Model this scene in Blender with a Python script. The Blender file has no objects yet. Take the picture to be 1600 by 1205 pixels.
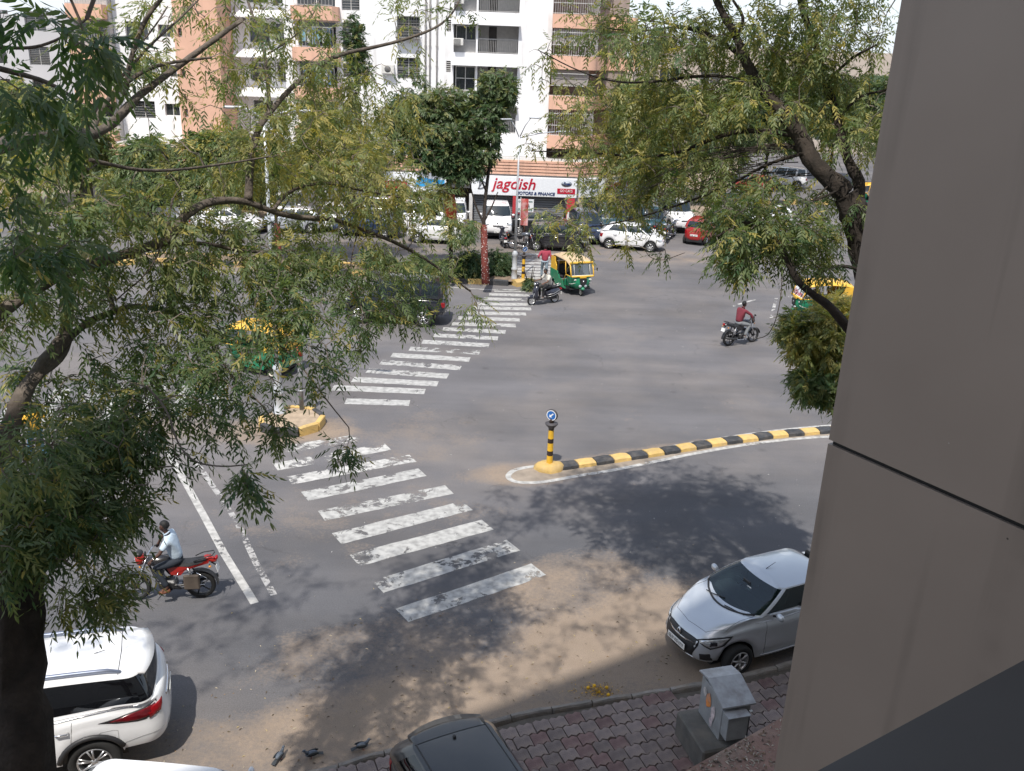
import bpy, bmesh, math, random
import numpy as np
from mathutils import Vector, Matrix
from mathutils.bvhtree import BVHTree

SC = bpy.context.scene
COL = SC.collection
rnd = random.Random(7)

# ---------------------------------------------------------------- camera
F_PX, PITCH, ROLL, CAM_H = 1450.0, math.radians(19.9), math.radians(2.2), 10.8
_fw = Vector((0, math.cos(PITCH), -math.sin(PITCH)))
_r0 = Vector((1, 0, 0))
_d0 = Vector((0, -math.sin(PITCH), -math.cos(PITCH)))
_c, _s = math.cos(ROLL), math.sin(ROLL)
_R = _c * _r0 - _s * _d0
_D = _s * _r0 + _c * _d0
camd = bpy.data.cameras.new('camera')
cam = bpy.data.objects.new('camera', camd)
COL.objects.link(cam)
camd.sensor_fit = 'HORIZONTAL'
camd.sensor_width = 36.0
camd.lens = F_PX / 1600 * 36.0
camd.clip_start = 0.05
camd.clip_end = 3000
M = Matrix.Identity(4)
for i in range(3):
    M[i][0] = _R[i]; M[i][1] = -_D[i]; M[i][2] = -_fw[i]
M[2][3] = CAM_H
cam.matrix_world = M
SC.camera = cam

# ---------------------------------------------------------------- world, sun, exposure
SUN_EL = math.radians(60)
SH_DIR = Vector((0.25, 0.97, 0)).normalized()       # where shadows fall
world = bpy.data.worlds.new('World')
SC.world = world
world.use_nodes = True
nt = world.node_tree
nt.nodes.clear()
sky = nt.nodes.new('ShaderNodeTexSky')
sky.sky_type = 'NISHITA'
sky.sun_disc = False
sky.sun_elevation = SUN_EL
sky.sun_rotation = math.atan2(-SH_DIR.x, -SH_DIR.y)
sky.dust_density = 1.5
sky.air_density = 1.0
bg = nt.nodes.new('ShaderNodeBackground')
bg.inputs[1].default_value = 0.15
wo = nt.nodes.new('ShaderNodeOutputWorld')
# pale bright haze of a dusty midday sky, thickest at the horizon all the way round
_tc = nt.nodes.new('ShaderNodeTexCoord'); _sp = nt.nodes.new('ShaderNodeSeparateXYZ'); nt.links.new(_tc.outputs['Generated'], _sp.inputs[0])
_mr = nt.nodes.new('ShaderNodeMapRange'); _mr.inputs[1].default_value = -.05; _mr.inputs[2].default_value = .75; _mr.inputs[3].default_value = .92; _mr.inputs[4].default_value = .25
nt.links.new(_sp.outputs[2], _mr.inputs[0])
_mx = nt.nodes.new('ShaderNodeMix'); _mx.data_type = 'RGBA'; _mx.inputs[7].default_value = (4.8, 5.2, 5.7, 1)
nt.links.new(_mr.outputs[0], _mx.inputs[0]); nt.links.new(sky.outputs[0], _mx.inputs[6]); nt.links.new(_mx.outputs[2], bg.inputs[0])
nt.links.new(bg.outputs[0], wo.inputs[0])
sun = bpy.data.lights.new('sun', 'SUN')
sun.energy = 3.5
sun.angle = math.radians(0.55)
sun.color = (1.0, 0.95, 0.87)
suno = bpy.data.objects.new('sun', sun)
COL.objects.link(suno)
sdir = Vector((SH_DIR.x * math.cos(SUN_EL), SH_DIR.y * math.cos(SUN_EL), -math.sin(SUN_EL)))
suno.rotation_euler = sdir.to_track_quat('-Z', 'Y').to_euler()
suno.location = (0, 0, 60)
SC.view_settings.view_transform = 'Standard'
SC.view_settings.look = 'None'
SC.view_settings.exposure = 0.50
SC.view_settings.gamma = 1.0
SC.view_settings.use_curve_mapping = False
SC.cycles.max_bounces = 6
SC.cycles.transparent_max_bounces = 16
SC.cycles.caustics_reflective = False
SC.cycles.caustics_refractive = False

# ---------------------------------------------------------------- placing helpers
def ray(x, y):
    return (x - 800) * _R + (y - 602.5) * _D + F_PX * _fw
def g(x, y, z=0.0):
    """point of the photograph that lies at height z"""
    r = ray(x, y); t = (z - CAM_H) / r.z
    return Vector((r.x * t, r.y * t, z))
def atY(x, y, Y):
    r = ray(x, y); t = Y / r.y
    return Vector((r.x * t, Y, CAM_H + r.z * t))
def atd(x, y, d):
    r = ray(x, y) * (d / F_PX)
    return Vector((r.x, r.y, CAM_H + r.z))

# ---------------------------------------------------------------- materials
MATS = {}
def new_mat(name):
    m = bpy.data.materials.new(name); m.use_nodes = True
    return m, m.node_tree, m.node_tree.nodes, m.node_tree.links, m.node_tree.nodes['Principled BSDF']
def N(nt, typ, **kw):
    n = nt.nodes.new(typ)
    for k, v in kw.items():
        if k[0] == 'i' and k[1:].isdigit():
            n.inputs[int(k[1:])].default_value = v
        else:
            setattr(n, k, v)
    return n
def col4(c): return (c[0], c[1], c[2], 1)
def mat(name, col, rough=0.6, metal=0.0, var=0.12, scale=6.0, bump=0.0, bscale=60.0, coat=0.0, emit=None, spec=None, dirt=None, dirt_amt=0.0, rand=0.0, coords='Object'):
    """solid colour broken up by noise, optional dirt colour, bump and per object variation"""
    if name in MATS: return MATS[name]
    m, t, ns, ln, b = new_mat(name)
    tc = N(t, 'ShaderNodeTexCoord')
    src = tc.outputs[coords]
    if coords == 'World':
        pass
    nz = N(t, 'ShaderNodeTexNoise'); nz.inputs['Scale'].default_value = scale; nz.inputs['Detail'].default_value = 6
    ln.new(src, nz.inputs['Vector'])
    mp = N(t, 'ShaderNodeMapRange'); mp.inputs[1].default_value = 0.3; mp.inputs[2].default_value = 0.7
    mp.inputs[3].default_value = 1 - var; mp.inputs[4].default_value = 1 + var
    ln.new(nz.outputs[0], mp.inputs[0])
    mul = N(t, 'ShaderNodeVectorMath', operation='SCALE'); mul.inputs[0].default_value = col[:3]
    ln.new(mp.outputs[0], mul.inputs['Scale'])
    out = mul.outputs[0]
    if rand:
        oi = N(t, 'ShaderNodeObjectInfo')
        m2 = N(t, 'ShaderNodeMapRange'); m2.inputs[3].default_value = 1 - rand; m2.inputs[4].default_value = 1 + rand
        ln.new(oi.outputs['Random'], m2.inputs[0])
        s2 = N(t, 'ShaderNodeVectorMath', operation='SCALE'); ln.new(out, s2.inputs[0]); ln.new(m2.outputs[0], s2.inputs['Scale'])
        out = s2.outputs[0]
    if dirt:
        n2 = N(t, 'ShaderNodeTexNoise'); n2.inputs['Scale'].default_value = scale * 0.45; n2.inputs['Detail'].default_value = 8; n2.inputs['Roughness'].default_value = 0.65
        ln.new(src, n2.inputs['Vector'])
        m3 = N(t, 'ShaderNodeMapRange'); m3.inputs[1].default_value = 0.45; m3.inputs[2].default_value = 0.75; m3.inputs[4].default_value = dirt_amt
        ln.new(n2.outputs[0], m3.inputs[0])
        mx = N(t, 'ShaderNodeMix', data_type='RGBA'); ln.new(m3.outputs[0], mx.inputs[0]); ln.new(out, mx.inputs[6]); mx.inputs[7].default_value = col4(dirt)
        out = mx.outputs[2]
    ln.new(out, b.inputs['Base Color'])
    b.inputs['Roughness'].default_value = rough
    b.inputs['Metallic'].default_value = metal
    if coat: b.inputs['Coat Weight'].default_value = coat; b.inputs['Coat Roughness'].default_value = 0.05
    if spec is not None: b.inputs['Specular IOR Level'].default_value = spec
    if bump:
        n3 = N(t, 'ShaderNodeTexNoise'); n3.inputs['Scale'].default_value = bscale; n3.inputs['Detail'].default_value = 5
        ln.new(src, n3.inputs['Vector'])
        bp = N(t, 'ShaderNodeBump'); bp.inputs['Strength'].default_value = bump; bp.inputs['Distance'].default_value = 0.02
        ln.new(n3.outputs[0], bp.inputs['Height']); ln.new(bp.outputs[0], b.inputs['Normal'])
    if emit: b.inputs['Emission Color'].default_value = col4(emit); b.inputs['Emission Strength'].default_value = 1
    MATS[name] = m
    return m
def streaked(name, col, rough, streak, amt, sx=3.0, speck=0.0, horizontal=False, soft=.12):
    """painted panel or wall with rain streaks running down, a soft uneven film of dust and small specks"""
    if name in MATS: return MATS[name]
    m, t, ns, ln, b = new_mat(name)
    geo = N(t, 'ShaderNodeNewGeometry')
    mp = N(t, 'ShaderNodeMapping'); mp.inputs['Scale'].default_value = (sx, sx, sx * .045); ln.new(geo.outputs['Position'], mp.inputs['Vector'])
    n1 = N(t, 'ShaderNodeTexNoise'); n1.inputs['Scale'].default_value = 2.2; n1.inputs['Detail'].default_value = 5; ln.new(mp.outputs[0], n1.inputs['Vector'])
    n2 = N(t, 'ShaderNodeTexNoise'); n2.inputs['Scale'].default_value = sx * .5; n2.inputs['Detail'].default_value = 4; ln.new(geo.outputs['Position'], n2.inputs['Vector'])
    r1 = N(t, 'ShaderNodeMapRange'); r1.inputs[1].default_value = .52; r1.inputs[2].default_value = .68; ln.new(n1.outputs[0], r1.inputs[0])
    r2 = N(t, 'ShaderNodeMapRange'); r2.inputs[1].default_value = .42; r2.inputs[2].default_value = .62; r2.inputs[3].default_value = 0; r2.inputs[4].default_value = amt; ln.new(n2.outputs[0], r2.inputs[0])
    mu = N(t, 'ShaderNodeMath', operation='MULTIPLY'); ln.new(r1.outputs[0], mu.inputs[0]); ln.new(r2.outputs[0], mu.inputs[1])
    r3 = N(t, 'ShaderNodeMapRange'); r3.inputs[1].default_value = .3; r3.inputs[2].default_value = .7; r3.inputs[3].default_value = 1 - soft; r3.inputs[4].default_value = 1 + soft; ln.new(n2.outputs[0], r3.inputs[0])
    sc = N(t, 'ShaderNodeVectorMath', operation='SCALE'); sc.inputs[0].default_value = col; ln.new(r3.outputs[0], sc.inputs['Scale'])
    mx = N(t, 'ShaderNodeMix', data_type='RGBA'); ln.new(mu.outputs[0], mx.inputs[0]); ln.new(sc.outputs[0], mx.inputs[6]); mx.inputs[7].default_value = col4(streak)
    out = mx.outputs[2]
    if speck:
        vo = N(t, 'ShaderNodeTexVoronoi'); vo.inputs['Scale'].default_value = 7.0; vo.inputs['Randomness'].default_value = 1; ln.new(geo.outputs['Position'], vo.inputs['Vector'])
        n4 = N(t, 'ShaderNodeTexNoise'); n4.inputs['Scale'].default_value = 3.1; ln.new(geo.outputs['Position'], n4.inputs['Vector'])
        r4 = N(t, 'ShaderNodeMapRange'); r4.inputs[1].default_value = speck * .10; r4.inputs[2].default_value = speck * .04; ln.new(vo.outputs['Distance'], r4.inputs[0])
        mx2 = N(t, 'ShaderNodeMix', data_type='RGBA'); ln.new(r4.outputs[0], mx2.inputs[0]); ln.new(out, mx2.inputs[6])
        mc = N(t, 'ShaderNodeMix', data_type='RGBA'); mc.inputs[6].default_value = (.03, .025, .02, 1); mc.inputs[7].default_value = (.5, .47, .42, 1)
        r5 = N(t, 'ShaderNodeMapRange'); r5.inputs[1].default_value = .55; r5.inputs[2].default_value = .57; ln.new(n4.outputs[0], r5.inputs[0]); ln.new(r5.outputs[0], mc.inputs[0]); ln.new(mc.outputs[2], mx2.inputs[7])
        out = mx2.outputs[2]
    ln.new(out, b.inputs['Base Color']); b.inputs['Roughness'].default_value = rough
    n5 = N(t, 'ShaderNodeTexNoise'); n5.inputs['Scale'].default_value = sx * .7; ln.new(geo.outputs['Position'], n5.inputs['Vector'])
    bp = N(t, 'ShaderNodeBump'); bp.inputs['Strength'].default_value = .25; bp.inputs['Distance'].default_value = .02; ln.new(n5.outputs[0], bp.inputs['Height']); ln.new(bp.outputs[0], b.inputs['Normal'])
    MATS[name] = m
    return m
def glass_mat(name, tint=(0.02, 0.03, 0.035), see=0.35):
    if name in MATS: return MATS[name]
    m, t, ns, ln, b = new_mat(name)
    ns.remove(b)
    out = ns['Material Output']
    gl = N(t, 'ShaderNodeBsdfGlossy'); gl.inputs['Roughness'].default_value = 0.04; gl.inputs[0].default_value = (0.9, 0.95, 1, 1)
    tr = N(t, 'ShaderNodeBsdfTransparent'); tr.inputs[0].default_value = (0.55, 0.66, 0.68, 1)
    df = N(t, 'ShaderNodeBsdfDiffuse'); df.inputs[0].default_value = col4(tint)
    m1 = N(t, 'ShaderNodeMixShader'); m1.inputs[0].default_value = 1 - see
    ln.new(tr.outputs[0], m1.inputs[1]); ln.new(df.outputs[0], m1.inputs[2])
    fr = N(t, 'ShaderNodeFresnel'); fr.inputs[0].default_value = 1.6
    m2 = N(t, 'ShaderNodeMixShader'); ln.new(fr.outputs[0], m2.inputs[0]); ln.new(m1.outputs[0], m2.inputs[1]); ln.new(gl.outputs[0], m2.inputs[2])
    ln.new(m2.outputs[0], out.inputs[0])
    MATS[name] = m
    return m

def smooth_path(P, it=2):
    for _ in range(it):
        Q = [P[0]]
        for a, b in zip(P, P[1:]): Q += [a * .75 + b * .25, a * .25 + b * .75]
        Q.append(P[-1]); P = Q
    return P
# ---------------------------------------------------------------- objects
def tag(o, label=None, cat=None, group=None, kind=None):
    if label: o['label'] = label
    if cat: o['category'] = cat
    if group: o['group'] = group
    if kind: o['kind'] = kind
    return o
def empty(name, loc=(0, 0, 0), rz=0.0, label=None, cat=None, group=None):
    o = bpy.data.objects.new(name, None); COL.objects.link(o)
    o.location = loc; o.rotation_euler = (0, 0, rz); o.empty_display_size = 0.3
    return tag(o, label, cat, group)
def link(name, me, parent=None):
    o = bpy.data.objects.new(name, me); COL.objects.link(o)
    if parent is not None: o.parent = parent
    return o
def kids(o): return list(o.children)
def copy_tree(o, parent=None):
    c = o.copy(); COL.objects.link(c)
    if parent is not None: c.parent = parent
    for ch in kids(o): copy_tree(ch, c)
    return c
def recolor(o, old, new):
    """give a copied thing another paint: the slot is set on the object, the mesh stays shared"""
    for ob in [o] + list(o.children_recursive):
        for s in ob.material_slots:
            if s.material and s.material.name == old.name:
                s.link = 'OBJECT'; s.material = new

class MB:
    """collects geometry, several materials, one mesh"""
    def __init__(s): s.v = []; s.f = []; s.m = []; s.sm = []; s.mats = []
    def mi(s, m):
        if m not in s.mats: s.mats.append(m)
        return s.mats.index(m)
    def add(s, vs, fs, m, smooth=False):
        b = len(s.v); s.v += [tuple(v) for v in vs]; k = s.mi(m)
        for f in fs:
            s.f.append(tuple(b + i for i in f)); s.m.append(k); s.sm.append(smooth)
    def box(s, c, size, m, rz=0.0, R=None, bev=0.0):
        x, y, z = [q / 2 for q in size]
        if bev:
            b = min(bev, x * .9, y * .9, z * .9)
            vs = []; fs = []
            # bevelled box: 24 vertices
            idx = {}
            for sx in (-1, 1):
                for sy in (-1, 1):
                    for sz in (-1, 1):
                        for ax in range(3):
                            p = [sx * (x - b), sy * (y - b), sz * (z - b)]
                            p[ax] = (sx * x, sy * y, sz * z)[ax]
                            idx[(sx, sy, sz, ax)] = len(vs); vs.append(p)
            for ax in range(3):
                o1, o2 = [a for a in range(3) if a != ax]
                for sg in (-1, 1):
                    q = []
                    for (p1, p2) in ((-1, -1), (1, -1), (1, 1), (-1, 1)):
                        k = [0, 0, 0]; k[ax] = sg; k[o1] = p1; k[o2] = p2
                        q.append(idx[(k[0], k[1], k[2], ax)])
                    fs.append(q)
            for ax in range(3):
                o1, o2 = [a for a in range(3) if a != ax]
                for s1 in (-1, 1):
                    for s2 in (-1, 1):
                        k0 = [0, 0, 0]; k1 = [0, 0, 0]
                        k0[ax] = -1; k1[ax] = 1; k0[o1] = k1[o1] = s1; k0[o2] = k1[o2] = s2
                        fs.append([idx[(*k0, o1)], idx[(*k1, o1)], idx[(*k1, o2)], idx[(*k0, o2)]])
            for sx in (-1, 1):
                for sy in (-1, 1):
                    for sz in (-1, 1):
                        fs.append([idx[(sx, sy, sz, a)] for a in range(3)])
        else:
            vs = [(i, j, k) for i in (-x, x) for j in (-y, y) for k in (-z, z)]
            fs = [(0, 1, 3, 2), (4, 6, 7, 5), (0, 4, 5, 1), (2, 3, 7, 6), (0, 2, 6, 4), (1, 5, 7, 3)]
        if R is None: R = Matrix.Rotation(rz, 3, 'Z')
        s.add([R @ Vector(v) + Vector(c) for v in vs], fs, m)
        return s
    def tube(s, pts, r, m, n=8, cap=True, smooth=True):
        pts = [Vector(p) for p in pts]
        if not hasattr(r, '__len__'): r = [r] * len(pts)
        vs = []; ref = None
        for i, p in enumerate(pts):
            a = pts[max(i - 1, 0)]; b = pts[min(i + 1, len(pts) - 1)]
            t = (b - a)
            if t.length < 1e-9: t = Vector((0, 0, 1))
            t.normalize()
            if ref is None or abs(ref.dot(t)) > 0.98:
                ref = Vector((0, 0, 1)) if abs(t.z) < 0.9 else Vector((1, 0, 0))
            u = (ref - t * ref.dot(t)).normalized(); ref = u; w = t.cross(u)
            for k in range(n):
                an = 2 * math.pi * k / n
                vs.append(p + (u * math.cos(an) + w * math.sin(an)) * r[i])
        fs = []
        for i in range(len(pts) - 1):
            for k in range(n):
                fs.append((i * n + k, i * n + (k + 1) % n, (i + 1) * n + (k + 1) % n, (i + 1) * n + k))
        if cap:
            fs.append(tuple(range(n))[::-1]); fs.append(tuple((len(pts) - 1) * n + k for k in range(n)))
        s.add(vs, fs, m, smooth); return s
    def lathe(s, prof, m, c=(0, 0, 0), axis='Z', n=16, smooth=True, R=None, a0=0, a1=2 * math.pi):
        full = abs(a1 - a0 - 2 * math.pi) < 1e-6
        cnt = n if full else n + 1
        vs = []
        for (r, h) in prof:
            for k in range(cnt):
                a = a0 + (a1 - a0) * k / n
                if axis == 'Z': p = Vector((r * math.cos(a), r * math.sin(a), h))
                elif axis == 'Y': p = Vector((r * math.cos(a), h, r * math.sin(a)))
                else: p = Vector((h, r * math.cos(a), r * math.sin(a)))
                if R is not None: p = R @ p
                vs.append(p + Vector(c))
        fs = []
        for i in range(len(prof) - 1):
            for k in range(n):
                k2 = (k + 1) % cnt
                fs.append((i * cnt + k, i * cnt + k2, (i + 1) * cnt + k2, (i + 1) * cnt + k))
        s.add(vs, fs, m, smooth); return s
    def ell(s, c, rad, m, n=12, k=8, R=None, fn=None):
        vs = []; fs = []
        for i in range(k + 1):
            th = math.pi * i / k
            for j in range(n):
                ph = 2 * math.pi * j / n
                p = Vector((math.sin(th) * math.cos(ph), math.sin(th) * math.sin(ph), math.cos(th)))
                if fn: p = fn(p)
                p = Vector((p.x * rad[0], p.y * rad[1], p.z * rad[2]))
                if R is not None: p = R @ p
                vs.append(p + Vector(c))
        for i in range(k):
            for j in range(n):
                fs.append((i * n + j, (i + 1) * n + j, (i + 1) * n + (j + 1) % n, i * n + (j + 1) % n))
        s.add(vs, fs, m, True); return s
    def prism(s, poly, z0, z1, m, M4=None, top=None):
        n = len(poly)
        vs = [Vector((p[0], p[1], z0)) for p in poly] + [Vector((p[0], p[1], z1)) for p in (top or poly)]
        if M4 is not None: vs = [M4 @ v for v in vs]
        fs = [tuple(range(n))[::-1], tuple(range(n, 2 * n))] + [(i, (i + 1) % n, n + (i + 1) % n, n + i) for i in range(n)]
        s.add(vs, fs, m); return s
    def build(s, name, parent=None, loc=None):
        me = bpy.data.meshes.new(name)
        me.from_pydata(s.v, [], s.f)
        for m in s.mats: me.materials.append(m)
        me.polygons.foreach_set('material_index', s.m)
        me.polygons.foreach_set('use_smooth', s.sm)
        me.update()
        bm = bmesh.new(); bm.from_mesh(me); bmesh.ops.remove_doubles(bm, verts=bm.verts, dist=1e-5)
        bmesh.ops.recalc_face_normals(bm, faces=bm.faces); bm.to_mesh(me); bm.free()
        o = link(name, me, parent)
        if loc is not None: o.location = loc
        return o
def part(name, parent, fn, *a, **k):
    mb = MB(); fn(mb, *a, **k); return mb.build(name, parent)
def text_mesh(name, body, size, m, extrude=0.004, shear=0.0, bold=0.0, width=None, parent=None, align='CENTER', space=1.0):
    cu = bpy.data.curves.new(name, 'FONT'); cu.body = body; cu.size = size; cu.extrude = extrude; cu.shear = shear
    cu.offset = bold; cu.align_x = align; cu.align_y = 'CENTER'; cu.space_character = space; cu.resolution_u = 3
    to = bpy.data.objects.new(name + '_tmp', cu); COL.objects.link(to)
    dg = bpy.context.evaluated_depsgraph_get(); dg.update()
    me = bpy.data.meshes.new_from_object(to.evaluated_get(dg)); me.name = name
    bpy.data.objects.remove(to)
    me.materials.clear(); me.materials.append(m)
    o = link(name, me, parent)
    if width:
        xs = [v.co.x for v in me.vertices]; w = max(xs) - min(xs)
        if w > 0: o.scale = (width / w, 1, 1)
    return o
def BLK(): return mat('black_plastic', (.02, .02, .022), .5)
# ================================================================ ground materials
def smooth_blob(t, ln, pos, cx, cy, rx, ry, ang):
    """soft ellipse mask in world metres"""
    mp = N(t, 'ShaderNodeMapping'); mp.vector_type = 'TEXTURE'
    mp.inputs['Location'].default_value = (cx, cy, 0); mp.inputs['Rotation'].default_value = (0, 0, ang); mp.inputs['Scale'].default_value = (rx, ry, 1)
    ln.new(pos, mp.inputs['Vector'])
    sp = N(t, 'ShaderNodeSeparateXYZ'); ln.new(mp.outputs[0], sp.inputs[0])
    cb = N(t, 'ShaderNodeCombineXYZ'); ln.new(sp.outputs[0], cb.inputs[0]); ln.new(sp.outputs[1], cb.inputs[1])
    le = N(t, 'ShaderNodeVectorMath', operation='LENGTH'); ln.new(cb.outputs[0], le.inputs[0])
    mr = N(t, 'ShaderNodeMapRange', interpolation_type='SMOOTHSTEP'); mr.inputs[1].default_value = 1.25; mr.inputs[2].default_value = .45
    ln.new(le.outputs['Value'], mr.inputs[0])
    return mr.outputs[0]
def math_node(t, ln, op, a, b=None, c=None):
    n = N(t, 'ShaderNodeMath', operation=op)
    for i, q in enumerate((a, b, c)):
        if q is None: continue
        if isinstance(q, (int, float)): n.inputs[i].default_value = q
        else: ln.new(q, n.inputs[i])
    return n.outputs[0]
def asphalt_mat():
    m, t, ns, ln, b = new_mat('asphalt')
    geo = N(t, 'ShaderNodeNewGeometry'); pos = geo.outputs['Position']
    def noise(sc, det=5, rough=.55, vec=None, dist=0):
        n = N(t, 'ShaderNodeTexNoise'); n.inputs['Scale'].default_value = sc; n.inputs['Detail'].default_value = det; n.inputs['Roughness'].default_value = rough; n.inputs['Distortion'].default_value = dist
        ln.new(vec or pos, n.inputs['Vector']); return n.outputs[0]
    def rng(x, a, b_, c, d):
        n = N(t, 'ShaderNodeMapRange'); n.inputs[1].default_value = a; n.inputs[2].default_value = b_; n.inputs[3].default_value = c; n.inputs[4].default_value = d
        ln.new(x, n.inputs[0]); return n.outputs[0]
    # base tone, patched by large and medium noise, polished along the driving direction
    st = N(t, 'ShaderNodeMapping'); st.inputs['Rotation'].default_value = (0, 0, math.radians(-8)); st.inputs['Scale'].default_value = (.12, 1.2, 1); ln.new(pos, st.inputs['Vector'])
    a1 = rng(noise(.16, 4), .35, .65, .84, 1.13)
    a2 = rng(noise(1.0, 6, .65, st.outputs[0]), .35, .65, .93, 1.06)
    a3 = rng(noise(38, 3, .7), .3, .7, .80, 1.2)
    a4 = rng(noise(140, 2, .7), .3, .7, .86, 1.14)
    k = math_node(t, ln, 'MULTIPLY', math_node(t, ln, 'MULTIPLY', a1, a2), math_node(t, ln, 'MULTIPLY', a3, a4))
    for ang, off_, wd_, per_ in ((math.radians(21), 0.0, .9, 3.3), (math.radians(-3), 1.2, .9, 3.4)):
        mpp = N(t, 'ShaderNodeMapping'); mpp.inputs['Rotation'].default_value = (0, 0, -ang); ln.new(pos, mpp.inputs['Vector'])
        ndd = N(t, 'ShaderNodeTexNoise'); ndd.inputs['Scale'].default_value = .35; ln.new(pos, ndd.inputs['Vector'])
        spp = N(t, 'ShaderNodeSeparateXYZ'); ln.new(mpp.outputs[0], spp.inputs[0])
        yy = math_node(t, ln, 'ADD', spp.outputs[1], math_node(t, ln, 'MULTIPLY', ndd.outputs[0], 1.6))
        w_ = math_node(t, ln, 'PINGPONG', math_node(t, ln, 'ADD', yy, off_), per_ / 2)
        band = rng(w_, .15, .95, .955, 1.02)
        k = math_node(t, ln, 'MULTIPLY', k, band)
    vo = N(t, 'ShaderNodeTexVoronoi'); vo.inputs['Scale'].default_value = .9; ln.new(pos, vo.inputs['Vector'])
    oil = rng(vo.outputs['Distance'], .03, .16, .80, 1.0)
    k = math_node(t, ln, 'MULTIPLY', k, math_node(t, ln, 'MAXIMUM', oil, rng(noise(.5, 2), .5, .6, 1, 0)))
    # cracks
    wv = N(t, 'ShaderNodeTexVoronoi', feature='DISTANCE_TO_EDGE'); wv.inputs['Scale'].default_value = .55
    nd = N(t, 'ShaderNodeTexNoise'); nd.inputs['Scale'].default_value = 1.6; nd.inputs['Detail'].default_value = 6; ln.new(pos, nd.inputs['Vector'])
    va = N(t, 'ShaderNodeVectorMath', operation='MULTIPLY_ADD'); ln.new(nd.outputs['Color'], va.inputs[0]); va.inputs[1].default_value = (1.2, 1.2, 0); ln.new(pos, va.inputs[2]); ln.new(va.outputs[0], wv.inputs['Vector'])
    ck = rng(wv.outputs['Distance'], 0.0, .012, 1, 0)
    ck = math_node(t, ln, 'MULTIPLY', ck, rng(noise(.35, 2), .52, .66, 0, .34))
    k = math_node(t, ln, 'MULTIPLY', k, math_node(t, ln, 'SUBTRACT', 1, ck))
    c1 = N(t, 'ShaderNodeMix', data_type='RGBA'); c1.inputs[6].default_value = col4((.128, .124, .130)); c1.inputs[7].default_value = col4((.165, .152, .148))
    ln.new(rng(noise(.28, 5, .6), .42, .66, 0, 1), c1.inputs[0])
    # two soft-edged ellipses of darker blue-grey in the near carriageway
    dark = smooth_blob(t, ln, pos, 5.0, 19.6, 8.5, 3.2, math.radians(22))
    dark2 = smooth_blob(t, ln, pos, -5.5, 16.2, 7.5, 3.4, math.radians(20))
    dk = math_node(t, ln, 'MAXIMUM', dark, math_node(t, ln, 'MULTIPLY', dark2, .8))
    c2 = N(t, 'ShaderNodeMix', data_type='RGBA'); ln.new(math_node(t, ln, 'MULTIPLY', dk, .62), c2.inputs[0]); ln.new(c1.outputs[2], c2.inputs[6]); c2.inputs[7].default_value = col4((.072, .075, .084))
    sc = N(t, 'ShaderNodeVectorMath', operation='SCALE'); ln.new(c2.outputs[2], sc.inputs[0]); ln.new(k, sc.inputs['Scale'])
    # dust and sand
    blobs = [(-.4, 13.5, 5.6, 1.6, 22, 1.0), (-5.5, 11.6, 3.2, 1.1, 20, .7), (2.9, 15.6, 3.8, 2.2, 26, 1.1), (1.4, 17.3, 2.4, 1.5, 35, .75), (-2.2, 14.9, 3.2, 1.4, 18, .5), (-6.6, 25.2, 2.6, 1.4, 10, .85), (-10.2, 25.0, 4.0, 1.6, -5, .5),
             (-3.2, 24.9, 3.4, 2.6, 30, .36), (.6, 22.9, 2.2, .9, 14, .8), (5.5, 25.2, 6.0, .55, 21, .55), (-1.6, 20.6, 2.6, 2.0, 0, .3), (2.6, 36, 6.0, 5.0, 10, .12), (-5, 19.5, 3.0, 2.6, 0, .3),
             (2, 52.5, 22, 3.0, 0, .5), (7.0, 28, 7.0, 2.2, 15, .2), (-9.5, 45, 12, .9, -4, .6)]
    tot = None
    for (cx, cy, rx, ry, an, s) in blobs:
        q = math_node(t, ln, 'MULTIPLY', smooth_blob(t, ln, pos, cx, cy, rx, ry, math.radians(an)), s)
        tot = q if tot is None else math_node(t, ln, 'MAXIMUM', tot, q)
    nz = math_node(t, ln, 'ADD', math_node(t, ln, 'MULTIPLY', noise(.9, 8, .62, dist=.3), 1.5), -.78)
    fine = math_node(t, ln, 'ADD', math_node(t, ln, 'MULTIPLY', noise(13, 5, .7), .9), -.45)
    msk = math_node(t, ln, 'ADD', math_node(t, ln, 'ADD', tot, math_node(t, ln, 'MULTIPLY', nz, .85)), fine)
    msk = rng(msk, .28, .92, 0, .95)
    msk = math_node(t, ln, 'MULTIPLY', msk, rng(tot, .02, .2, 0, 1))
    sand = N(t, 'ShaderNodeMix', data_type='RGBA'); sand.inputs[6].default_value = col4((.225, .172, .128)); sand.inputs[7].default_value = col4((.31, .245, .19))
    ln.new(noise(2.2, 7, .7), sand.inputs[0])
    peb = N(t, 'ShaderNodeTexVoronoi'); peb.inputs['Scale'].default_value = 30; ln.new(pos, peb.inputs['Vector'])
    pm = rng(peb.outputs['Distance'], .08, .2, .58, 1.0)
    pm2 = math_node(t, ln, 'MAXIMUM', pm, rng(noise(1.4, 3), .44, .56, 1, 0))
    sd = N(t, 'ShaderNodeVectorMath', operation='SCALE'); ln.new(sand.outputs[2], sd.inputs[0]); ln.new(math_node(t, ln, 'MULTIPLY', pm2, rng(noise(60, 3), .3, .7, .85, 1.15)), sd.inputs['Scale'])
    mx = N(t, 'ShaderNodeMix', data_type='RGBA'); ln.new(msk, mx.inputs[0]); ln.new(sc.outputs[0], mx.inputs[6]); ln.new(sd.outputs[0], mx.inputs[7])
    ln.new(mx.outputs[2], b.inputs['Base Color'])
    b.inputs['Roughness'].default_value = .88; b.inputs['Specular IOR Level'].default_value = .25
    # oil drips and polished wheel paths along the near and the middle carriageway
    h = math_node(t, ln, 'ADD', noise(55, 3, .7), math_node(t, ln, 'MULTIPLY', msk, .6))
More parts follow.
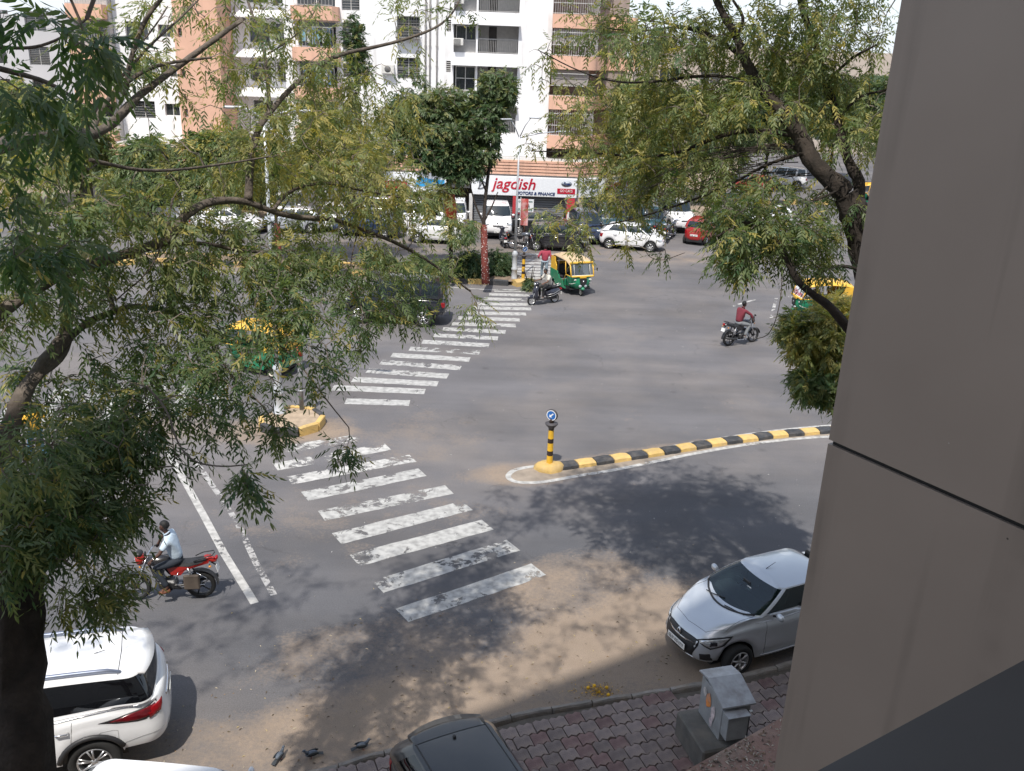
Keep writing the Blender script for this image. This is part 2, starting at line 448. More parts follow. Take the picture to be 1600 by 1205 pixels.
    bp = N(t, 'ShaderNodeBump'); bp.inputs['Strength'].default_value = .5; bp.inputs['Distance'].default_value = .012; ln.new(h, bp.inputs['Height']); ln.new(bp.outputs[0], b.inputs['Normal'])
    return m
def worn_paint(name, col, wear=.5, scale=3.0):
    """road paint that has flaked away: where it is gone the road shows through"""
    m, t, ns, ln, b = new_mat(name)
    geo = N(t, 'ShaderNodeNewGeometry')
    oi = N(t, 'ShaderNodeObjectInfo')
    n1 = N(t, 'ShaderNodeTexNoise'); n1.inputs['Scale'].default_value = scale; n1.inputs['Detail'].default_value = 10; n1.inputs['Roughness'].default_value = .72; n1.inputs['Distortion'].default_value = .4
    ln.new(geo.outputs['Position'], n1.inputs['Vector'])
    n0 = N(t, 'ShaderNodeTexNoise'); n0.inputs['Scale'].default_value = .7; n0.inputs['Detail'].default_value = 3; ln.new(geo.outputs['Position'], n0.inputs['Vector'])
    wv = math_node(t, ln, 'ADD', math_node(t, ln, 'MULTIPLY', n1.outputs[0], .7), math_node(t, ln, 'MULTIPLY', n0.outputs[0], .35))
    wv = math_node(t, ln, 'ADD', wv, math_node(t, ln, 'MULTIPLY_ADD', oi.outputs['Random'], .09, -.02))
    r = N(t, 'ShaderNodeMapRange'); r.inputs[1].default_value = wear - .015; r.inputs[2].default_value = wear + .03; ln.new(wv, r.inputs[0])
    n2 = N(t, 'ShaderNodeTexNoise'); n2.inputs['Scale'].default_value = 6; n2.inputs['Detail'].default_value = 8; ln.new(geo.outputs['Position'], n2.inputs['Vector'])
    mc = N(t, 'ShaderNodeMix', data_type='RGBA'); mc.inputs[6].default_value = col4([c * .62 for c in col]); mc.inputs[7].default_value = col4(col)
    r2 = N(t, 'ShaderNodeMapRange'); r2.inputs[1].default_value = .35; r2.inputs[2].default_value = .6; ln.new(n2.outputs[0], r2.inputs[0]); ln.new(r2.outputs[0], mc.inputs[0])
    ln.new(mc.outputs[2], b.inputs['Base Color']); b.inputs['Roughness'].default_value = .7
    ln.new(r.outputs[0], b.inputs['Alpha'])
    return m
ASPH = asphalt_mat()
EARTH = mat('dry_earth', (.27, .21, .155), .95, var=.25, scale=.8, bump=.5, bscale=20)

# ground to the horizon and road sheet
mb = MB(); mb.add([(-1500, -300, -.004), (1500, -300, -.004), (1500, 2500, -.004), (-1500, 2500, -.004)], [(0, 1, 2, 3)], EARTH)
tag(mb.build('ground'), kind='structure')
KP = [g(-500, 1470), g(-100, 1350), g(300, 1262), g(540, 1200), g(680, 1160), g(820, 1120), g(960, 1096), g(1100, 1075), g(1240, 1040), g(1420, 985), g(1700, 905), g(2300, 780)]
KP = [Vector((p.x, p.y, 0)) for p in KP]
KP[0] = Vector((-22, 4.2, 0)); KP[1] = Vector((-8.2, 9.5, 0)); KP[2] = Vector((-4.6, 10.85, 0))
KP[-3] = Vector((7.6, 15.9, 0)); KP[-2] = Vector((14, 18.6, 0)); KP[-1] = Vector((60, 38, 0))
mb = MB()
top = [(-90, 58.2), (3.4, 58.2), (16, 66), (30, 140), (70, 140), (60, 38)]
poly = [(p.x, p.y) for p in KP[:-1]] + [(60, 38)] + [(75, 140), (34, 140), (13, 63.5), (4.2, 58.4), (-90, 58.4), (-90, -20)]
mb.add([(x, y, 0) for x, y in poly], [tuple(range(len(poly)))], ASPH)
road = tag(mb.build('road'), kind='structure')

# ---------------------------------------------------------------- markings (children of the road)
WP = worn_paint('road_paint', (.43, .425, .41), .485, 2.4)
WP2 = worn_paint('road_paint_worn', (.50, .49, .47), .535, 2.4)
WPl = worn_paint('line_paint', (.47, .46, .44), .47, 4.0)
def strip(name, pts, w, m, z=.004, parent=None, closed=False):
    pts = [Vector((p[0], p[1], 0)) for p in pts]
    vs = []; n = len(pts)
    for i, p in enumerate(pts):
        a = pts[i - 1] if (i or closed) else p; b = pts[(i + 1) % n] if (i < n - 1 or closed) else p
        t = (b - a).normalized(); nn = Vector((-t.y, t.x, 0)) * (w / 2)
        vs += [p + nn + Vector((0, 0, z)), p - nn + Vector((0, 0, z))]
    fs = [(2 * i, 2 * i + 1, 2 * ((i + 1) % n) + 1, 2 * ((i + 1) % n)) for i in range(n if closed else n - 1)]
    mb = MB(); mb.add(vs, fs, m); return mb.build(name, parent or road)
def zebra(quads, m):
    for (a, b, w) in quads:
        a = Vector(a); b = Vector(b)
        d = (b - a).normalized(); nn = Vector((-d.y, d.x, 0))
        k = 10; top_, bot = [], []
        for i in range(k + 1):
            p = a + (b - a) * i / k
            top_.append(p + nn * (w / 2 + rnd.uniform(-.015, .015))); bot.append(p - nn * (w / 2 + rnd.uniform(-.015, .015)))
        ring = top_ + bot[::-1]
        mb = MB(); mb.add([(p.x, p.y, .004) for p in ring], [tuple(range(len(ring)))], m)
        mb.build('crosswalk_stripe', road)
near = [((628, 962), (842, 890), .56, WP), ((590, 917), (802, 852), .56, WP), ((554, 876), (762, 820), .56, WP), ((526, 842), (730, 790), .56, WP), ((502, 806), (702, 765), .55, WP),
        ((476, 776), (660, 738), .55, WP), ((452, 751), (645, 716), .52, WP2), ((430, 730), (606, 698), .5, WP2), ((418, 707), (560, 684), .5, WP2)]
for a, b, w, m in near: zebra([(g(*a), g(*b), w)], m)
farL = [(540, 627), (520, 606), (551, 593), (574, 579), (595, 566), (612, 555), (640, 545), (660, 534), (678, 524), (692, 514), (706, 506), (716, 497), (728, 489), (738, 481), (746, 475), (756, 467), (764, 460), (772, 454)]
farR = [(648, 632), (664, 612), (684, 600), (700, 588), (720, 575), (734, 562), (750, 551), (764, 540), (778, 529), (790, 519), (806, 509), (812, 500), (822, 491), (830, 483), (832, 476), (834, 469), (836, 462), (832, 455)]
farR[0] = (640, 630)
for i, (a, b) in enumerate(zip(farL, farR)):
    A, B = g(*a), g(*b)
    if i == 0: zebra([(A, B, .5)], WP); continue
    zebra([(A, B, .52 if i < 9 else .5)], WP)
for i in range(9):   # beyond the far median
    y = 397 + i * 4.6; zebra([(g(812 - i * 2.2, y), g(880 - i * .9, y + 1.5), .5)], WP)
for i in range(7):   # left of the small island, seen through the leaves
    A = Vector((-9.4 - .95 * i, 27.5 - .22 * i, 0)); zebra([(A + Vector((.3, -1.5, 0)), A + Vector((-.3, 1.5, 0)), .5)], WP)
strip('lane_line', [g(262, 705), g(275, 728), g(318, 805), g(350, 865), g(398, 943)], .17, WPl)
strip('lane_line', [g(300, 712), g(330, 756), g(370, 815), g(400, 880), g(428, 930)], .14, worn_paint('line_paint_worn', (.42, .41, .40), .535, 5.0))
strip('edge_line', [g(-200, 452), g(200, 436), g(330, 424), g(520, 437), g(700, 449), g(800, 455), g(826, 452)], .12, WPl)
strip('lane_line', [g(1140, 480), g(1180, 468)], .15, WP2); strip('lane_line', [g(1213, 470), g(1240, 462)], .15, WP2); strip('lane_line', [g(1205, 497), g(1213, 466)], .14, WP2)
strip('stop_line', [g(470, 505), g(455, 520)], .1, WP2)

# ---------------------------------------------------------------- median on the right: outline paint, dust bed, striped kerb stones
up = [(1300, 665), (1230, 671), (1160, 680), (1090, 691), (1020, 703), (950, 716), (890, 727), (840, 728), (806, 733), (793, 742), (796, 750), (812, 755), (850, 754), (900, 744), (960, 735), (1030, 720), (1100, 706), (1170, 694), (1240, 686), (1300, 682)]
pu = smooth_path([g(*p) for p in up])
ex = (pu[0] - pu[1]).normalized() * 30
strip('median_outline', [pu[0] + ex] + pu + [pu[-1] + ex], .15, WPl, z=.006)
BEDM = mat('median_dust', (.27, .225, .18), .95, var=.2, scale=3, bump=.4, bscale=40)
mb = MB(); inner = [Vector((p.x, p.y, .003)) for p in pu]; inner = [inner[0] + ex] + inner + [inner[-1] + ex]
mb.add(inner, [tuple(range(len(inner)))], BEDM); mb.build('median_bed', road)
KY = mat('kerb_yellow', (.56, .38, .13), .75, var=.12, scale=8, bump=.4, bscale=30, dirt=(.35, .27, .18), dirt_amt=.6, rand=.12)
KB = mat('kerb_black', (.035, .037, .042), .75, var=.2, scale=8, bump=.4, bscale=30, dirt=(.2, .17, .14), dirt_amt=.4, rand=.15)
def kerb_stone(a, b, w, h, m, parent, name='kerb_stone', round_=True):
    a = Vector(a); b = Vector(b); d = b - a; L = d.length; d.normalize(); nn = Vector((-d.y, d.x, 0))
    prof = [(-w / 2, 0), (-w / 2 + .02, h * .75), (-w * .22, h), (w * .22, h), (w / 2 - .02, h * .75), (w / 2, 0)] if round_ else [(-w / 2, 0), (-w / 2, h - .02), (-w / 2 + .02, h), (w / 2 - .02, h), (w / 2, h - .02), (w / 2, 0)]
    vs = []; k = 3
    for i in range(k + 1):
        q = a + d * (L * i / k); j = rnd.uniform(-.012, .012); e = .012 if i in (0, k) else 0
        for (u, z) in prof: vs.append(q + nn * (u * (1 - e * 2) + j) + Vector((0, 0, max(0, z - e + rnd.uniform(-.008, .008)) if z else -.01)))
    n = len(prof)
    fs = [(i * n + q, i * n + q + 1, (i + 1) * n + q + 1, (i + 1) * n + q) for i in range(k) for q in range(n - 1)] + [tuple(range(n))[::-1], tuple(k * n + q for q in range(n))]
    mb = MB(); mb.add(vs, fs, m); return mb.build(name, parent)
def arc_points(pts, step):
    pts = [Vector((p[0], p[1], 0)) for p in pts]; out = [pts[0].copy()]; i = 0; cur = pts[0].copy(); left = step
    while i < len(pts) - 1:
        d = pts[i + 1] - cur
        if d.length >= left: cur = cur + d.normalized() * left; out.append(cur.copy()); left = step
        else: left -= d.length; cur = pts[i + 1].copy(); i += 1
    return out
med = empty('median_kerb', (0, 0, 0), 0, 'low black and yellow kerb median running right from the arrow bollard', 'kerb', None)
cl = [g(872, 731), g(950, 720), g(1030, 708), g(1120, 693), g(1210, 681), g(1300, 673)]
cl = cl + [cl[-1] + ex * .6]
ap = arc_points(cl, .55)
ap = [p for p in ap]
i = 0; yel = False
lens = []
for a, b in zip(ap, ap[1:]):
    d = (b - a).normalized() * .012
    kerb_stone(a + d, b - d, .42, .125, KY if yel else KB, med); yel = not yel
# ---------------------------------------------------------------- bollards
def make_bollard(name='bollard', arrow=True):
    r = empty(name)
    Y = mat('bollard_yellow', (.72, .42, .03), .5, var=.08, dirt=(.35, .25, .12), dirt_amt=.4); B = mat('bollard_black', (.03, .018, .012), .6, var=.2)
    z = .18; segs = [(.30, Y), (.14, B), (.23, Y), (.13, B), (.25, Y)]
    zz = .12
    for h, m in segs:
        mb = MB(); rr = .088 - zz * .01
        mb.lathe([(rr, zz), (rr - .003, zz + h)], m, n=18); mb.build('post_band', r); zz += h
    mb = MB(); mb.lathe([(.001, zz), (.075, zz), (.08, zz + .06), (.17, zz + .16), (.175, zz + .19), (.12, zz + .21), (.001, zz + .22)], mat('bollard_cap', (.06, .055, .06), .6), n=20); mb.build('cap', r); zz += .21
    mb = MB(); mb.lathe([(.001, zz), (.07, zz), (.05, zz + .12), (.001, zz + .12)], B, n=14); mb.build('neck', r)
    mb = MB(); mb.lathe([(.001, -.04), (.15, -.04), (.165, -.02), (.165, .02), (.15, .04), (.001, .04)], mat('sign_back', (.05, .045, .045), .5), n=28, axis='X'); bk = mb.build('sign_housing', r); bk.location = (0, 0, zz + .22)
    mb = MB(); mb.lathe([(.001, .042), (.125, .043)], mat('sign_blue', (.02, .13, .42), .35), n=28, axis='X'); s = mb.build('sign_face', bk)
    mb = MB(); mb.lathe([(.124, .044), (.145, .044)], mat('sign_white', (.8, .8, .8), .4), n=28, axis='X')
    # white arrow pointing down and to the left
    R = Matrix.Rotation(math.radians(-45), 3, 'X')
    vs = [R @ Vector((.047, y, z)) for y, z in ((-.018, .08), (.018, .08), (.018, -.02), (.055, -.02), (0, -.085), (-.055, -.02), (-.018, -.02))]
    mb.add(vs, [tuple(range(7))], mat('sign_white', (.8, .8, .8), .4)); mb.build('arrow', bk)
    return r
b0 = make_bollard(); tag(b0, 'yellow and black bollard with a blue arrow sign on the near median tip', 'bollard', 'banded bollards')
b0.location = g(858, 733); b0.rotation_euler = (0, 0, math.radians(-118))
mb = MB()
vs = []; n = 16
for k, (rr, z) in enumerate(((1, 0), (.97, .08), (.8, .17), (.5, .2), (0.001, .2))):
    for i in range(n):
        a = 2 * math.pi * i / n; q = 1 + .07 * math.sin(3 * a + k) + .05 * math.sin(7 * a)
        vs.append((.42 * rr * q * math.cos(a), .3 * rr * q * math.sin(a), z + .015 * math.sin(5 * a) * (k > 0)))
mb.add(vs, [(k * n + i, k * n + (i + 1) % n, (k + 1) * n + (i + 1) % n, (k + 1) * n + i) for k in range(4) for i in range(n)], KY, True)
o = mb.build('base', b0); o.rotation_euler = (0, 0, math.radians(125)); o.location = (0, 0, 0)
b1 = copy_tree(b0); b1['label'] = 'yellow and black bollard with its sign bent over at the far median tip'; b1.location = g(817, 441); b1.rotation_euler = (0, 0, math.radians(-60))
for c in kids(b1):
    if c.name.startswith('base'): bpy.data.objects.remove(c)
    elif c.name.startswith('sign_housing'): c.location = c.location + Vector((0, .03, .06)); c.rotation_euler = (0, .2, 0)
# ---------------------------------------------------------------- small round island on the left
isl = empty('traffic_island', (0, 0, 0), 0, 'small round traffic island ringed by black and yellow kerb blocks, on the left', 'traffic island')
ic = g(456, 664); n = 9; rr = .92
for i in range(n):
    a0 = 2 * math.pi * i / n + .3; a1 = a0 + 2 * math.pi / n - .03
    P0 = ic + Vector((math.cos(a0), math.sin(a0), 0)) * rr; P1 = ic + Vector((math.cos(a1), math.sin(a1), 0)) * rr
    kerb_stone(P0, P1, .16, .27, (KB, KY, KY)[i % 3] if i != 5 else KB, isl, round_=False)
mb = MB(); mb.add([(ic.x + (rr - .05) * math.cos(a), ic.y + (rr - .05) * math.sin(a), .22) for a in [2 * math.pi * k / 24 for k in range(24)]], [tuple(range(24))], mat('island_sand', (.36, .28, .2), .95, var=.2, scale=5, bump=.6, bscale=30)); mb.build('sand_fill', isl)
# ---------------------------------------------------------------- far median
fm = empty('median_kerb', (0, 0, 0), 0, 'long far median with black and yellow kerb blocks holding the shrubs and the painted tree', 'kerb')
fpts = [g(-400, 440), g(0, 425), g(250, 411), g(330, 414), g(430, 421), g(560, 430), g(700, 441), g(790, 446), g(812, 447)]
ap = arc_points(fpts, 1.0); yel = False
for a, b in zip(ap, ap[1:]):
    d = (b - a).normalized() * .02
    kerb_stone(a + d, b - d, .22, .26, KY if yel else KB, fm, round_=False); yel = not yel
kerb_stone(g(803, 447), g(829, 444), .55, .3, KY, fm)
bk = [p + Vector((0, 1.5, 0)) for p in fpts]
ap = arc_points(bk, 1.0)
for a, b in zip(ap, ap[1:]):
    d = (b - a).normalized() * .02
    kerb_stone(a + d, b - d, .22, .26, KY if yel else KB, fm, round_=False); yel = not yel
mb = MB(); pl = [Vector((p.x, p.y, .2)) for p in fpts] + [Vector((p.x, p.y, .2)) for p in bk[::-1]]
mb.add(pl, [tuple(range(len(pl)))], mat('median_soil', (.2, .15, .11), .95, var=.3, scale=4, bump=.5)); mb.build('soil', fm)
# kerb of the parking strip beyond and far right kerb
pk = empty('median_kerb', (0, 0, 0), 0, 'far kerb with yellow blocks seen between the branches on the right', 'kerb')
ap = arc_points([g(1180, 322), g(1260, 318), g(1340, 322), g(1420, 330)], 1.4); yel = True
for a, b in zip(ap, ap[1:]): kerb_stone(a, b - (b - a).normalized() * .05, .4, .35, KY if yel else KB, pk, round_=False); yel = not yel

# ================================================================ pavement of wavy pavers
UD = Vector((.93, .37, 0)).normalized(); VD = Vector((-UD.y, UD.x, 0))
fp = []
for p in KP: fp.append((p.x, p.y))
mb = MB()
inn = [(p + VD * -.12) for p in KP]
ring = [(p.x, p.y, .055) for p in inn] + [(60, -30, .055), (-22, -30, .055)]
mb.add(ring, [tuple(range(len(ring)))], mat('paver_bedding', (.10, .085, .07), .95, var=.2, scale=10)); foot = tag(mb.build('pavement'), kind='structure')
PG = mat('paver_grey', (.205, .163, .152), .85, var=.22, scale=7, bump=.7, bscale=40, dirt=(.23, .18, .14), dirt_amt=.8, rand=.2)
PR = mat('paver_red', (.17, .105, .10), .85, var=.22, scale=7, bump=.7, bscale=40, dirt=(.23, .18, .14), dirt_amt=.75, rand=.2)
def paver_poly(L, W):
    L /= 2; W /= 2; e = .016; s = .018
    pts = [(-L, -W), (-L * .5, -W + s), (0, -W), (L * .5, -W - s * 0 + s), (L, -W), (L - e, -W * .33), (L, W * .33), (L - e, W), (L * .5, W + s - e), (0, W - e), (-L * .5, W + s - e), (-L - e + e, W), (-L - e, W * .33), (-L, -W * .33)]
    return pts
mb = MB(); PL, PW = .30, .26
def zig(L, W):
    hx, hy = L / 2 - .006, W / 2 - .006; a = .022
    top = []; k = 4
    for i in range(k + 1): top.append((-hx + 2 * hx * i / k, a * (1 if i % 2 else -1)))
    P = [(x, -hy + d) for x, d in top] + [(x, hy + d) for x, d in top[::-1]]
    return P
pz = zig(PL, PW)
mb.prism(pz, 0, .045, PG, top=[(x * .975, y * .975) for x, y in pz])
proto = mb.build('paver', foot); pm = proto.data
pm_r = pm.copy(); pm_r.materials[0] = PR
cnt = 0; first = True
def inside_pave(p):
    # to the near side of the kerb
    for a, b in zip(KP, KP[1:]):
        if a.x <= p.x <= b.x:
            t = (p.x - a.x) / (b.x - a.x); y = a.y + (b.y - a.y) * t
            return p.y < y - .17
    return False
def in_view(p, mgn=60):
    q = p - Vector((0, 0, CAM_H)); z = q.dot(_fw)
    if z < .1: return False
    x = 800 + F_PX * q.dot(_R) / z; y = 602.5 + F_PX * q.dot(_D) / z
    return -mgn < x < 1240 + mgn and y < 1205 + mgn
cand = []
for j in range(-40, 60):
    for i in range(-60, 60):
        p = UD * (i * PL + (j % 2) * PL * .5) + VD * (j * PW + 9.0)
        if inside_pave(p) and in_view(p): cand.append((p.y, i, j, p))
cand.sort(key=lambda q: -q[0])
rest = MB()
for n_, (yy, i, j, p) in enumerate(cand):
    red = ((i + j * 2) % 5 in (0,) and rnd.random() < .85) or rnd.random() < .1
    if p.x > 3.4: red = red and rnd.random() < .4
    if n_ < 298:
        if first: o = proto; first = False
        else: o = bpy.data.objects.new('paver', pm); COL.objects.link(o); o.parent = foot
        if red: o.data = pm_r
        o.location = p + Vector((0, 0, .06 + rnd.uniform(-.011, .009))); o.rotation_euler = (rnd.uniform(-.03, .03), rnd.uniform(-.03, .03), math.atan2(UD.y, UD.x) + rnd.uniform(-.03, .03))
    else:
        Mx = Matrix.Translation(p + Vector((0, 0, .06 + rnd.uniform(-.006, .006)))) @ Matrix.Rotation(math.atan2(UD.y, UD.x), 4, 'Z')
        rest.prism(pz, 0, .045, PR if red else PG, M4=Mx)
if rest.v: tag(rest.build('paver_field', foot), kind='stuff')
KG = mat('kerb_concrete', (.24, .22, .20), .9, var=.2, scale=6, bump=.6, bscale=30, dirt=(.25, .19, .13), dirt_amt=.6, rand=.15)
ap = arc_points(KP[2:-2], .75)
for a, b in zip(ap, ap[1:]):
    if not in_view(a, 120): continue
    j = Vector((0, rnd.uniform(-.02, .02), 0)); d = (b - a).normalized() * .012
    kerb_stone(a + d + j, b - d + j, .15, .1 + rnd.uniform(-.015, .02), KG, foot)

# ================================================================ electrical cabinet
cabm = mat('cabinet_grey', (.30, .31, .32), .5, var=.12, scale=7, dirt=(.2, .18, .15), dirt_amt=.5, bump=.15, bscale=30)
cabt = mat('cabinet_roof', (.36, .37, .39), .45, var=.12, scale=9, dirt=(.14, .12, .1), dirt_amt=.7)
cab = empty('utility_cabinet', (3.66, 12.40, .08), math.radians(16), 'grey roadside electrical cabinet with a sloping lid and torn posters on a concrete plinth', 'electrical cabinet')
mb = MB(); mb.box((-.14, .0, .24), (.92, 1.0, .48), mat('plinth_concrete', (.12, .115, .105), .85, var=.2, scale=5, bump=.5, dirt=(.25, .2, .15), dirt_amt=.5), bev=.03); mb.build('plinth', cab)
mb = MB(); mb.box((0, .05, .83), (.5, .72, .72), cabm, bev=.006); mb.build('housing', cab)
mb = MB(); mb.add([(-.29, -.38, 1.14), (.29, -.38, 1.14), (-.29, .16, 1.30), (.29, .16, 1.30), (-.29, .46, 1.24), (.29, .46, 1.24), (-.29, -.38, 1.17), (.29, -.38, 1.17), (-.29, .16, 1.33), (.29, .16, 1.33), (-.29, .46, 1.27), (.29, .46, 1.27)],
    [(6, 7, 9, 8), (8, 9, 11, 10), (0, 2, 3, 1), (2, 4, 5, 3), (0, 1, 7, 6), (4, 10, 11, 5), (0, 6, 8, 2), (2, 8, 10, 4), (1, 3, 9, 7), (3, 5, 11, 9)], cabt); mb.build('lid', cab)
mb = MB(); mb.box((-.06, -.40, .84), (.36, .2, .44), cabm, bev=.006); mb.build('meter_box', cab)
mb = MB(); mb.box((-.06, -.41, 1.068), (.39, .24, .014), cabt); mb.build('meter_box_lid', cab)
mb = MB(); mb.box((.12, -.506, .84), (.012, .012, .4), BLK()); mb.box((.1, -.512, .66), (.02, .02, .03), mat('white_chip', (.7, .7, .68), .5)); mb.box((.25, -.33, .98), (.05, .04, .015), mat('white_chip', (.7, .7, .68), .5)); mb.build('latch', cab)
for (y, z, h, w, c, nm) in ((.12, .92, .36, .2, (.62, .22, .06), 'o'), (-.06, .8, .34, .16, (.6, .5, .5), 'p'), (.26, 1.0, .2, .16, (.55, .52, .5), 'w'), (-.02, .62, .2, .14, (.62, .5, .52), 'q')):
    mb = MB(); k = 14
    vs = [(-.254 - .001 * ord(nm) / 20, y + w / 2 * math.cos(a) * rnd.uniform(.6, 1), z + h / 2 * math.sin(a) * rnd.uniform(.6, 1)) for a in [2 * math.pi * q / k for q in range(k)]]
    mb.add(vs, [tuple(range(k))], mat('poster_' + nm, c, .8, var=.35, scale=14, dirt=(.3, .3, .3), dirt_amt=.8)); mb.build('torn_poster', cab)
# ================================================================ our own building: wall behind the camera, clad fin, sill, lower ledge
FA = Vector((.84, .5426, 0)); FN = Vector((-.5426, .84, 0)); fang = math.atan2(FA.y, FA.x)
def fbox(mb, u0, u1, n0, n1, z0, z1, m):
    c = FA * ((u0 + u1) / 2) + FN * ((n0 + n1) / 2) + Vector((0, 0, (z0 + z1) / 2)); mb.box(c, (u1 - u0, n1 - n0, z1 - z0), m, rz=fang)
own = empty('office_building', (0, 0, 0), 0, 'brown panel clad building fin and dark sill filling the right edge', 'building')
clad = streaked('fin_cladding', (.275, .226, .19), .40, (.11, .092, .078), .8, 3.2, speck=.30, soft=.06)
mb = MB(); fbox(mb, -30, 34, -14, -1.4, 0, 32.4, mat('own_wall', (.5, .47, .42), .8)); mb.build('main_block', own)
E0 = atd(1315, 565, 3.05); E0.z = 0
eu = E0.dot(FA); en = E0.dot(FN)
mb = MB(); fbox(mb, eu + .012, eu + .26, -1.39, en - .01, 4.0, 16.0, mat('joint_dark', (.02, .02, .02), .9)); mb.build('fin_core', own)
zj = atd(1295, 690, 1).z
q = g(1295, 690, 9.0); 
# joint height where the joint meets the fin edge
r_ = ray(1295, 690); t_ = (E0.x * r_.x + E0.y * r_.y) / (r_.x ** 2 + r_.y ** 2); zj = CAM_H + r_.z * t_
for (z0, z1) in ((zj + .008, 16.0), (4.0, zj - .008)):
    mb = MB(); fbox(mb, eu, eu + .27, -1.38, en, z0, z1, clad); mb.build('cladding_panel', own)
sill = mat('sill_metal', (.085, .083, .08), .38, var=.08, scale=3, metal=.2)
rz = atd(1450, 1112, 1.25); zs = rz.z; rn = rz.dot(FN)
mb = MB(); fbox(mb, -3, eu - .002, -1.39, rn, zs - .12, zs, sill); mb.build('sill', own)
mb = MB()
l0 = g(1070, 1205, 3.0); l1 = g(1215, 1125, 3.0); ln_ = l1.dot(FN)
lc = mat('ledge_plaster', (.22, .135, .11), .9, var=.25, scale=4, bump=.5, dirt=(.28, .24, .2), dirt_amt=.8)
d_ = (l1 - l0).normalized(); nn_ = Vector((d_.y, -d_.x, 0))
a_, b_ = l0 - d_ * 6, l1 + d_ * 4
vs = [(p.x, p.y, z) for z in (2.8, 3.0) for p in (a_, b_, b_ + nn_ * 2.5, a_ + nn_ * 2.5)]
mb.add(vs, [(0, 1, 2, 3), (4, 5, 6, 7), (0, 1, 5, 4), (1, 2, 6, 5), (2, 3, 7, 6), (3, 0, 4, 7)], lc); ledge = mb.build('ledge', own)
# dry leaves and litter on the ledge and on the sand
def litter(name, label, cat, fn, n, cols, size=(.03, .08), parent=None, seed=3):
    rs = random.Random(seed); mb = MB(); ms = [mat('litter_%s_%d' % (name, i), c, .8) for i, c in enumerate(cols)]
    for i in range(n):
        p = fn(rs)
        if p is None: continue
        s = rs.uniform(*size); a = rs.random() * 6.28; R = Matrix.Rotation(a, 3, 'Z') @ Matrix.Rotation(rs.uniform(-.5, .5), 3, 'X')
        vs = [R @ Vector(v) + p for v in ((-s, 0, .0), (-.1 * s, .28 * s, .012), (s, 0, .0), (-.1 * s, -.28 * s, .006))]
        mb.add(vs, [(0, 1, 2, 3)], rs.choice(ms))
    return tag(mb.build(name, parent), kind='stuff')
def on_ledge(rs):
    u = rs.uniform(-.6, 5); w = rs.random() ** 1.3 * 2.2
    if rs.random() > .35 + .65 * (math.sin(u * 3.1) * math.sin(w * 4 + 1) > 0): return None
    p = l0 + d_ * u + nn_ * (w + .03); return Vector((p.x, p.y, 3.004))
litter('dead_leaves', '', '', on_ledge, 5200, [(.30, .27, .23), (.2, .14, .09), (.42, .38, .32), (.08, .06, .05)], (.012, .04), parent=own)
def on_sand(rs):
    x = rs.uniform(-5.5, 5); y = rs.gauss(0, 1) * 1.6 + 13.6 + .38 * x + .6
    p = Vector((x, y, .006))
    for a, b in zip(KP, KP[1:]):
        if a.x <= x <= b.x and y < a.y + (b.y - a.y) * (x - a.x) / (b.x - a.x) + .1: return None
    return p
litter('fallen_leaves', '', '', on_sand, 700, [(.40, .32, .15), (.42, .36, .26), (.12, .09, .06), (.26, .18, .11), (.10, .08, .05)], (.012, .04))
bpy.data.objects['fallen_leaves']['label'] = 'small dry leaves scattered over the sand by the kerb'
fc = g(935, 1082)
def heap(rs):
    a = rs.random() * 6.28; r = abs(rs.gauss(0, .5)); return Vector((fc.x + math.cos(a) * r * .55, fc.y + math.sin(a) * r * .35, .01 + max(0, .07 - r * .1) * rs.random()))
litter('marigold_litter', '', '', heap, 420, [(.62, .36, .03), (.4, .26, .08), (.18, .12, .06)], (.012, .03), seed=8)
mb = MB()
for k in range(5):
    a = fc + Vector((rnd.uniform(-.35, .3), rnd.uniform(-.12, .15), .03)); mb.ell(a, (.035, .035, .028), mat('marigold', (.75, .42, .02), .8), n=8, k=5)
tag(mb.build('marigold_heads'), kind='stuff')
# loose chips of road paint and stones
def chips(rs):
    x = rs.uniform(-7, 9); y = rs.uniform(17, 44); return Vector((x, y, .005))
litter('road_grit', '', '', chips, 420, [(.5, .49, .46), (.25, .22, .19)], (.008, .03), seed=12)
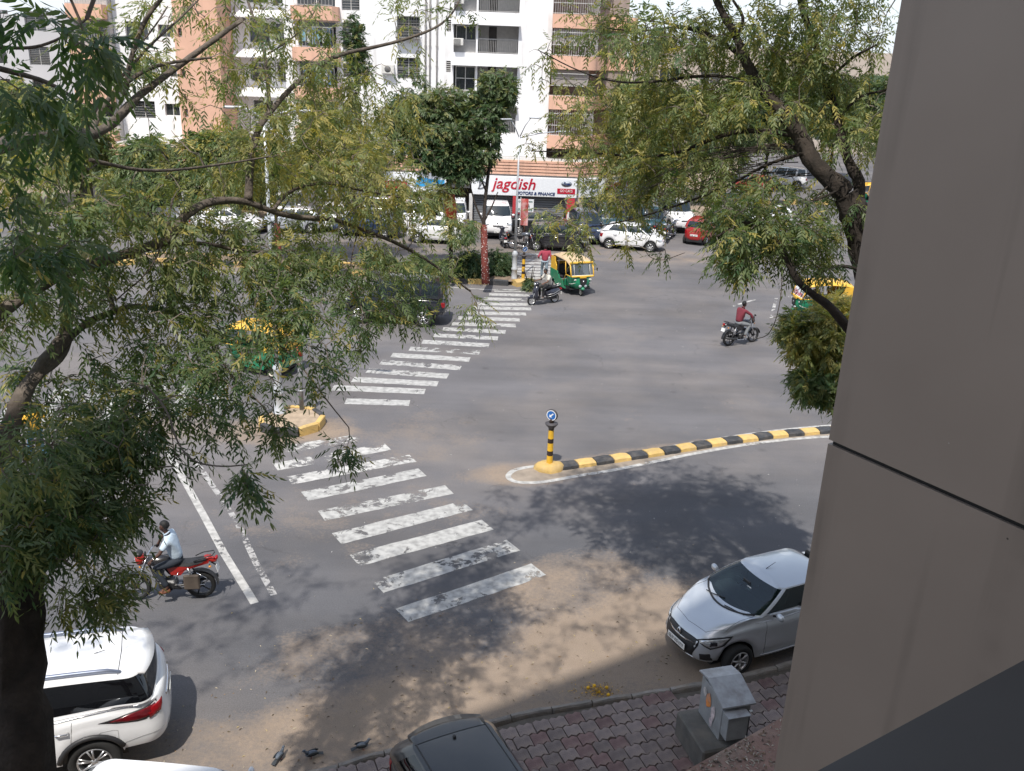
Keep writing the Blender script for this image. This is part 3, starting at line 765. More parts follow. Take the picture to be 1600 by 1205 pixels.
# pigeons
def pigeon(loc, rz, label):
    r = empty('pigeon', loc, rz, label, 'bird', 'pigeons on the sand'); gm = mat('pigeon_grey', (.10, .12, .15), .7, var=.3, scale=20); dk = mat('pigeon_dark', (.03, .035, .04), .6)
    mb = MB(); mb.ell((0, 0, .1), (.12, .06, .055), gm, n=12, k=8, R=Matrix.Rotation(.15, 3, 'Y'), fn=lambda p: Vector((p.x, p.y * (1 - .3 * max(0, -p.x)), p.z)))
    mb.tube([(.07, 0, .12), (.11, 0, .155), (.125, 0, .18)], [.04, .028, .024], gm); mb.ell((.135, 0, .19), (.032, .025, .026), gm, n=10, k=6); mb.build('body', r)
    mb = MB(); mb.tube([(.155, 0, .188), (.185, 0, .178)], [.009, .003], dk, n=5); mb.build('beak', r)
    mb = MB(); mb.add([(-.08, -.03, .095), (-.08, .03, .095), (-.22, .04, .06), (-.22, -.04, .06), (-.08, -.03, .085), (-.08, .03, .085), (-.22, .04, .052), (-.22, -.04, .052)], [(0, 1, 2, 3), (4, 5, 6, 7), (0, 1, 5, 4), (2, 3, 7, 6), (0, 3, 7, 4), (1, 2, 6, 5)], dk); mb.build('tail', r)
    for s in (1, -1):
        mb = MB(); mb.ell((-.03, s * .052, .115), (.11, .016, .038), dk, n=10, k=6, R=Matrix.Rotation(.12, 3, 'Y')); mb.build('wing', r)
        mb = MB(); mb.tube([(.0, s * .025, .06), (.01, s * .028, .0)], .006, mat('pigeon_foot', (.35, .1, .08), .7), n=5); mb.tube([(.01, s * .028, .004), (.04, s * .03, .004)], .005, mat('pigeon_foot', (.35, .1, .08), .7), n=4); mb.build('leg', r)
    r.scale = (.85, .85, .85)
    return r
pigeon(g(437, 1187), math.radians(70), 'blue grey pigeon facing away, leftmost of the three on the sand')
pigeon(g(487, 1184), math.radians(200), 'dark pigeon with its head down, in the middle of the three on the sand')
pigeon(g(566, 1171), math.radians(25), 'brownish grey pigeon nearest the dark parked car')
# ================================================================ apartment block and shops
BW = streaked('wall_white', (.80, .80, .81), .85, (.42, .40, .37), .6, .9, soft=.05)
BS = streaked('wall_salmon', (.66, .40, .29), .85, (.33, .21, .16), .6, 1.2, soft=.08)
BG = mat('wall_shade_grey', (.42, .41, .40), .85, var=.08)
ROOM = mat('room_dark', (.06, .055, .055), .9)
FRM = mat('window_frame', (.55, .54, .52), .6); RAIL = mat('rail_metal', (.38, .37, .36), .5)
WG = glass_mat('window_glass', (.05, .055, .06), .2)
CUR = mat('curtain', (.33, .31, .28), .9, var=.2, scale=4)
YB = 62.4
def P_(x, y, Y=None): return atY(x, y, Y or YB)
def skin(mb, x0, x1, z0, z1, Y, ops, m, dep=.3, rev=None):
    """front skin with real openings and their reveals"""
    xs = sorted({x0, x1} | {q for o in ops for q in o[:2]}); zs = sorted({z0, z1} | {q for o in ops for q in o[2:4]})
    xs = [x for x in xs if x0 <= x <= x1]; zs = [z for z in zs if z0 <= z <= z1]
    for a, b in zip(xs, xs[1:]):
        for c, d in zip(zs, zs[1:]):
            mx, mz = (a + b) / 2, (c + d) / 2
            if any(o[0] < mx < o[1] and o[2] < mz < o[3] for o in ops): continue
            mb.add([(a, Y, c), (b, Y, c), (b, Y, d), (a, Y, d)], [(0, 1, 2, 3)], m)
    for o in ops:
        a, b, c, d = o[:4]; e = Y + dep
        mb.add([(a, Y, c), (b, Y, c), (b, Y, d), (a, Y, d), (a, e, c), (b, e, c), (b, e, d), (a, e, d)], [(0, 1, 5, 4), (1, 2, 6, 5), (2, 3, 7, 6), (3, 0, 4, 7)], rev or m)
def window(par, x0, x1, z0, z1, Y, nx=2, nz=1, grill=False, curtain=False, frame=None):
    mb = MB(); t = .05; F_ = frame or FRM
    w = x1 - x0; h = z1 - z0
    for i in range(nx + 1): mb.box((x0 + w * i / nx, Y, (z0 + z1) / 2), (t, .06, h), F_)
    for j in range(nz + 1): mb.box(((x0 + x1) / 2, Y - .002, z0 + h * j / nz), (w + t, .06, t), F_)
    if grill:
        for k in range(int(h / .16)): mb.box(((x0 + x1) / 2, Y - .08, z0 + .08 + .16 * k), (w, .015, .018), RAIL)
    f = mb.build('window', par)
    for i in range(nx):
        for j in range(nz):
            mb = MB(); mb.add([(x0 + w * i / nx + t / 2, Y + .01, z0 + h * j / nz + t / 2), (x0 + w * (i + 1) / nx - t / 2, Y + .01, z0 + h * j / nz + t / 2), (x0 + w * (i + 1) / nx - t / 2, Y + .01, z0 + h * (j + 1) / nz - t / 2), (x0 + w * i / nx + t / 2, Y + .01, z0 + h * (j + 1) / nz - t / 2)], [(0, 1, 2, 3)], WG)
            mb.build('pane', f)
    mb = MB(); mb.add([(x0 - .1, Y + .9, z0 - .1), (x1 + .1, Y + .9, z0 - .1), (x1 + .1, Y + .9, z1 + .1), (x0 - .1, Y + .9, z1 + .1)], [(0, 1, 2, 3)], ROOM)
    if curtain:
        k = 14; vs = []
        for i in range(k + 1): x = x0 + (w * .55) * i / k; y = Y + .25 + .05 * math.sin(i * 1.9); vs += [(x, y, z0), (x, y, z1)]
        mb.add(vs, [(2 * i, 2 * i + 2, 2 * i + 3, 2 * i + 1) for i in range(k)], CUR)
    mb.build('room', f)
    return f
def railing(par, x0, x1, z0, h, Y, step=.11, name='railing', m=None):
    m = m or RAIL; mb = MB(); n = max(2, int((x1 - x0) / step))
    for i in range(n + 1): mb.box((x0 + (x1 - x0) * i / n, Y, z0 + h / 2), (.022, .022, h), m)
    mb.box(((x0 + x1) / 2, Y, z0 + h), (x1 - x0, .05, .05), m); mb.box(((x0 + x1) / 2, Y, z0 + .06), (x1 - x0, .04, .04), m)
    return mb.build(name, par)
FH = 2.43
apt = empty('apartment_building', (0, 0, 0), 0, 'tall white apartment block with salmon balcony bands and drain pipes behind the parking', 'building')
zt = P_(862, 22).z; NFL = range(-1, 3)     # floor offsets below the one whose band top shows at y 22
xL, x1_, xR = P_(563, 60).x, P_(862, 60).x, P_(935, 60).x
TOP = 24.0; Z0 = P_(862, 228).z - .75
def fl(k): return zt - FH * k               # top of the salmon band of floor k (k=0 highest in view)
ops = []; specs = []
c1 = (P_(620, 40).x, P_(656, 40).x); lv = (P_(698, 40).x, P_(705, 40).x); bal = (P_(709, 40).x, P_(811, 40).x)
zc1 = (P_(640, 60).z, P_(640, 26).z); zlv = (P_(700, 49).z, P_(700, 31).z); zb = (P_(750, 83).z, P_(750, 39).z)
for k in range(-1, 4):
    d = -FH * k
    if zb[0] + d < Z0 + .2: continue
    ops += [(c1[0], c1[1], zc1[0] + d, zc1[1] + d), (lv[0], lv[1], zlv[0] + d, zlv[1] + d), (bal[0], bal[1], zb[0] + d, zb[1] + d)]
mb = MB(); skin(mb, xL, x1_, Z0, TOP, YB, ops, BW, .45)
mb.add([(x1_, YB, Z0), (x1_, YB + 10, Z0), (x1_, YB + 10, TOP), (x1_, YB, TOP)], [(0, 1, 2, 3)], BW)
mb.add([(xL, YB, Z0), (xL, YB + 2, Z0), (xL, YB + 2, TOP), (xL, YB, TOP)], [(0, 1, 2, 3)], BW)
mb.box((( xL + x1_) / 2, YB + 7, (Z0 + TOP) / 2), (x1_ - xL - .04, 10, TOP - Z0 - .02), BG)
mb.build('wall', apt)
for k in range(-1, 4):
    d = -FH * k
    if zb[0] + d < Z0 + .2: continue
    window(apt, c1[0], c1[1], zc1[0] + d, zc1[1] + d, YB + .25, 2, 2, grill=True)
    if k == 0:
        mb = MB(); mb.box(((c1[0] + c1[1]) / 2, YB - .25, zc1[0] + .02), (c1[1] - c1[0] + .1, .5, .06), RAIL)
        for i in range(10): mb.box((c1[0] + (c1[1] - c1[0]) * i / 9, YB - .5, (zc1[0] + zc1[1]) / 2), (.02, .02, zc1[1] - zc1[0]), mat('rail_dark', (.1, .1, .09), .6))
        for i in range(5): mb.box(((c1[0] + c1[1]) / 2, YB - .5, zc1[0] + (zc1[1] - zc1[0]) * i / 4), (c1[1] - c1[0], .02, .02), mat('rail_dark', (.1, .1, .09), .6))
        mb.build('window_cage', apt)
    mb = MB()
    for i in range(6): mb.box(((lv[0] + lv[1]) / 2, YB + .06, zlv[0] + d + .07 + .125 * i), (lv[1] - lv[0] - .02, .1, .03), RAIL, R=Matrix.Rotation(.6, 3, 'X'))
    mb.add([(lv[0], YB + .2, zlv[0] + d), (lv[1], YB + .2, zlv[0] + d), (lv[1], YB + .2, zlv[1] + d), (lv[0], YB + .2, zlv[1] + d)], [(0, 1, 2, 3)], ROOM); mb.build('louvre', apt)
    bz0, bz1 = zb[0] + d, zb[1] + d; bm_ = bal[0] + (bal[1] - bal[0]) * .36
    lo = bz0 + .75 if k != 1 else bz0 + .15
    window(apt, bal[0] + .15, bm_ - .1, lo, bz1 - .08, YB + .4, 2, 2 if k == 1 else 1, curtain=True)
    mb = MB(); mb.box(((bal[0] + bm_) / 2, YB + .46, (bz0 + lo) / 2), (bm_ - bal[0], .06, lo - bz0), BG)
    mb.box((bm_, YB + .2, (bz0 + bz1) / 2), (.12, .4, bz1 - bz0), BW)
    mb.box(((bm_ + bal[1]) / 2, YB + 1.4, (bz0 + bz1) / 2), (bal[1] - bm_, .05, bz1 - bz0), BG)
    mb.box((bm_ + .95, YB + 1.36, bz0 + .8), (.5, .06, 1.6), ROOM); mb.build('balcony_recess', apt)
    railing(apt, bm_ + .06, bal[1], bz0, .85, YB + .05)
    mb = MB(); mb.box(((bal[0] + bal[1]) / 2, YB - .22, bz1 + .05), (bal[1] - bal[0] + .2, .5, .12), BW); mb.build('sun_shade', apt)
    if k in (-1, 0):
        a = empty('air_conditioner', (bal[0] + .32, YB - .12, bz0 + .62), 0, ('air conditioner outdoor unit hung on the top balcony edge of the white block', 'boxy window air conditioner beside the railed balcony of the white block')[k + 1], 'air conditioner')
        mb = MB(); mb.box((0, 0, 0), (.62, .55, .42), mat('ac_white', (.62, .61, .58), .5), bev=.02); mb.build('casing', a)
        mb = MB(); mb.box((-.06, -.285, 0), (.42, .02, .34), mat('ac_grille', (.12, .12, .12), .6))
        for i in range(5): mb.box((-.06, -.298, -.13 + .065 * i), (.42, .012, .015), mat('ac_white', (.62, .61, .58), .5))
        mb.build('grille', a)
for px_ in (665, 672, 683):
    x = P_(px_, 60).x; mb = MB(); mb.tube([(x, YB - .1, Z0), (x, YB - .1, TOP)], .05, mat('pipe_grey', (.42, .40, .38), .6), n=6)
    for k in range(9): mb.box((x, YB - .06, Z0 + .6 + 1.2 * k), (.16, .1, .06), mat('pipe_grey', (.42, .40, .38), .6))
    mb.build('drain_pipe', apt)
for (px_, py_, yy_, lab_) in ((607, 108, YB, 'small air conditioner on the white wall left of the drain pipes'), (548, 128, YB + .6, 'air conditioner under a window of the left white wing'), (410, 92, YB + 2.5, 'air conditioner among the slanting awnings'), (233, 96, YB + 1, 'air conditioner on the white block left of the salmon tower')):
    q_ = atY(px_, py_, yy_); a = empty('air_conditioner', (q_.x, yy_ - .2, q_.z), 0, lab_, 'air conditioner')
    mb = MB(); mb.box((0, 0, 0), (.8, .38, .55), mat('ac_white', (.62, .61, .58), .5), bev=.02); mb.build('casing', a)
    mb = MB(); mb.lathe([(.001, -.2), (.2, -.2), (.21, -.18)], mat('ac_grille', (.12, .12, .12), .6), axis='Y', n=16); mb.build('grille', a)
# rounded balcony stack
for k in range(-1, 4):
    z1 = fl(k); z0 = z1 - .80
    mb = MB(); ring = []
    for i in range(13):
        a = math.pi / 2 * i / 12
        ring.append((x1_ + (xR - x1_) * .72 + (xR - x1_) * .28 * math.sin(a), YB - .75 + .7 * (1 - math.cos(a))))
    ring = [(x1_ + .004, YB - .75)] + ring + [(xR + .9, YB + 1.6), (xR + 2.6, YB + 1.6), (xR + 2.6, YB + 4), (x1_ + .004, YB + 4)]
    mb.prism(ring, z0, z1, BS); mb.build('balcony_band', apt)
    mb = MB(); zh = z0 + FH - (z1 - z0) - .0
    m_ = mat('grill_white', (.55, .54, .52), .5)
    pts = ring[:14]
    L_ = []
    for (a, b) in zip(pts, pts[1:]):
        n = max(1, int(math.dist(a, b) / .14))
        for i in range(n): L_.append((a[0] + (b[0] - a[0]) * i / n, a[1] + (b[1] - a[1]) * i / n))
    htop = z1 + FH - .80
    if k in (-1, 0, 1, 3):
        for (x, y) in L_: mb.box((x, y + .1, (z1 + htop) / 2), (.022, .022, htop - z1), m_)
    for zz in ((z1 + .05), z1 + .65, htop - .25):
        for (a, b) in zip(pts, pts[1:]):
            c = ((a[0] + b[0]) / 2, (a[1] + b[1]) / 2 + .1, zz); mb.box(c, (math.dist(a, b) + .02, .03, .035), m_, rz=math.atan2(b[1] - a[1], b[0] - a[0]))
    mb.build('balcony_grill', apt)
    if k in (1, 2):
        mb = MB(); mb.box(((x1_ + xR) / 2 - .2, YB - .45, (z1 + htop) / 2 + .3), ((xR - x1_) * .8, .04, (htop - z1) * .6), mat('blind', (.30, .27, .25), .9, var=.1)); mb.build('roll_blind', apt)
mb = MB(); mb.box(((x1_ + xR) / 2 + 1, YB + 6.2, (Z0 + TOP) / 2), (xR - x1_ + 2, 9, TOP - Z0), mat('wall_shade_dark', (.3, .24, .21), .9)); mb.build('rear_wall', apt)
# left wings
def wing(name, label, xa, xb, Y, z0, z1, m, ops, wins=True, **k):
    r = empty(name, (0, 0, 0), 0, label, 'building')
    mb = MB(); skin(mb, xa, xb, z0, z1, Y, ops, m, .35)
    for x in (xa, xb): mb.add([(x, Y, z0), (x, Y + 10, z0), (x, Y + 10, z1), (x, Y, z1)], [(0, 1, 2, 3)], m)
    mb.add([(xa, Y, z1), (xb, Y, z1), (xb, Y + 10, z1), (xa, Y + 10, z1)], [(0, 1, 2, 3)], BG)
    mb.box(((xa + xb) / 2, Y + 6.5, (z0 + z1) / 2 - .05), (xb - xa - .05, 10, z1 - z0 - .1), ROOM)
    mb.build('wall', r)
    for o in ops: window(r, o[0], o[1], o[2], o[3], Y + .22, 2, 1, grill=rnd.random() < .5, curtain=rnd.random() < .5)
    return r
ox = (P_(532, 50).x, P_(560, 50).x); oz = (P_(540, 80).z, P_(540, 35).z)
w1 = wing('apartment_wing', 'white wing of the apartment block with salmon balcony fronts left of the pipes', P_(440, 50).x, xL - .01, YB + .6, 0, 22, BW,
    [(ox[0], ox[1], oz[0] - FH * k, oz[1] - FH * k) for k in range(-1, 4)] + [(P_(462, 50).x, P_(522, 50).x, P_(500, 74).z - FH * k, P_(500, 34).z - FH * k) for k in range(-1, 4)])
for k in range(-1, 4):
    z1 = P_(490, 74).z - FH * k
    mb = MB(); a, b = P_(455, 50).x, P_(529, 50).x
    mb.prism([(a, YB + .59), (a, YB), (a + .3, YB - .35), (b - .3, YB - .35), (b, YB), (b, YB + .59)], z1 - .82, z1, BS); mb.build('balcony_front', w1)
    railing(w1, a + .3, b - .3, z1, 1.2, YB - .25, step=.2, name='balcony_grill', m=RAIL)
    if k in (0, 1):
        mb = MB()
        for i in range(6): mb.box((a + .8 + .32 * i, YB - .1, z1 + .7), (.24, .03, .7 + .15 * (i % 3)), mat('laundry_%d' % (i % 3), [(.2, .35, .42), (.45, .45, .45), (.12, .2, .3)][i % 3], .9))
        mb.build('laundry', w1)
w2 = wing('apartment_wing', 'white flats with slanting white awnings between two salmon walls', P_(345, 50).x, P_(440, 50).x - .02, YB + 2.5, 0, 20, BW,
    [(P_(372, 50).x, P_(405, 50).x, P_(390, 66).z - FH * k, P_(390, 34).z - FH * k) for k in range(-1, 4)] + [(P_(415, 50).x, P_(432, 50).x, P_(390, 66).z - FH * k, P_(390, 34).z - FH * k) for k in range(-1, 4)])
for k in range(-1, 3):
    z = P_(380, 24).z - FH * k; a, b = P_(350, 50).x, P_(436, 50).x
    mb = MB(); mb.add([(a, YB + 2.5, z + .5), (b, YB + 2.5, z + .5), (b, YB + 1.3, z), (a, YB + 1.3, z), (a, YB + 2.5, z + .42), (b, YB + 2.5, z + .42), (b, YB + 1.3, z - .08), (a, YB + 1.3, z - .08)], [(0, 1, 2, 3), (4, 5, 6, 7), (2, 3, 7, 6), (0, 3, 7, 4), (1, 2, 6, 5)], BW); mb.build('awning', w2)
w3 = wing('apartment_wing', 'plain salmon stair tower rising behind the branches', P_(276, 50).x, P_(345, 50).x - .02, YB - .5, 0, 21, BS, [(P_(276, 50).x + .25, P_(276, 50).x + .5, P_(280, 58).z - FH * k, P_(280, 44).z - FH * k) for k in range(-1, 4)])
w4 = wing('apartment_wing', 'white block with dark window strips between the salmon tower and the box balconies', P_(168, 50).x, P_(276, 50).x - .02, YB + 1.0, 0, 20, BW,
    [(P_(186, 50).x, P_(222, 50).x, P_(200, 62).z - FH * k, P_(200, 33).z - FH * k) for k in range(-1, 4)] + [(P_(238, 50).x, P_(262, 50).x, P_(250, 58).z - FH * k, P_(250, 38).z - FH * k) for k in range(-1, 4)])
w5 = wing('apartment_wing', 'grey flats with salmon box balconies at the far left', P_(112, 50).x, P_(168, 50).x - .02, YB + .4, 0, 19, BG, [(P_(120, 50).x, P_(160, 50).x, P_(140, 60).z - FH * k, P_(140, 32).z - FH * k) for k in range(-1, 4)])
for k in range(-1, 4):
    z1 = P_(140, 10).z - FH * 1.05 * k + .1; a, b = P_(110, 50).x, P_(166, 50).x
    mb = MB(); mb.box(((a + b) / 2, YB, z1 - .4), (b - a, .8, .85), BS); mb.build('box_balcony', w5)
    railing(w5, a, b, z1, .9, YB - .3, step=.16, name='balcony_grill')
xa, xb = atY(-260, 60, 95).x, atY(112, 60, 95).x
far_ops = [(xa + 2 + 4.2 * i, xa + 4 + 4.2 * i, 1.5 + 3.1 * j, 3.2 + 3.1 * j) for i in range(6) for j in range(4) if xa + 4.3 + 4.2 * i < xb]
w6 = wing('far_building', 'pale grey building far back at the top left under the sky', xa, xb, 95, 0, atY(60, 24, 95).z, mat('wall_far_grey', (.46, .46, .48), .9, var=.06, scale=.4), far_ops)
xa, xb = atY(1010, 60, 120).x, atY(1500, 60, 120).x
far_ops = [(xa + 2 + 5 * i, xa + 4.4 + 5 * i, 1.5 + 3.1 * j, 3.2 + 3.1 * j) for i in range(9) for j in range(3) if xa + 4.6 + 5 * i < xb]
w7 = wing('far_building', 'low beige building across the junction behind the right tree', xa, xb, 120, 0, atY(1300, 80, 120).z, mat('wall_far_beige', (.42, .36, .31), .9, var=.1, scale=.4), far_ops)

# ---------------------------------------------------------------- shops
YS = 60.6
shop = empty('shop_row', (0, 0, 0), 0, 'row of ground floor shops with steel shutters under an orange striped parapet', 'building')
xc = P_(902, 290, YS).x
za, zbm = P_(820, 276, YS).z, P_(820, 306, YS).z       # sign top and bottom
zp = P_(820, 250, YS).z
XLs = P_(90, 300, YS).x
rdir = Vector((.82, .57, 0)).normalized(); RC = Vector((xc, YS, 0)); RE = RC + rdir * 7.2
def face_quad(mb, A, B, z0, z1, m, off=0.0, thick=.1):
    d = (B - A).normalized(); nn = Vector((d.y, -d.x, 0)); c = (A + B) / 2 + nn * (off + thick / 2); c.z = (z0 + z1) / 2
    mb.box(c, ((B - A).length, thick, z1 - z0), m, rz=math.atan2(d.y, d.x))
A_ = Vector((XLs, YS, 0))
# parapet of orange bands, each its own piece
for (A, B) in ((A_, RC), (RC, RE)):
    n = 5; h = (zp - za - .1) / n
    for i in range(n):
        mb = MB(); face_quad(mb, A, B, za + .1 + h * i + .03, za + .1 + h * (i + 1) - .03, BS, 0.02 + .03 * (i % 2)); mb.build('parapet_band', shop)
    mb = MB(); face_quad(mb, A, B, za + .1, zp, mat('band_line', (.7, .6, .52), .8), 0.0, .02); mb.build('parapet_wall', shop)
mb = MB(); mb.add([(XLs, YS, zp), (xc, YS, zp), (RE.x, RE.y, zp), (RE.x - 2, RE.y + 3, zp), (XLs, YB + 1, zp)], [(0, 1, 2, 3, 4)], BG); mb.build('podium_roof', shop)
shut = mat('shutter_grey', (.20, .22, .245), .5, metal=.3, var=.08, scale=3)
pier = mat('pier_red', (.45, .04, .05), .6); pw = mat('pier_white', (.6, .6, .6), .7)
bays = [(735, 803, shut), (807, 886, shut)]
def shutter(A, B, z0, z1, name='shutter'):
    mb = MB(); n = int((z1 - z0) / .14); d = (B - A).normalized(); nn = Vector((d.y, -d.x, 0))
    for i in range(n):
        z = z0 + (z1 - z0) * (i + .5) / n; c = (A + B) / 2 + nn * (-.25 + .0); c.z = z
        mb.box(c, ((B - A).length, .05, (z1 - z0) / n * .82), shut, rz=math.atan2(d.y, d.x), bev=.012)
    c = (A + B) / 2 - nn * .28; c.z = (z0 + z1) / 2; mb.box(c, ((B - A).length, .02, z1 - z0), ROOM, rz=math.atan2(d.y, d.x))
    return mb.build(name, shop)
xs_ = [P_(p, 310, YS).x for p in (736, 804, 886)]
for a, b in zip(xs_, xs_[1:]): shutter(Vector((a + .12, YS, 0)), Vector((b - .12, YS, 0)), 0, zbm)
for x, m in ((xs_[0], pw), (xs_[1], pier), (xs_[2] + .25, pier)):
    mb = MB(); mb.box((x, YS - .05, zbm / 2), (.22 if m is not pier or x == xs_[1] else .5, .3, zbm), m); mb.build('pier', shop)
mb = MB(); mb.box((xs_[2] + .28, YS - .22, zbm * .35), (.5, .04, .7), pw); mb.build('pier_panel', shop)
# open dark shops further left and round the corner
for i in range(7):
    x = xs_[0] - 3.1 * (i + 1)
    mb = MB(); mb.box((x, YS, zbm / 2), (.3, .3, zbm), pw); mb.build('pier', shop)
mb = MB(); mb.box(((XLs + xs_[0]) / 2, YS + 2.5, zbm / 2), (xs_[0] - XLs, .1, zbm), ROOM); mb.build('shop_interior', shop)
for i in range(2): shutter(RC + rdir * (.5 + 2.6 * i), RC + rdir * (2.8 + 2.6 * i), 0, zbm)
for i in range(3):
    c = RC + rdir * (.3 + 2.6 * i); mb = MB(); mb.box((c.x, c.y, zbm / 2), (.3, .3, zbm), mat('pier_beige', (.4, .34, .28), .7)); mb.build('pier', shop)
# signs
def signboard(A, B, z0, z1, label, tex, cat='shop sign'):
    d = (B - A).normalized(); nn = Vector((d.y, -d.x, 0)); c = (A + B) / 2 + nn * .12; c.z = (z0 + z1) / 2
    s = empty('shop_sign', c, math.atan2(d.y, d.x), label, cat)
    W = (B - A).length; H = z1 - z0
    mb = MB(); mb.box((0, 0, 0), (W, .2, H), mat('sign_panel', (.72, .74, .77), .4, var=.02), bev=.02); mb.build('board', s)
    for (body, x, z, size, wd, m, sh, bold) in tex:
        t = text_mesh('lettering', body, size, m, extrude=.01, shear=sh, bold=bold, width=wd, parent=s); t.rotation_euler = (math.pi / 2, 0, 0); t.location = (x, -.115, z)
    return s, W, H
RED = mat('sign_red', (.42, .01, .03), .4); NAVY = mat('sign_navy', (.01, .03, .12), .4); WHT = mat('sign_white', (.8, .8, .8), .4)
def logo_swirl(s, x, z, r):
    mb = MB(); m = mat('logo_grey', (.10, .11, .13), .4)
    pts = [(x + r * (.5 + .5 * math.cos(a)) * math.cos(a) * 1.1, -.12, z + r * .75 * math.sin(a)) for a in [2 * math.pi * k / 20 for k in range(21)]]
    mb.tube(pts, r * .09, m, n=5); mb.tube([(x - r * .9, -.12, z + r * .5), (x - r * .2, -.12, z + r * .75), (x + r * .3, -.12, z + r * .1), (x - r * .3, -.12, z - r * .8)], r * .08, m, n=5)
    mb.ell((x + r * .2, -.12, z + r * .8), (r * .35, .02, r * .14), mat('logo_green', (.02, .18, .08), .5), n=10, k=6); mb.build('logo', s)
def oval_badge(s, x, z, rx, rz_, txt, size):
    mb = MB(); mb.lathe([(.001, -.013), (1, -.012), (1, 0)], mat('badge_grey', (.35, .38, .42), .4), n=24, axis='Y'); o = mb.build('oval_badge', s); o.scale = (rx, 1, rz_); o.location = (x, -.108, z)
    t = text_mesh('badge_lettering', txt, size, NAVY, extrude=.004, bold=.008, width=rx * 1.3, parent=s, shear=.2); t.rotation_euler = (math.pi / 2, 0, 0); t.location = (x, -.128, z)
Lx = P_(737, 290, YS).x; W1 = xc - Lx; mid = (xc + Lx) / 2
def sx(px): return P_(px, 292, YS).x - mid
s1, W1, H1 = signboard(Vector((Lx, YS, 0)), Vector((xc - .02, YS, 0)), zbm, za, 'long white shop sign reading jagdish MOTORS & FINANCE in red and navy, facing the junction',
    [('jagdish', sx(803), .13, 1.0, sx(838) - sx(769), RED, .25, .012), ('MOTORS & FINANCE', sx(837), -H1 * .36 if False else -.42, .27, sx(868) - sx(807), NAVY, .15, .008)])
logo_swirl(s1, sx(750), .05, .36)
oval_badge(s1, sx(885), .28, .34, .19, 'Fuel', .26)
mb = MB(); mb.box((sx(885), -.112, -.2), (1.15, .02, .34), RED); mb.build('red_panel', s1)
t = text_mesh('panel_lettering', 'GO CARS', .24, WHT, extrude=.004, width=.8, parent=s1); t.rotation_euler = (math.pi / 2, 0, 0); t.location = (sx(885), -.128, -.18)
s2, W2, H2 = signboard(RC + rdir * .1, RC + rdir * 6.6, zbm, za, 'angled white shop sign reading jagdish on the side face round the corner',
    [('jagdish', .1, .12, .9, 2.6, RED, .25, .012), ('MOTORS & FINANCE', 1.2, -.4, .27, 2.4, NAVY, .15, .008)])
logo_swirl(s2, -2.3, .05, .45); oval_badge(s2, 2.8, .25, .4, .2, 'Fuel', .26)
Bx0, Bx1 = P_(640, 290, YS).x, P_(700, 290, YS).x
s3, W3, H3 = signboard(Vector((Bx0, YS, 0)), Vector((Bx1, YS, 0)), zbm, za, 'white shop sign with a blue swoosh half hidden by the dark round tree', [])
mb = MB(); mb.prism([(-W3 / 2 + .3, -.3), (W3 / 2 - .2, -.05), (W3 / 2 - .2, .2), (.1, .25), (-W3 / 2 + .6, .4)], .1, .12, mat('sign_sky', (.03, .3, .6), .4), M4=Matrix(((1, 0, 0, 0), (0, 0, -1, 0), (0, 1, 0, 0), (0, 0, 0, 1)))); mb.build('blue_swoosh', s3)
Bx0, Bx1 = P_(600, 290, YS).x, P_(639, 290, YS).x
s4, W4, H4 = signboard(Vector((Bx0, YS, 0)), Vector((Bx1, YS, 0)), zbm, za, 'small red and white shop sign left of the blue swoosh sign', [])
mb = MB(); mb.box((0, -.115, -.2), (W4 - .2, .02, .5), RED); mb.build('red_panel', s4)
# ================================================================ street lamps and posts
LW = mat('lamp_white', (.48, .50, .53), .45, metal=.2, var=.05)
def street_lamp(base, h, label, arms, r0=.11, stump=1.9, r1=.05, heads=True):
    s = empty('street_lamp', base, 0, label, 'street lamp', 'street lamps of the junction')
    mb = MB(); mb.lathe([(.001, 0), (.2, 0), (.2, .05), (.145, .09), (.135, .6), (.16, .63), (.16, .70), (.12, .76), (.115, 1.3), (.145, 1.35), (.14, 1.45), (.07, 1.58)], LW, n=16); mb.build('base', s)
    mb = MB(); mb.tube([(0, 0, 1.5), (0, 0, h * .6), (0, 0, h)], [.065, .052, .04], LW, n=10); mb.build('pole', s)
    for (dx, dy, dz) in arms:
        mb = MB(); mb.tube([(0, 0, h - .1), (dx * .5, dy * .5, h + dz * .55), (dx, dy, h + dz)], .026, LW, n=8); a = mb.build('arm', s)
        u = Vector((dx, dy, 0)).normalized(); c = Vector((dx, dy, h + dz)) + u * .22
        mb = MB(); mb.box(c, (.55, .2, .06), LW, rz=math.atan2(dy, dx), bev=.025); mb.box(c + Vector((0, 0, -.035)), (.38, .14, .012), mat('lamp_panel', (.5, .5, .46), .3), rz=math.atan2(dy, dx)); mb.build('lamp_head', a)
    return s
lb = g(803, 441)
lt = (CAM_H + ray(808, 212).z * ((lb.xy.length) / Vector((ray(808, 212).x, ray(808, 212).y)).length))
street_lamp((lb.x, lb.y, 0), lt, 'tall white double armed street lamp on the far median beside the round tree', [(-.45, -.3, .75), (.5, -.2, .85), (1.9, .2, .25)])
lb = g(437, 655)
lt = (CAM_H + ray(420, 182).z * ((lb.xy.length) / Vector((ray(420, 182).x, ray(420, 182).y)).length))
street_lamp((lb.x, lb.y, .2), lt - .2, 'tall white double armed street lamp standing on the small round island', [(-.55, -.1, .22), (.95, -.2, .2)])
lb = Vector((8.2, 62, 0)); street_lamp((9.0, 66, 0), 5.0, 'short pale lamp post far back between the branches right of the shops', [(-.3, 0, .2)])
sb = g(472, 650); sp = empty('signal_post', (sb.x, sb.y, .2), 0, 'short grey steel post with a small red top on the round island', 'post')
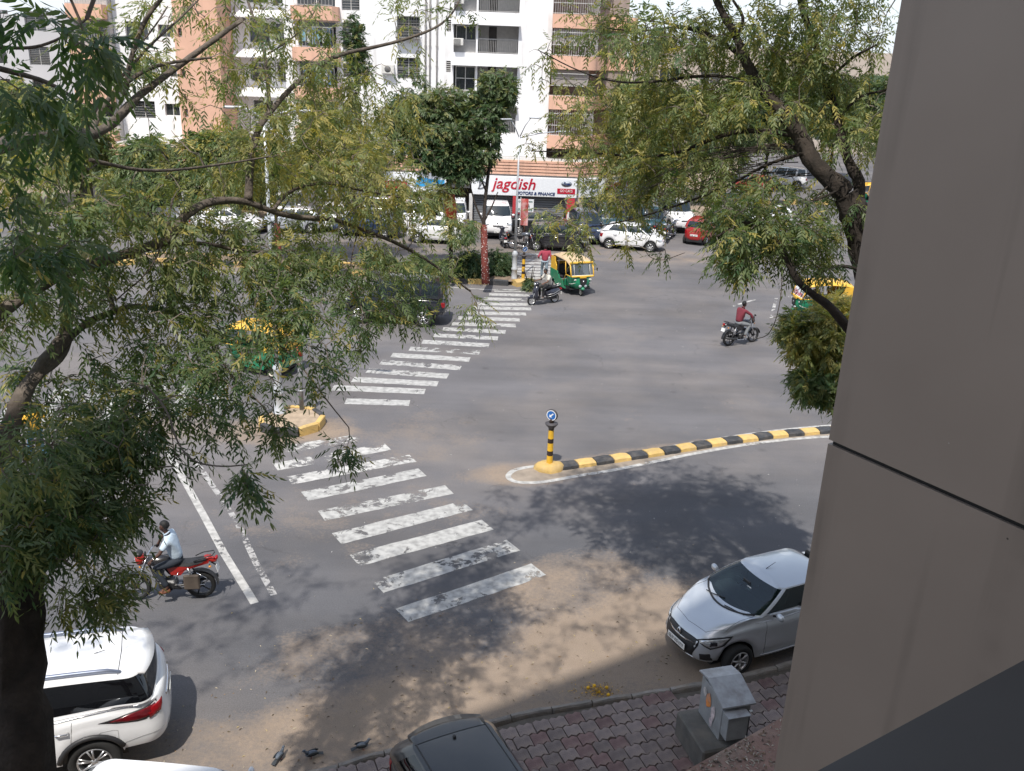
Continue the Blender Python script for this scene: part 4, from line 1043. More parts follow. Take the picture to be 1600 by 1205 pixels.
mb = MB(); mb.tube([(0, 0, 0), (0, 0, 1.75)], .07, mat('post_grey', (.2, .2, .21), .5), n=12); mb.tube([(0, 0, .62), (0, 0, .66)], .08, LW, n=12); mb.build('pole', sp)
mb = MB(); mb.tube([(0, 0, 1.75), (0, 0, 2.0)], .1, mat('post_red', (.4, .06, .02), .6), n=10); mb.build('cap', sp)
# parking board
pb = atY(818, 388, 53.5); zz = atY(818, 321, 53.5).z
ps = empty('parking_board', (pb.x, 53.5, 0), math.radians(4), 'white PAY & PARKING board on a thin post beside the lamp', 'sign')
mb = MB(); mb.tube([(0, 0, 0), (0, 0, zz)], .035, mat('post_brown', (.3, .14, .08), .7), n=8); mb.build('post', ps)
mb = MB(); mb.box((0, -.06, zz), (.95, .03, .72), mat('sign_panel', (.72, .74, .77), .4, var=.02)); bd = mb.build('board', ps)
for (tx, z, sz) in (('PAY &', -.02, .26), ('PARKING', -.24, .22), ('CORPORATION', .22, .13)):
    t = text_mesh('board_lettering', tx, sz, mat('sign_green', (.03, .12, .1), .5), extrude=.003, bold=.006, width=.8 if sz != .26 else .5, parent=bd); t.rotation_euler = (math.pi / 2, 0, 0); t.location = (0, -.08, zz + z)
fb = g(803, 441)
fl_ = empty('banner', (fb.x + .12, fb.y + 8, 0), 0, 'red and white cloth banner hanging beside the lamp post in front of the white SUV', 'banner')
mb = MB(); vs = []
for i in range(9):
    z = 2.9 - 1.5 * i / 8
    for j in range(4): vs.append((.1 + .14 * j, .05 * math.sin(i * .9 + j * 1.4), z))
mb.add(vs, [(i * 4 + j, i * 4 + j + 1, i * 4 + j + 5, i * 4 + j + 4) for i in range(8) for j in range(3)], mat('banner_red', (.42, .05, .04), .8, var=.4, scale=3, dirt=(.6, .6, .6), dirt_amt=.9), True); mb.build('cloth', fl_)
mb = MB(); mb.tube([(.08, 0, 0), (.08, 0, 3.0)], .02, RAIL, n=6); mb.build('pole', fl_)
# ================================================================ trees
nr = np.random.default_rng(11)
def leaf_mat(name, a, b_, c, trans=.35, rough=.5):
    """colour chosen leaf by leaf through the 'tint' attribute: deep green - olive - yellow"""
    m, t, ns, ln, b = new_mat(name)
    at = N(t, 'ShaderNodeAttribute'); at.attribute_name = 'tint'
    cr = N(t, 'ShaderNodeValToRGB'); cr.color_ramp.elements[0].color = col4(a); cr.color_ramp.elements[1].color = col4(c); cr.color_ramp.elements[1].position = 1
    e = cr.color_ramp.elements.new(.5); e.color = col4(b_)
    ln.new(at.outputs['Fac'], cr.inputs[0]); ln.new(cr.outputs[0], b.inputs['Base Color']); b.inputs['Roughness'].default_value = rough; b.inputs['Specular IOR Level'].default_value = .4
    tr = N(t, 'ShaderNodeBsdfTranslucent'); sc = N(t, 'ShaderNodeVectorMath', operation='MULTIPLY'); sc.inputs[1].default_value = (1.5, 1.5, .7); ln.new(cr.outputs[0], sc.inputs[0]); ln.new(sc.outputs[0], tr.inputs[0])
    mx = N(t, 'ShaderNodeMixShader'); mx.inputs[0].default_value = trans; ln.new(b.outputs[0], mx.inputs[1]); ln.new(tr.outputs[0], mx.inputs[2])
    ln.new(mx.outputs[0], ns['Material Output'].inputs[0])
    return m
def norm(v): return v / np.maximum(np.linalg.norm(v, axis=-1, keepdims=True), 1e-9)
LEAFN = 0
def build_leaves(name, base, direc, tint, mt, parent, length=.24, pairs=5, ll=.065, lw=.017, droop=.9, simple=False):
    """compound neem leaves: a rachis with leaflet pairs and a terminal leaflet, all real faces in one mesh"""
    n = len(base)
    L = length * nr.uniform(.75, 1.2, n)[:, None]
    up = np.array([0, 0, 1.0]); d = norm(direc + nr.normal(0, .18, (n, 3)))
    side = norm(np.cross(d, up) + nr.normal(0, .25, (n, 3)))
    nrm = norm(np.cross(side, d))
    V = []; T = []
    K = pairs * 2 + 1
    for k in range(K):
        q = (k // 2 + 1) / (pairs + 1) if k < K - 1 else 1.0
        p = base + d * L * q + np.array([0, 0, -1.0]) * (L * droop * .45 * q * q)
        dd = norm(d + np.array([0, 0, -1.0]) * droop * .9 * q)
        s = 1 if k % 2 == 0 else -1
        if k == K - 1: ld = dd
        else: ld = norm(side * s * .85 + dd * .75 + nr.normal(0, .15, (n, 3)) + np.array([0, 0, -.35]))
        sc = (ll * (1 - .35 * abs(q - .5)) * nr.uniform(.8, 1.2, n))[:, None] * (nr.random(n) > .06)[:, None]
        wdir = norm(np.cross(ld, nrm) + nr.normal(0, .2, (n, 3)))
        w = sc / ll * lw * .5
        cur = np.cross(ld, wdir) * sc * .10
        bend = norm(dd + side * 0) * sc * .10
        if simple:
            pts = [p, p + ld * sc * .45 + wdir * w, p + ld * sc + bend, p + ld * sc * .45 - wdir * w]
        else:
            pts = [p, p + ld * sc * .28 + wdir * w * .9 + cur * .5, p + ld * sc * .65 + wdir * w * .75 + cur * .6 + bend * .4, p + ld * sc + bend * 1.4, p + ld * sc * .62 - wdir * w * .75 + cur * .6 + bend * .4, p + ld * sc * .26 - wdir * w * .8 + cur * .5]
        V.append(np.stack(pts, 1)); T.append(tint + nr.normal(0, .05, n))
    nv = 4 if simple else 6
    V = np.stack(V, 1).reshape(-1, 3)        # n*K*nv
    F = len(V) // nv
    # rachis: thin 3 vertex strips
    rp = []
    for q in (0, .5, 1.0):
        p = base + d * L * q + np.array([0, 0, -1.0]) * (L * droop * .45 * q * q)
        rp += [p + side * .0016, p - side * .0016]
    RV = np.stack(rp, 1).reshape(-1, 3)
    me = bpy.data.meshes.new(name)
    idx = np.arange(F * nv, dtype=np.int32)
    ri = (len(V) + np.arange(n)[:, None, None] * 6 + np.array([[0, 2, 3, 1], [2, 4, 5, 3]])[None]).reshape(-1).astype(np.int32)
    allv = np.concatenate([V, RV]).astype(np.float32)
    me.vertices.add(len(allv)); me.vertices.foreach_set('co', allv.ravel())
    loops = np.concatenate([idx, ri]); me.loops.add(len(loops)); me.loops.foreach_set('vertex_index', loops)
    starts = np.concatenate([np.arange(F) * nv, F * nv + np.arange(2 * n) * 4]).astype(np.int32); tot = np.concatenate([np.full(F, nv), np.full(2 * n, 4)]).astype(np.int32)
    me.polygons.add(len(starts)); me.polygons.foreach_set('loop_start', starts); me.polygons.foreach_set('loop_total', tot)
    me.update(calc_edges=True)
    tt = np.stack(T, 1)                                # n,K
    fa = np.concatenate([np.repeat(np.repeat(tt.reshape(-1), nv), 1), np.repeat(tint, 6)]).astype(np.float32)
    at = me.attributes.new('tint', 'FLOAT', 'POINT'); at.data.foreach_set('value', np.clip(fa, 0, 1))
    me.materials.append(mt)
    return tag(link(name, me, parent), kind='stuff')
BARK = mat('bark', (.024, .018, .014), .95, var=.4, scale=7, bump=1.0, bscale=22, dirt=(.07, .055, .045), dirt_amt=.6)
TWIG = mat('twig', (.15, .125, .105), .9, var=.2, scale=10)
def resample(pts, step):
    out = [pts[0]]
    for a, b in zip(pts, pts[1:]):
        n = max(1, int((b - a).length / step))
        out += [a + (b - a) * (i / n) for i in range(1, n + 1)]
    return out
def limb(parent, pts, r0, r1, name='limb', m=None, n=10, wob=.03, seed=0):
    rs = random.Random(seed or len(pts) * 13 + int(r0 * 1000))
    P = smooth_path([Vector(p) for p in pts], 2)
    k = len(P); R = [(r0 + (r1 - r0) * (i / (k - 1)) ** .8) * (1 + rs.uniform(-.07, .07)) for i in range(k)]
    P = [p + Vector((rs.uniform(-1, 1), rs.uniform(-1, 1), rs.uniform(-1, 1))) * wob * R[i] * (0 < i < k - 1) for i, p in enumerate(P)]
    mb = MB(); mb.tube(P, R, m or BARK, n=n)
    if r0 > .05:    # knots and ridges
        vv = []
        for i_, v_ in enumerate(mb.v):
            c_ = P[min(i_ // n, k - 1)]; d_ = Vector(v_) - c_; a_ = i_ % n
            vv.append(tuple(c_ + d_ * (1 + .10 * math.sin(a_ * 2.3 + i_ // n * .5) + rs.uniform(-.09, .09))))
        mb.v = vv
    o = mb.build(name, parent)
    return o, P
def crown(parent, skel, clumps, leafm, leaf=dict(), per=7, twig_r=.0045, seglen=.14, sag=.25, name='foliage', bare=0.0, tint0=.35, tvar=.18, maxd=3.0, twigs=True, yellow=.06):
    """twigs grow tip by tip from the nearest wood; leaves sit on the last part of every twig"""
    nodes = np.array([tuple(p) for p in skel], dtype=float)
    tips = []; tt = []
    for (c, rad, n, ti) in clumps:
        u = norm(nr.normal(0, 1, (n, 3))) * (nr.random((n, 1)) ** (1 / 2.6)); P = np.array(tuple(c)) + u * np.array(rad)
        tips.append(P); tt.append(np.full(n, ti))
    tips = np.concatenate(tips); tt = np.concatenate(tt)
    d0 = np.array([np.min(np.sum((nodes - p) ** 2, 1)) for p in tips]); order = np.argsort(d0)
    cap = len(nodes) + len(tips) * 14 + 10
    buf = np.zeros((cap, 3)); buf[:len(nodes)] = nodes; cnt = len(nodes)
    mb = MB(); B = []; D = []; T = []
    for i in order:
        p = tips[i]; dd = np.sum((buf[:cnt] - p) ** 2, 1); j = int(np.argmin(dd)); a = buf[j]; dist = math.sqrt(dd[j])
        k = max(2, min(10, int(dist / seglen) + 1))
        s = np.linspace(0, 1, k + 1)[:, None]
        off = nr.normal(0, 1, 3) * dist * .10; arch = np.array([0, 0, 1.0]) * dist * sag
        path = a + (p - a) * s + (off + arch) * np.sin(np.pi * s) * (1 - .35 * s)
        if cnt + k < cap: buf[cnt:cnt + k] = path[1:]; cnt += k
        if twigs and dist > .03:
            r = twig_r * (1 + min(2.2, dist * .9)); mb.tube([tuple(q) for q in path], [r * (1 - .7 * t_) for t_ in s[:, 0]], TWIG, n=3, cap=False)
        dirn = path[-1] - path[-2]; dirn = dirn / max(np.linalg.norm(dirn), 1e-6)
        if nr.random() < bare: continue
        for q in range(per):
            t_ = 1 - (q / per) * min(.9, .35 / max(dist, .05) + .15)
            f = t_ * k; i0 = min(k - 1, int(f)); b = path[i0] + (path[i0 + 1] - path[i0]) * (f - i0)
            ang = q * 2.4 + nr.random() * .8
            ref = np.array([0, 0, 1.0]) if abs(dirn[2]) < .9 else np.array([1.0, 0, 0]); u = np.cross(dirn, ref); u /= np.linalg.norm(u); w = np.cross(dirn, u)
            dl = dirn * (.6 if q else 1.2) + (u * math.cos(ang) + w * math.sin(ang)) * (.9 if q else .1) + np.array([0, 0, -.25])
            B.append(b); D.append(dl); T.append(min(1, max(0, nr.normal(tt[i], tvar))) if nr.random() > yellow else nr.uniform(.85, 1))
    if twigs and mb.v:
        me = bpy.data.meshes.new('twigs'); me.from_pydata(mb.v, [], mb.f); me.materials.append(TWIG); tag(link('twigs', me, parent), kind='stuff')
    return build_leaves(name, np.array(B), norm(np.array(D)), np.array(T), leafm, parent, **leaf)
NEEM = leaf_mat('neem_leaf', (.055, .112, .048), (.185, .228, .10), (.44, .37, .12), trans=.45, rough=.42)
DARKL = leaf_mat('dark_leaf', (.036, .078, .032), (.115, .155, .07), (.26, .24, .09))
BARK2 = mat('bark_limb', (.105, .085, .07), .95, var=.35, scale=9, bump=1.0, bscale=25, dirt=(.19, .165, .14), dirt_amt=.5)
# ---- left neem
def AD(l): return [atd(*q) for q in l]
tl = empty('neem_tree', (-3.9, 6.2, .06), 0, 'large neem tree with a thick dark trunk at the lower left', 'tree', 'neem trees over the street')
def rel(t, pts): 
    o = Vector(t.location); return [Vector(p) - o for p in pts]
def ux(x, y, d): return atd(x, y, d)
LS = []
def LL(pts, r0, r1, **k):
    P = AD(pts); k.setdefault('m', BARK2); o, S = limb(tl, rel(tl, P), r0, r1, **k); LS.extend(resample([Vector(q) + Vector(tl.location) for q in S], .12)); return P
LL_UP = True
# trunk
tb = atd(30, 1230, 6.9); tt_ = atd(28, 905, 7.2)
P = [Vector((tb.x + .12, tb.y - .55, .06)), Vector((tb.x + .08, tb.y - .35, 2.5)), tb, atd(22, 1060, 7.05), tt_, atd(15, 840, 7.3), atd(-5, 740, 7.4)]
o, S = limb(tl, rel(tl, P), .30, .15, 'trunk', n=18, wob=.06); LS += [Vector(q) + Vector(tl.location) for q in S[20:]]
LL([(-5, 760, 7.4), (-50, 640, 7.4), (-80, 500, 7.3), (-80, 300, 6.8), (-70, 160, 6.2), (-40, 70, 5.3)], .14, .02)
LL([(-75, 520, 7.3), (-40, 520, 7.4)], .07, .06)
LL([(-82, 290, 6.8), (-58, 260, 6.6)], .08, .07)
LL([(35, 905, 7.2), (90, 860, 7.5), (150, 835, 7.9), (230, 800, 8.4)], .10, .025)
LL([(0, 800, 7.3), (8, 700, 7.5), (30, 620, 7.8), (75, 560, 8.2), (110, 510, 8.6), (105, 450, 8.8)], .10, .035)
LL([(20, 640, 7.7), (60, 585, 8.0), (100, 558, 8.4), (112, 520, 8.7)], .055, .02)
LL([(75, 565, 8.2), (130, 505, 8.8), (175, 488, 9.2), (205, 477, 9.5), (255, 484, 9.9), (300, 500, 10.2)], .04, .022)
LL([(178, 488, 9.2), (168, 450, 9.3), (140, 425, 9.3), (125, 390, 9.2), (118, 360, 9.1)], .03, .012)
LL([(-40, 520, 7.4), (40, 460, 7.8), (110, 420, 8.3), (190, 400, 8.8), (265, 375, 9.2)], .06, .04)
LL([(240, 384, 9.1), (262, 378, 9.2), (283, 342, 9.3), (310, 322, 9.5), (345, 312, 9.7), (385, 314, 9.9), (430, 333, 10.2), (470, 341, 10.5), (520, 341, 10.8), (560, 357, 11.1), (620, 379, 11.5), (665, 405, 11.9), (700, 430, 12.2), (735, 455, 12.5)], .055, .012)
LL([(425, 330, 10.2), (447, 302, 10.4), (475, 290, 10.6), (512, 285, 10.9), (560, 297, 11.3), (610, 306, 11.8), (650, 312, 12.2)], .025, .01)
LL([(388, 312, 9.9), (391, 250, 10.1), (403, 200, 10.4), (421, 176, 10.6), (450, 142, 10.9), (490, 106, 11.2), (530, 85, 11.5), (580, 75, 11.8), (630, 63, 12.2), (680, 45, 12.6), (705, 25, 12.9), (718, 0, 13.0)], .048, .010)
LL([(421, 176, 10.6), (418, 120, 10.7), (412, 70, 10.8), (395, 25, 10.9), (380, -20, 11)], .03, .012)
LL([(418, 85, 10.7), (450, 65, 10.9), (480, 40, 11.1), (500, 0, 11.3)], .012, .006)
LL([(-60, 260, 6.5), (0, 224, 7.0), (60, 214, 7.6), (120, 210, 8.2), (148, 211, 8.5), (180, 190, 8.8), (210, 155, 9.1), (250, 125, 9.4), (290, 95, 9.7), (345, 55, 10.0), (380, 30, 10.3)], .07, .022)
LL([(143, 208, 8.5), (160, 165, 8.7), (190, 135, 8.9), (225, 110, 9.1), (262, 98, 9.3), (330, 90, 9.6)], .033, .012)
LL([(196, 150, 9.0), (200, 110, 9.0), (212, 65, 9.0), (230, 25, 9.0), (255, -5, 9.0), (275, -30, 9)], .028, .018)
LL([(205, 85, 9), (240, 45, 9.3), (262, 10, 9.4)], .012, .006)
LL([(190, 120, 9), (235, 70, 9.3), (280, 30, 9.6), (310, 0, 9.8)], .016, .008)
LL([(-30, 70, 5.2), (20, 76, 5.3), (60, 74, 5.4), (100, 58, 5.5), (135, 30, 5.6)], .013, .006, n=6)
LL([(-30, 100, 5.0), (30, 115, 5.3), (80, 130, 5.7), (125, 160, 6.2), (140, 200, 6.6), (138, 230, 6.8)], .018, .01, n=6)
LL([(140, 250, 8), (230, 270, 8.5), (330, 260, 9.2), (420, 245, 9.8)], .02, .008, n=6)
LL([(250, 385, 9.2), (320, 378, 9.5), (380, 395, 9.9), (460, 392, 10.4)], .028, .012, n=6)
LL([(270, 310, 9.0), (262, 350, 9.0), (240, 420, 8.9), (180, 470, 8.8)], .012, .006, n=5)
LL([(230, 605, 8.0), (262, 640, 7.7), (275, 690, 7.5), (300, 722, 7.3), (345, 730, 7.1), (388, 726, 7.0)], .012, .005, n=5)
LL([(300, 500, 10), (330, 540, 9.7), (370, 600, 9.3), (420, 640, 9.0), (432, 690, 8.9)], .014, .006, n=5)
LL([(420, 520, 9.8), (470, 570, 9.5), (510, 625, 9.2), (545, 668, 9.0)], .012, .005, n=5)
LL([(560, 357, 11.1), (545, 420, 10.9), (560, 470, 10.7), (580, 520, 10.6)], .010, .005, n=5)
LL([(735, 455, 12.5), (745, 475, 12.4), (748, 490, 12.3)], .008, .004, n=5)
def CL(px, py, d, rx, ry, rd, n, ti): 
    s = d / F_PX; return (atd(px, py, d), (rx * s, rd, ry * s), n, ti)
CLL = [
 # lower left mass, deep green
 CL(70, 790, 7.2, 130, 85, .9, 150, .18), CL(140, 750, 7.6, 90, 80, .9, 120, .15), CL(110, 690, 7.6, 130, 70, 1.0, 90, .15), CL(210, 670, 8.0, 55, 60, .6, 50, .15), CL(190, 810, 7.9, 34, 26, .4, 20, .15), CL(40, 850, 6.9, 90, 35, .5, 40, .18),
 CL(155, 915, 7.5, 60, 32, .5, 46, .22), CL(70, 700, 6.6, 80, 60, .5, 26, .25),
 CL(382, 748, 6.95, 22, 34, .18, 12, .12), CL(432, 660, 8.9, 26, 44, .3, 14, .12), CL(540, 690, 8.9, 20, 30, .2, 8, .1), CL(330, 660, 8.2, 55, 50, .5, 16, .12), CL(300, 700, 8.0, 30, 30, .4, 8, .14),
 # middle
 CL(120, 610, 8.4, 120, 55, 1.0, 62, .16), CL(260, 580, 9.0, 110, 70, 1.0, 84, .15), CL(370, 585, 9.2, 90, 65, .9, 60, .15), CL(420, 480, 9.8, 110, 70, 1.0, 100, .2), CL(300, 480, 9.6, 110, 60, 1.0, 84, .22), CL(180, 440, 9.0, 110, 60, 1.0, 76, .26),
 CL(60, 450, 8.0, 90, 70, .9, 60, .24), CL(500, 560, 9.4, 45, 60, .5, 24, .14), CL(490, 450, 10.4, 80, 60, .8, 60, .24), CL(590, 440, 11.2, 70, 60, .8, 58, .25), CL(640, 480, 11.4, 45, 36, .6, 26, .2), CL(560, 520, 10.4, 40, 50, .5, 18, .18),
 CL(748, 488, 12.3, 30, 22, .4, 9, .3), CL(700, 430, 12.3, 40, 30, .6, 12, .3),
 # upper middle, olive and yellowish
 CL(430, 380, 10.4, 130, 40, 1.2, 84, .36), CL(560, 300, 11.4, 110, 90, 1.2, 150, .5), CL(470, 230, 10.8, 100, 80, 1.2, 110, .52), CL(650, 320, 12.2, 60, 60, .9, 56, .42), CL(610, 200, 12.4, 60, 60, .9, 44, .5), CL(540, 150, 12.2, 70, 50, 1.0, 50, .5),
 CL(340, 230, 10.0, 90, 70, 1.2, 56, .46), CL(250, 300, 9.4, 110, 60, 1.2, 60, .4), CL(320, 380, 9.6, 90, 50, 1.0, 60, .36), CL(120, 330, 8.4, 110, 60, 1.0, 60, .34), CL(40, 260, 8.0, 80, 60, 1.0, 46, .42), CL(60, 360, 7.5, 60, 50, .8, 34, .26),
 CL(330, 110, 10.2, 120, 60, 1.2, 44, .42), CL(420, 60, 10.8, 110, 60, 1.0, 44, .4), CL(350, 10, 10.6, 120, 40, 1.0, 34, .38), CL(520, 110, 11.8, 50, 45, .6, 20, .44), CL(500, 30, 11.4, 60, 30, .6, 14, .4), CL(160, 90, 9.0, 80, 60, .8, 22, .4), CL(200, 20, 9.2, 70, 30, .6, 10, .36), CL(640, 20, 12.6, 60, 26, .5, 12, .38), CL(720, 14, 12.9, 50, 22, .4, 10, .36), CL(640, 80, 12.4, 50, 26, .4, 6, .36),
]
crown(tl, [tuple(p) for p in LS], [(tuple(Vector(c)), r, n, t) for c, r, n, t in CLL], NEEM, leaf=dict(length=.21, pairs=5, ll=.062, lw=.017), per=7, twig_r=.0042) if False else None
def crown_rel(tree, skel, clumps, mt, **k):
    o = Vector(tree.location); return crown(tree, [tuple(Vector(p) - o) for p in skel], [(tuple(Vector(c) - o), r, n, t) for c, r, n, t in clumps], mt, **k)
CLL = [(c, r, max(3, int(n * .82)), min(.66, t + (.12 if t > .2 else .04))) for c, r, n, t in CLL]
CLL += [(Vector((x, y, z)), (rx, ry, .7), n, .35) for x, y, z, rx, ry, n in ((-4.5, 7.5, 12.9, 1.8, 1.5, 70), (-1.8, 8.2, 13.0, 1.6, 1.5, 56), (.6, 8.8, 13.2, 1.4, 1.4, 40), (-6.8, 9.0, 13.2, 1.5, 1.5, 60), (-8.4, 7.0, 13.0, 1.8, 1.6, 60), (-3.2, 10.3, 13.6, 2.2, 1.0, 44), (-1.2, 6.4, 12.8, 1.4, 1.2, 30))]
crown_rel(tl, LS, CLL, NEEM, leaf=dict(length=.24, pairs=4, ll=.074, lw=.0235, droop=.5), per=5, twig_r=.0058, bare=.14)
# leaves very close to the camera, top left
NEAR = [CL(95, 60, 4.2, 42, 26, .2, 5, .04), CL(160, 85, 4.2, 38, 30, .2, 6, .03), CL(150, 110, 4.6, 36, 24, .2, 4, .03), CL(30, 40, 4.6, 40, 26, .2, 3, .1), CL(20, 150, 5.0, 36, 30, .2, 4, .08), CL(60, 140, 5.2, 40, 26, .3, 6, .08), CL(95, 200, 5.6, 40, 46, .3, 8, .08), CL(30, 240, 5.6, 40, 60, .3, 8, .12), CL(30, 400, 5.4, 50, 60, .3, 14, .08), CL(100, 400, 6.0, 60, 40, .3, 10, .08), CL(20, 330, 5.6, 30, 40, .3, 6, .1)]
NEAR = [(c, r, max(2, int(n * .5)), t) for c, r, n, t in NEAR]
crown_rel(tl, AD([(-30, 70, 5.2), (60, 74, 5.2), (125, 40, 4.6), (30, 115, 5.2), (125, 160, 5.8), (-40, 300, 5.6), (20, 360, 5.8), (60, 430, 6.4)]), NEAR, NEEM, leaf=dict(length=.24, pairs=5, ll=.078, lw=.026, droop=.6), per=5, twig_r=.004, name='near_foliage', maxd=4, yellow=.02)
# ---- right neem
tr = empty('neem_tree', (atd(1352, 800, 13.4).x, atd(1352, 800, 13.4).y, .06), 0, 'leaning neem tree whose trunk comes out from behind the brown fin on the right', 'tree', 'neem trees over the street')
RS = []
def RL(pts, r0, r1, **k):
    P = AD(pts); o, S = limb(tr, rel(tr, P), r0, r1, **k); RS.extend(resample([Vector(q) + Vector(tr.location) for q in S], .14)); return P
b_ = Vector(tr.location)
P = [b_, b_ + Vector((.1, 0, 2.5)), b_ + Vector((.1, 0, 5.5)), atd(1372, 480, 13.2), atd(1352, 410, 13.1), atd(1342, 350, 13.1), atd(1322, 305, 13.1)]
o, S = limb(tr, rel(tr, P), .26, .17, 'trunk', n=16, wob=.07); RS += [Vector(q) + Vector(tr.location) for q in S[24:]]
RL([(1322, 305, 13.1), (1300, 282, 13.1), (1268, 255, 13.1), (1250, 212, 13.2), (1225, 175, 13.3), (1200, 150, 13.4), (1180, 122, 13.5), (1165, 96, 13.6), (1150, 55, 13.7), (1128, 20, 13.8), (1110, -20, 14), (1100, -90, 13.8)], .15, .03, n=16)
RL([(1340, 330, 13.1), (1345, 285, 13.2), (1330, 262, 13.2), (1318, 230, 13.3), (1308, 180, 13.5), (1290, 130, 13.6), (1280, 85, 13.7), (1265, 50, 13.8), (1250, 0, 13.9), (1240, -40, 14)], .09, .035)
RL([(1165, 96, 13.6), (1110, 50, 14), (1050, 38, 14.4), (1000, 30, 14.8)], .03, .01, n=6)
RL([(1150, 60, 13.7), (1165, 30, 13.7), (1145, 0, 13.7)], .03, .018, n=6)
RL([(1250, 212, 13.2), (1200, 205, 13.5), (1150, 205, 13.9), (1100, 222, 14.2), (1060, 240, 14.6), (1000, 247, 15.0), (940, 240, 15.3), (880, 238, 15.6), (830, 236, 16)], .05, .008, n=7)
RL([(1200, 150, 13.4), (1150, 120, 13.7), (1090, 118, 14.1), (1030, 128, 14.4), (960, 130, 14.8), (900, 110, 15.2), (840, 78, 15.6)], .035, .007, n=6)
RL([(1165, 90, 13.6), (1120, 60, 13.9), (1060, 40, 14.4), (1010, 50, 14.7), (950, 45, 15.0)], .035, .008, n=6)
RL([(1270, 258, 13.1), (1240, 225, 13.3), (1190, 228, 13.6), (1130, 240, 13.9), (1060, 285, 14.3)], .045, .010, n=7)
RL([(1255, 240, 13.1), (1200, 255, 13.3), (1140, 290, 13.6), (1050, 325, 14.0), (960, 350, 14.4), (920, 355, 14.6)], .028, .007, n=6)
RL([(1300, 285, 13.1), (1262, 320, 12.9), (1240, 365, 12.7)], .018, .006, n=5)
RL([(1305, 300, 13.0), (1262, 318, 12.8), (1235, 350, 12.7), (1200, 400, 12.6)], .022, .007, n=5)
RL([(1340, 420, 13.0), (1315, 415, 12.9), (1285, 420, 12.9), (1262, 440, 12.8)], .03, .012, n=6)
RL([(1360, 560, 12.6), (1300, 480, 12.3), (1270, 460, 12.2), (1245, 440, 12.2), (1232, 410, 12.2), (1222, 385, 12.3), (1195, 355, 12.4), (1160, 345, 12.5), (1120, 370, 12.6)], .07, .015)
RL([(1290, 130, 13.6), (1330, 90, 13.4), (1370, 70, 13.2)], .03, .012, n=6)
RL([(1308, 190, 13.5), (1340, 150, 13.3), (1390, 140, 13)], .03, .012, n=6)
RL([(1050, 325, 14.0), (1020, 360, 14), (1005, 395, 14), (1030, 410, 13.9), (1070, 395, 13.8)], .008, .004, n=4)
for k in range(26):   # fine bare twigs raking down to the left under the main limb
    x0 = 1270 - rnd.uniform(0, 120); y0 = 240 + (1270 - x0) * -.1 + rnd.uniform(-10, 45); ln = rnd.uniform(120, 240); dr = rnd.uniform(.2, .65)
    RL([(x0, y0, 13.2), (x0 - ln * .35, y0 + 6 * dr, 13.5), (x0 - ln * .7, y0 + ln * dr * .35, 13.8), (x0 - ln, y0 + ln * dr * .8, 14)], .010, .003, n=3)
CLR = [
 CL(1180, 60, 13.8, 110, 70, 1.2, 120, .42), CL(1300, 60, 13.6, 100, 80, 1.2, 130, .42), CL(1080, 70, 14.2, 90, 60, 1.0, 80, .42), CL(990, 60, 14.8, 80, 50, .8, 40, .44), CL(930, 30, 15.1, 80, 30, .6, 22, .44), CL(1330, 190, 13.4, 70, 80, 1.0, 90, .38),
 CL(1160, 170, 13.8, 110, 50, 1.2, 110, .45), CL(1060, 170, 14.4, 100, 55, 1.0, 110, .5), CL(970, 180, 14.9, 80, 60, .9, 72, .55), CL(900, 180, 15.3, 60, 60, .7, 24, .56), CL(860, 90, 15.6, 60, 50, .4, 10, .45), CL(830, 215, 16, 30, 22, .3, 4, .55),
 CL(1080, 260, 14.2, 110, 45, 1.0, 90, .42), CL(980, 270, 14.7, 90, 50, .9, 60, .5), CL(915, 250, 15.2, 50, 34, .6, 12, .55), CL(1240, 110, 13.6, 70, 60, .9, 60, .4), CL(1020, 300, 14.3, 90, 36, .8, 36, .5), CL(930, 325, 14.7, 50, 34, .5, 12, .52), CL(1010, 330, 14.2, 40, 30, .5, 14, .45), CL(905, 375, 14.8, 26, 30, .3, 9, .5), CL(850, 350, 15.0, 36, 22, .3, 8, .5), CL(1037, 408, 13.9, 16, 16, .15, 4, .3), CL(985, 390, 14, 14, 20, .2, 4, .35),
 CL(1160, 300, 13.2, 100, 40, .9, 60, .34), CL(1180, 355, 12.6, 75, 40, .7, 84, .26), CL(1150, 405, 12.5, 45, 26, .5, 40, .24), CL(1240, 360, 12.6, 60, 50, .7, 52, .28), CL(1290, 400, 12.7, 40, 50, .6, 34, .28), CL(1240, 415, 12.4, 34, 22, .4, 16, .24), CL(1310, 340, 13, 40, 60, .8, 30, .3), CL(1165, 435, 12.4, 20, 12, .2, 5, .25),
]
CLR2 = [CL(1285, 535, 16.6, 60, 56, .8, 150, .66), CL(1312, 486, 16.8, 34, 24, .6, 60, .8), CL(1278, 600, 16.4, 46, 34, .6, 80, .32), CL(1243, 515, 16.6, 28, 28, .4, 40, .55), CL(1330, 600, 16.4, 60, 60, .5, 50, .4)]
CLR = [(c, r, max(3, int(n * 1.02)), min(.62, t + .08)) for c, r, n, t in CLR]
CLR = [(Vector(c) + Vector((0, .25, 0)), (r[0], r[1] * 1.5, r[2]), n, t) for c, r, n, t in CLR]
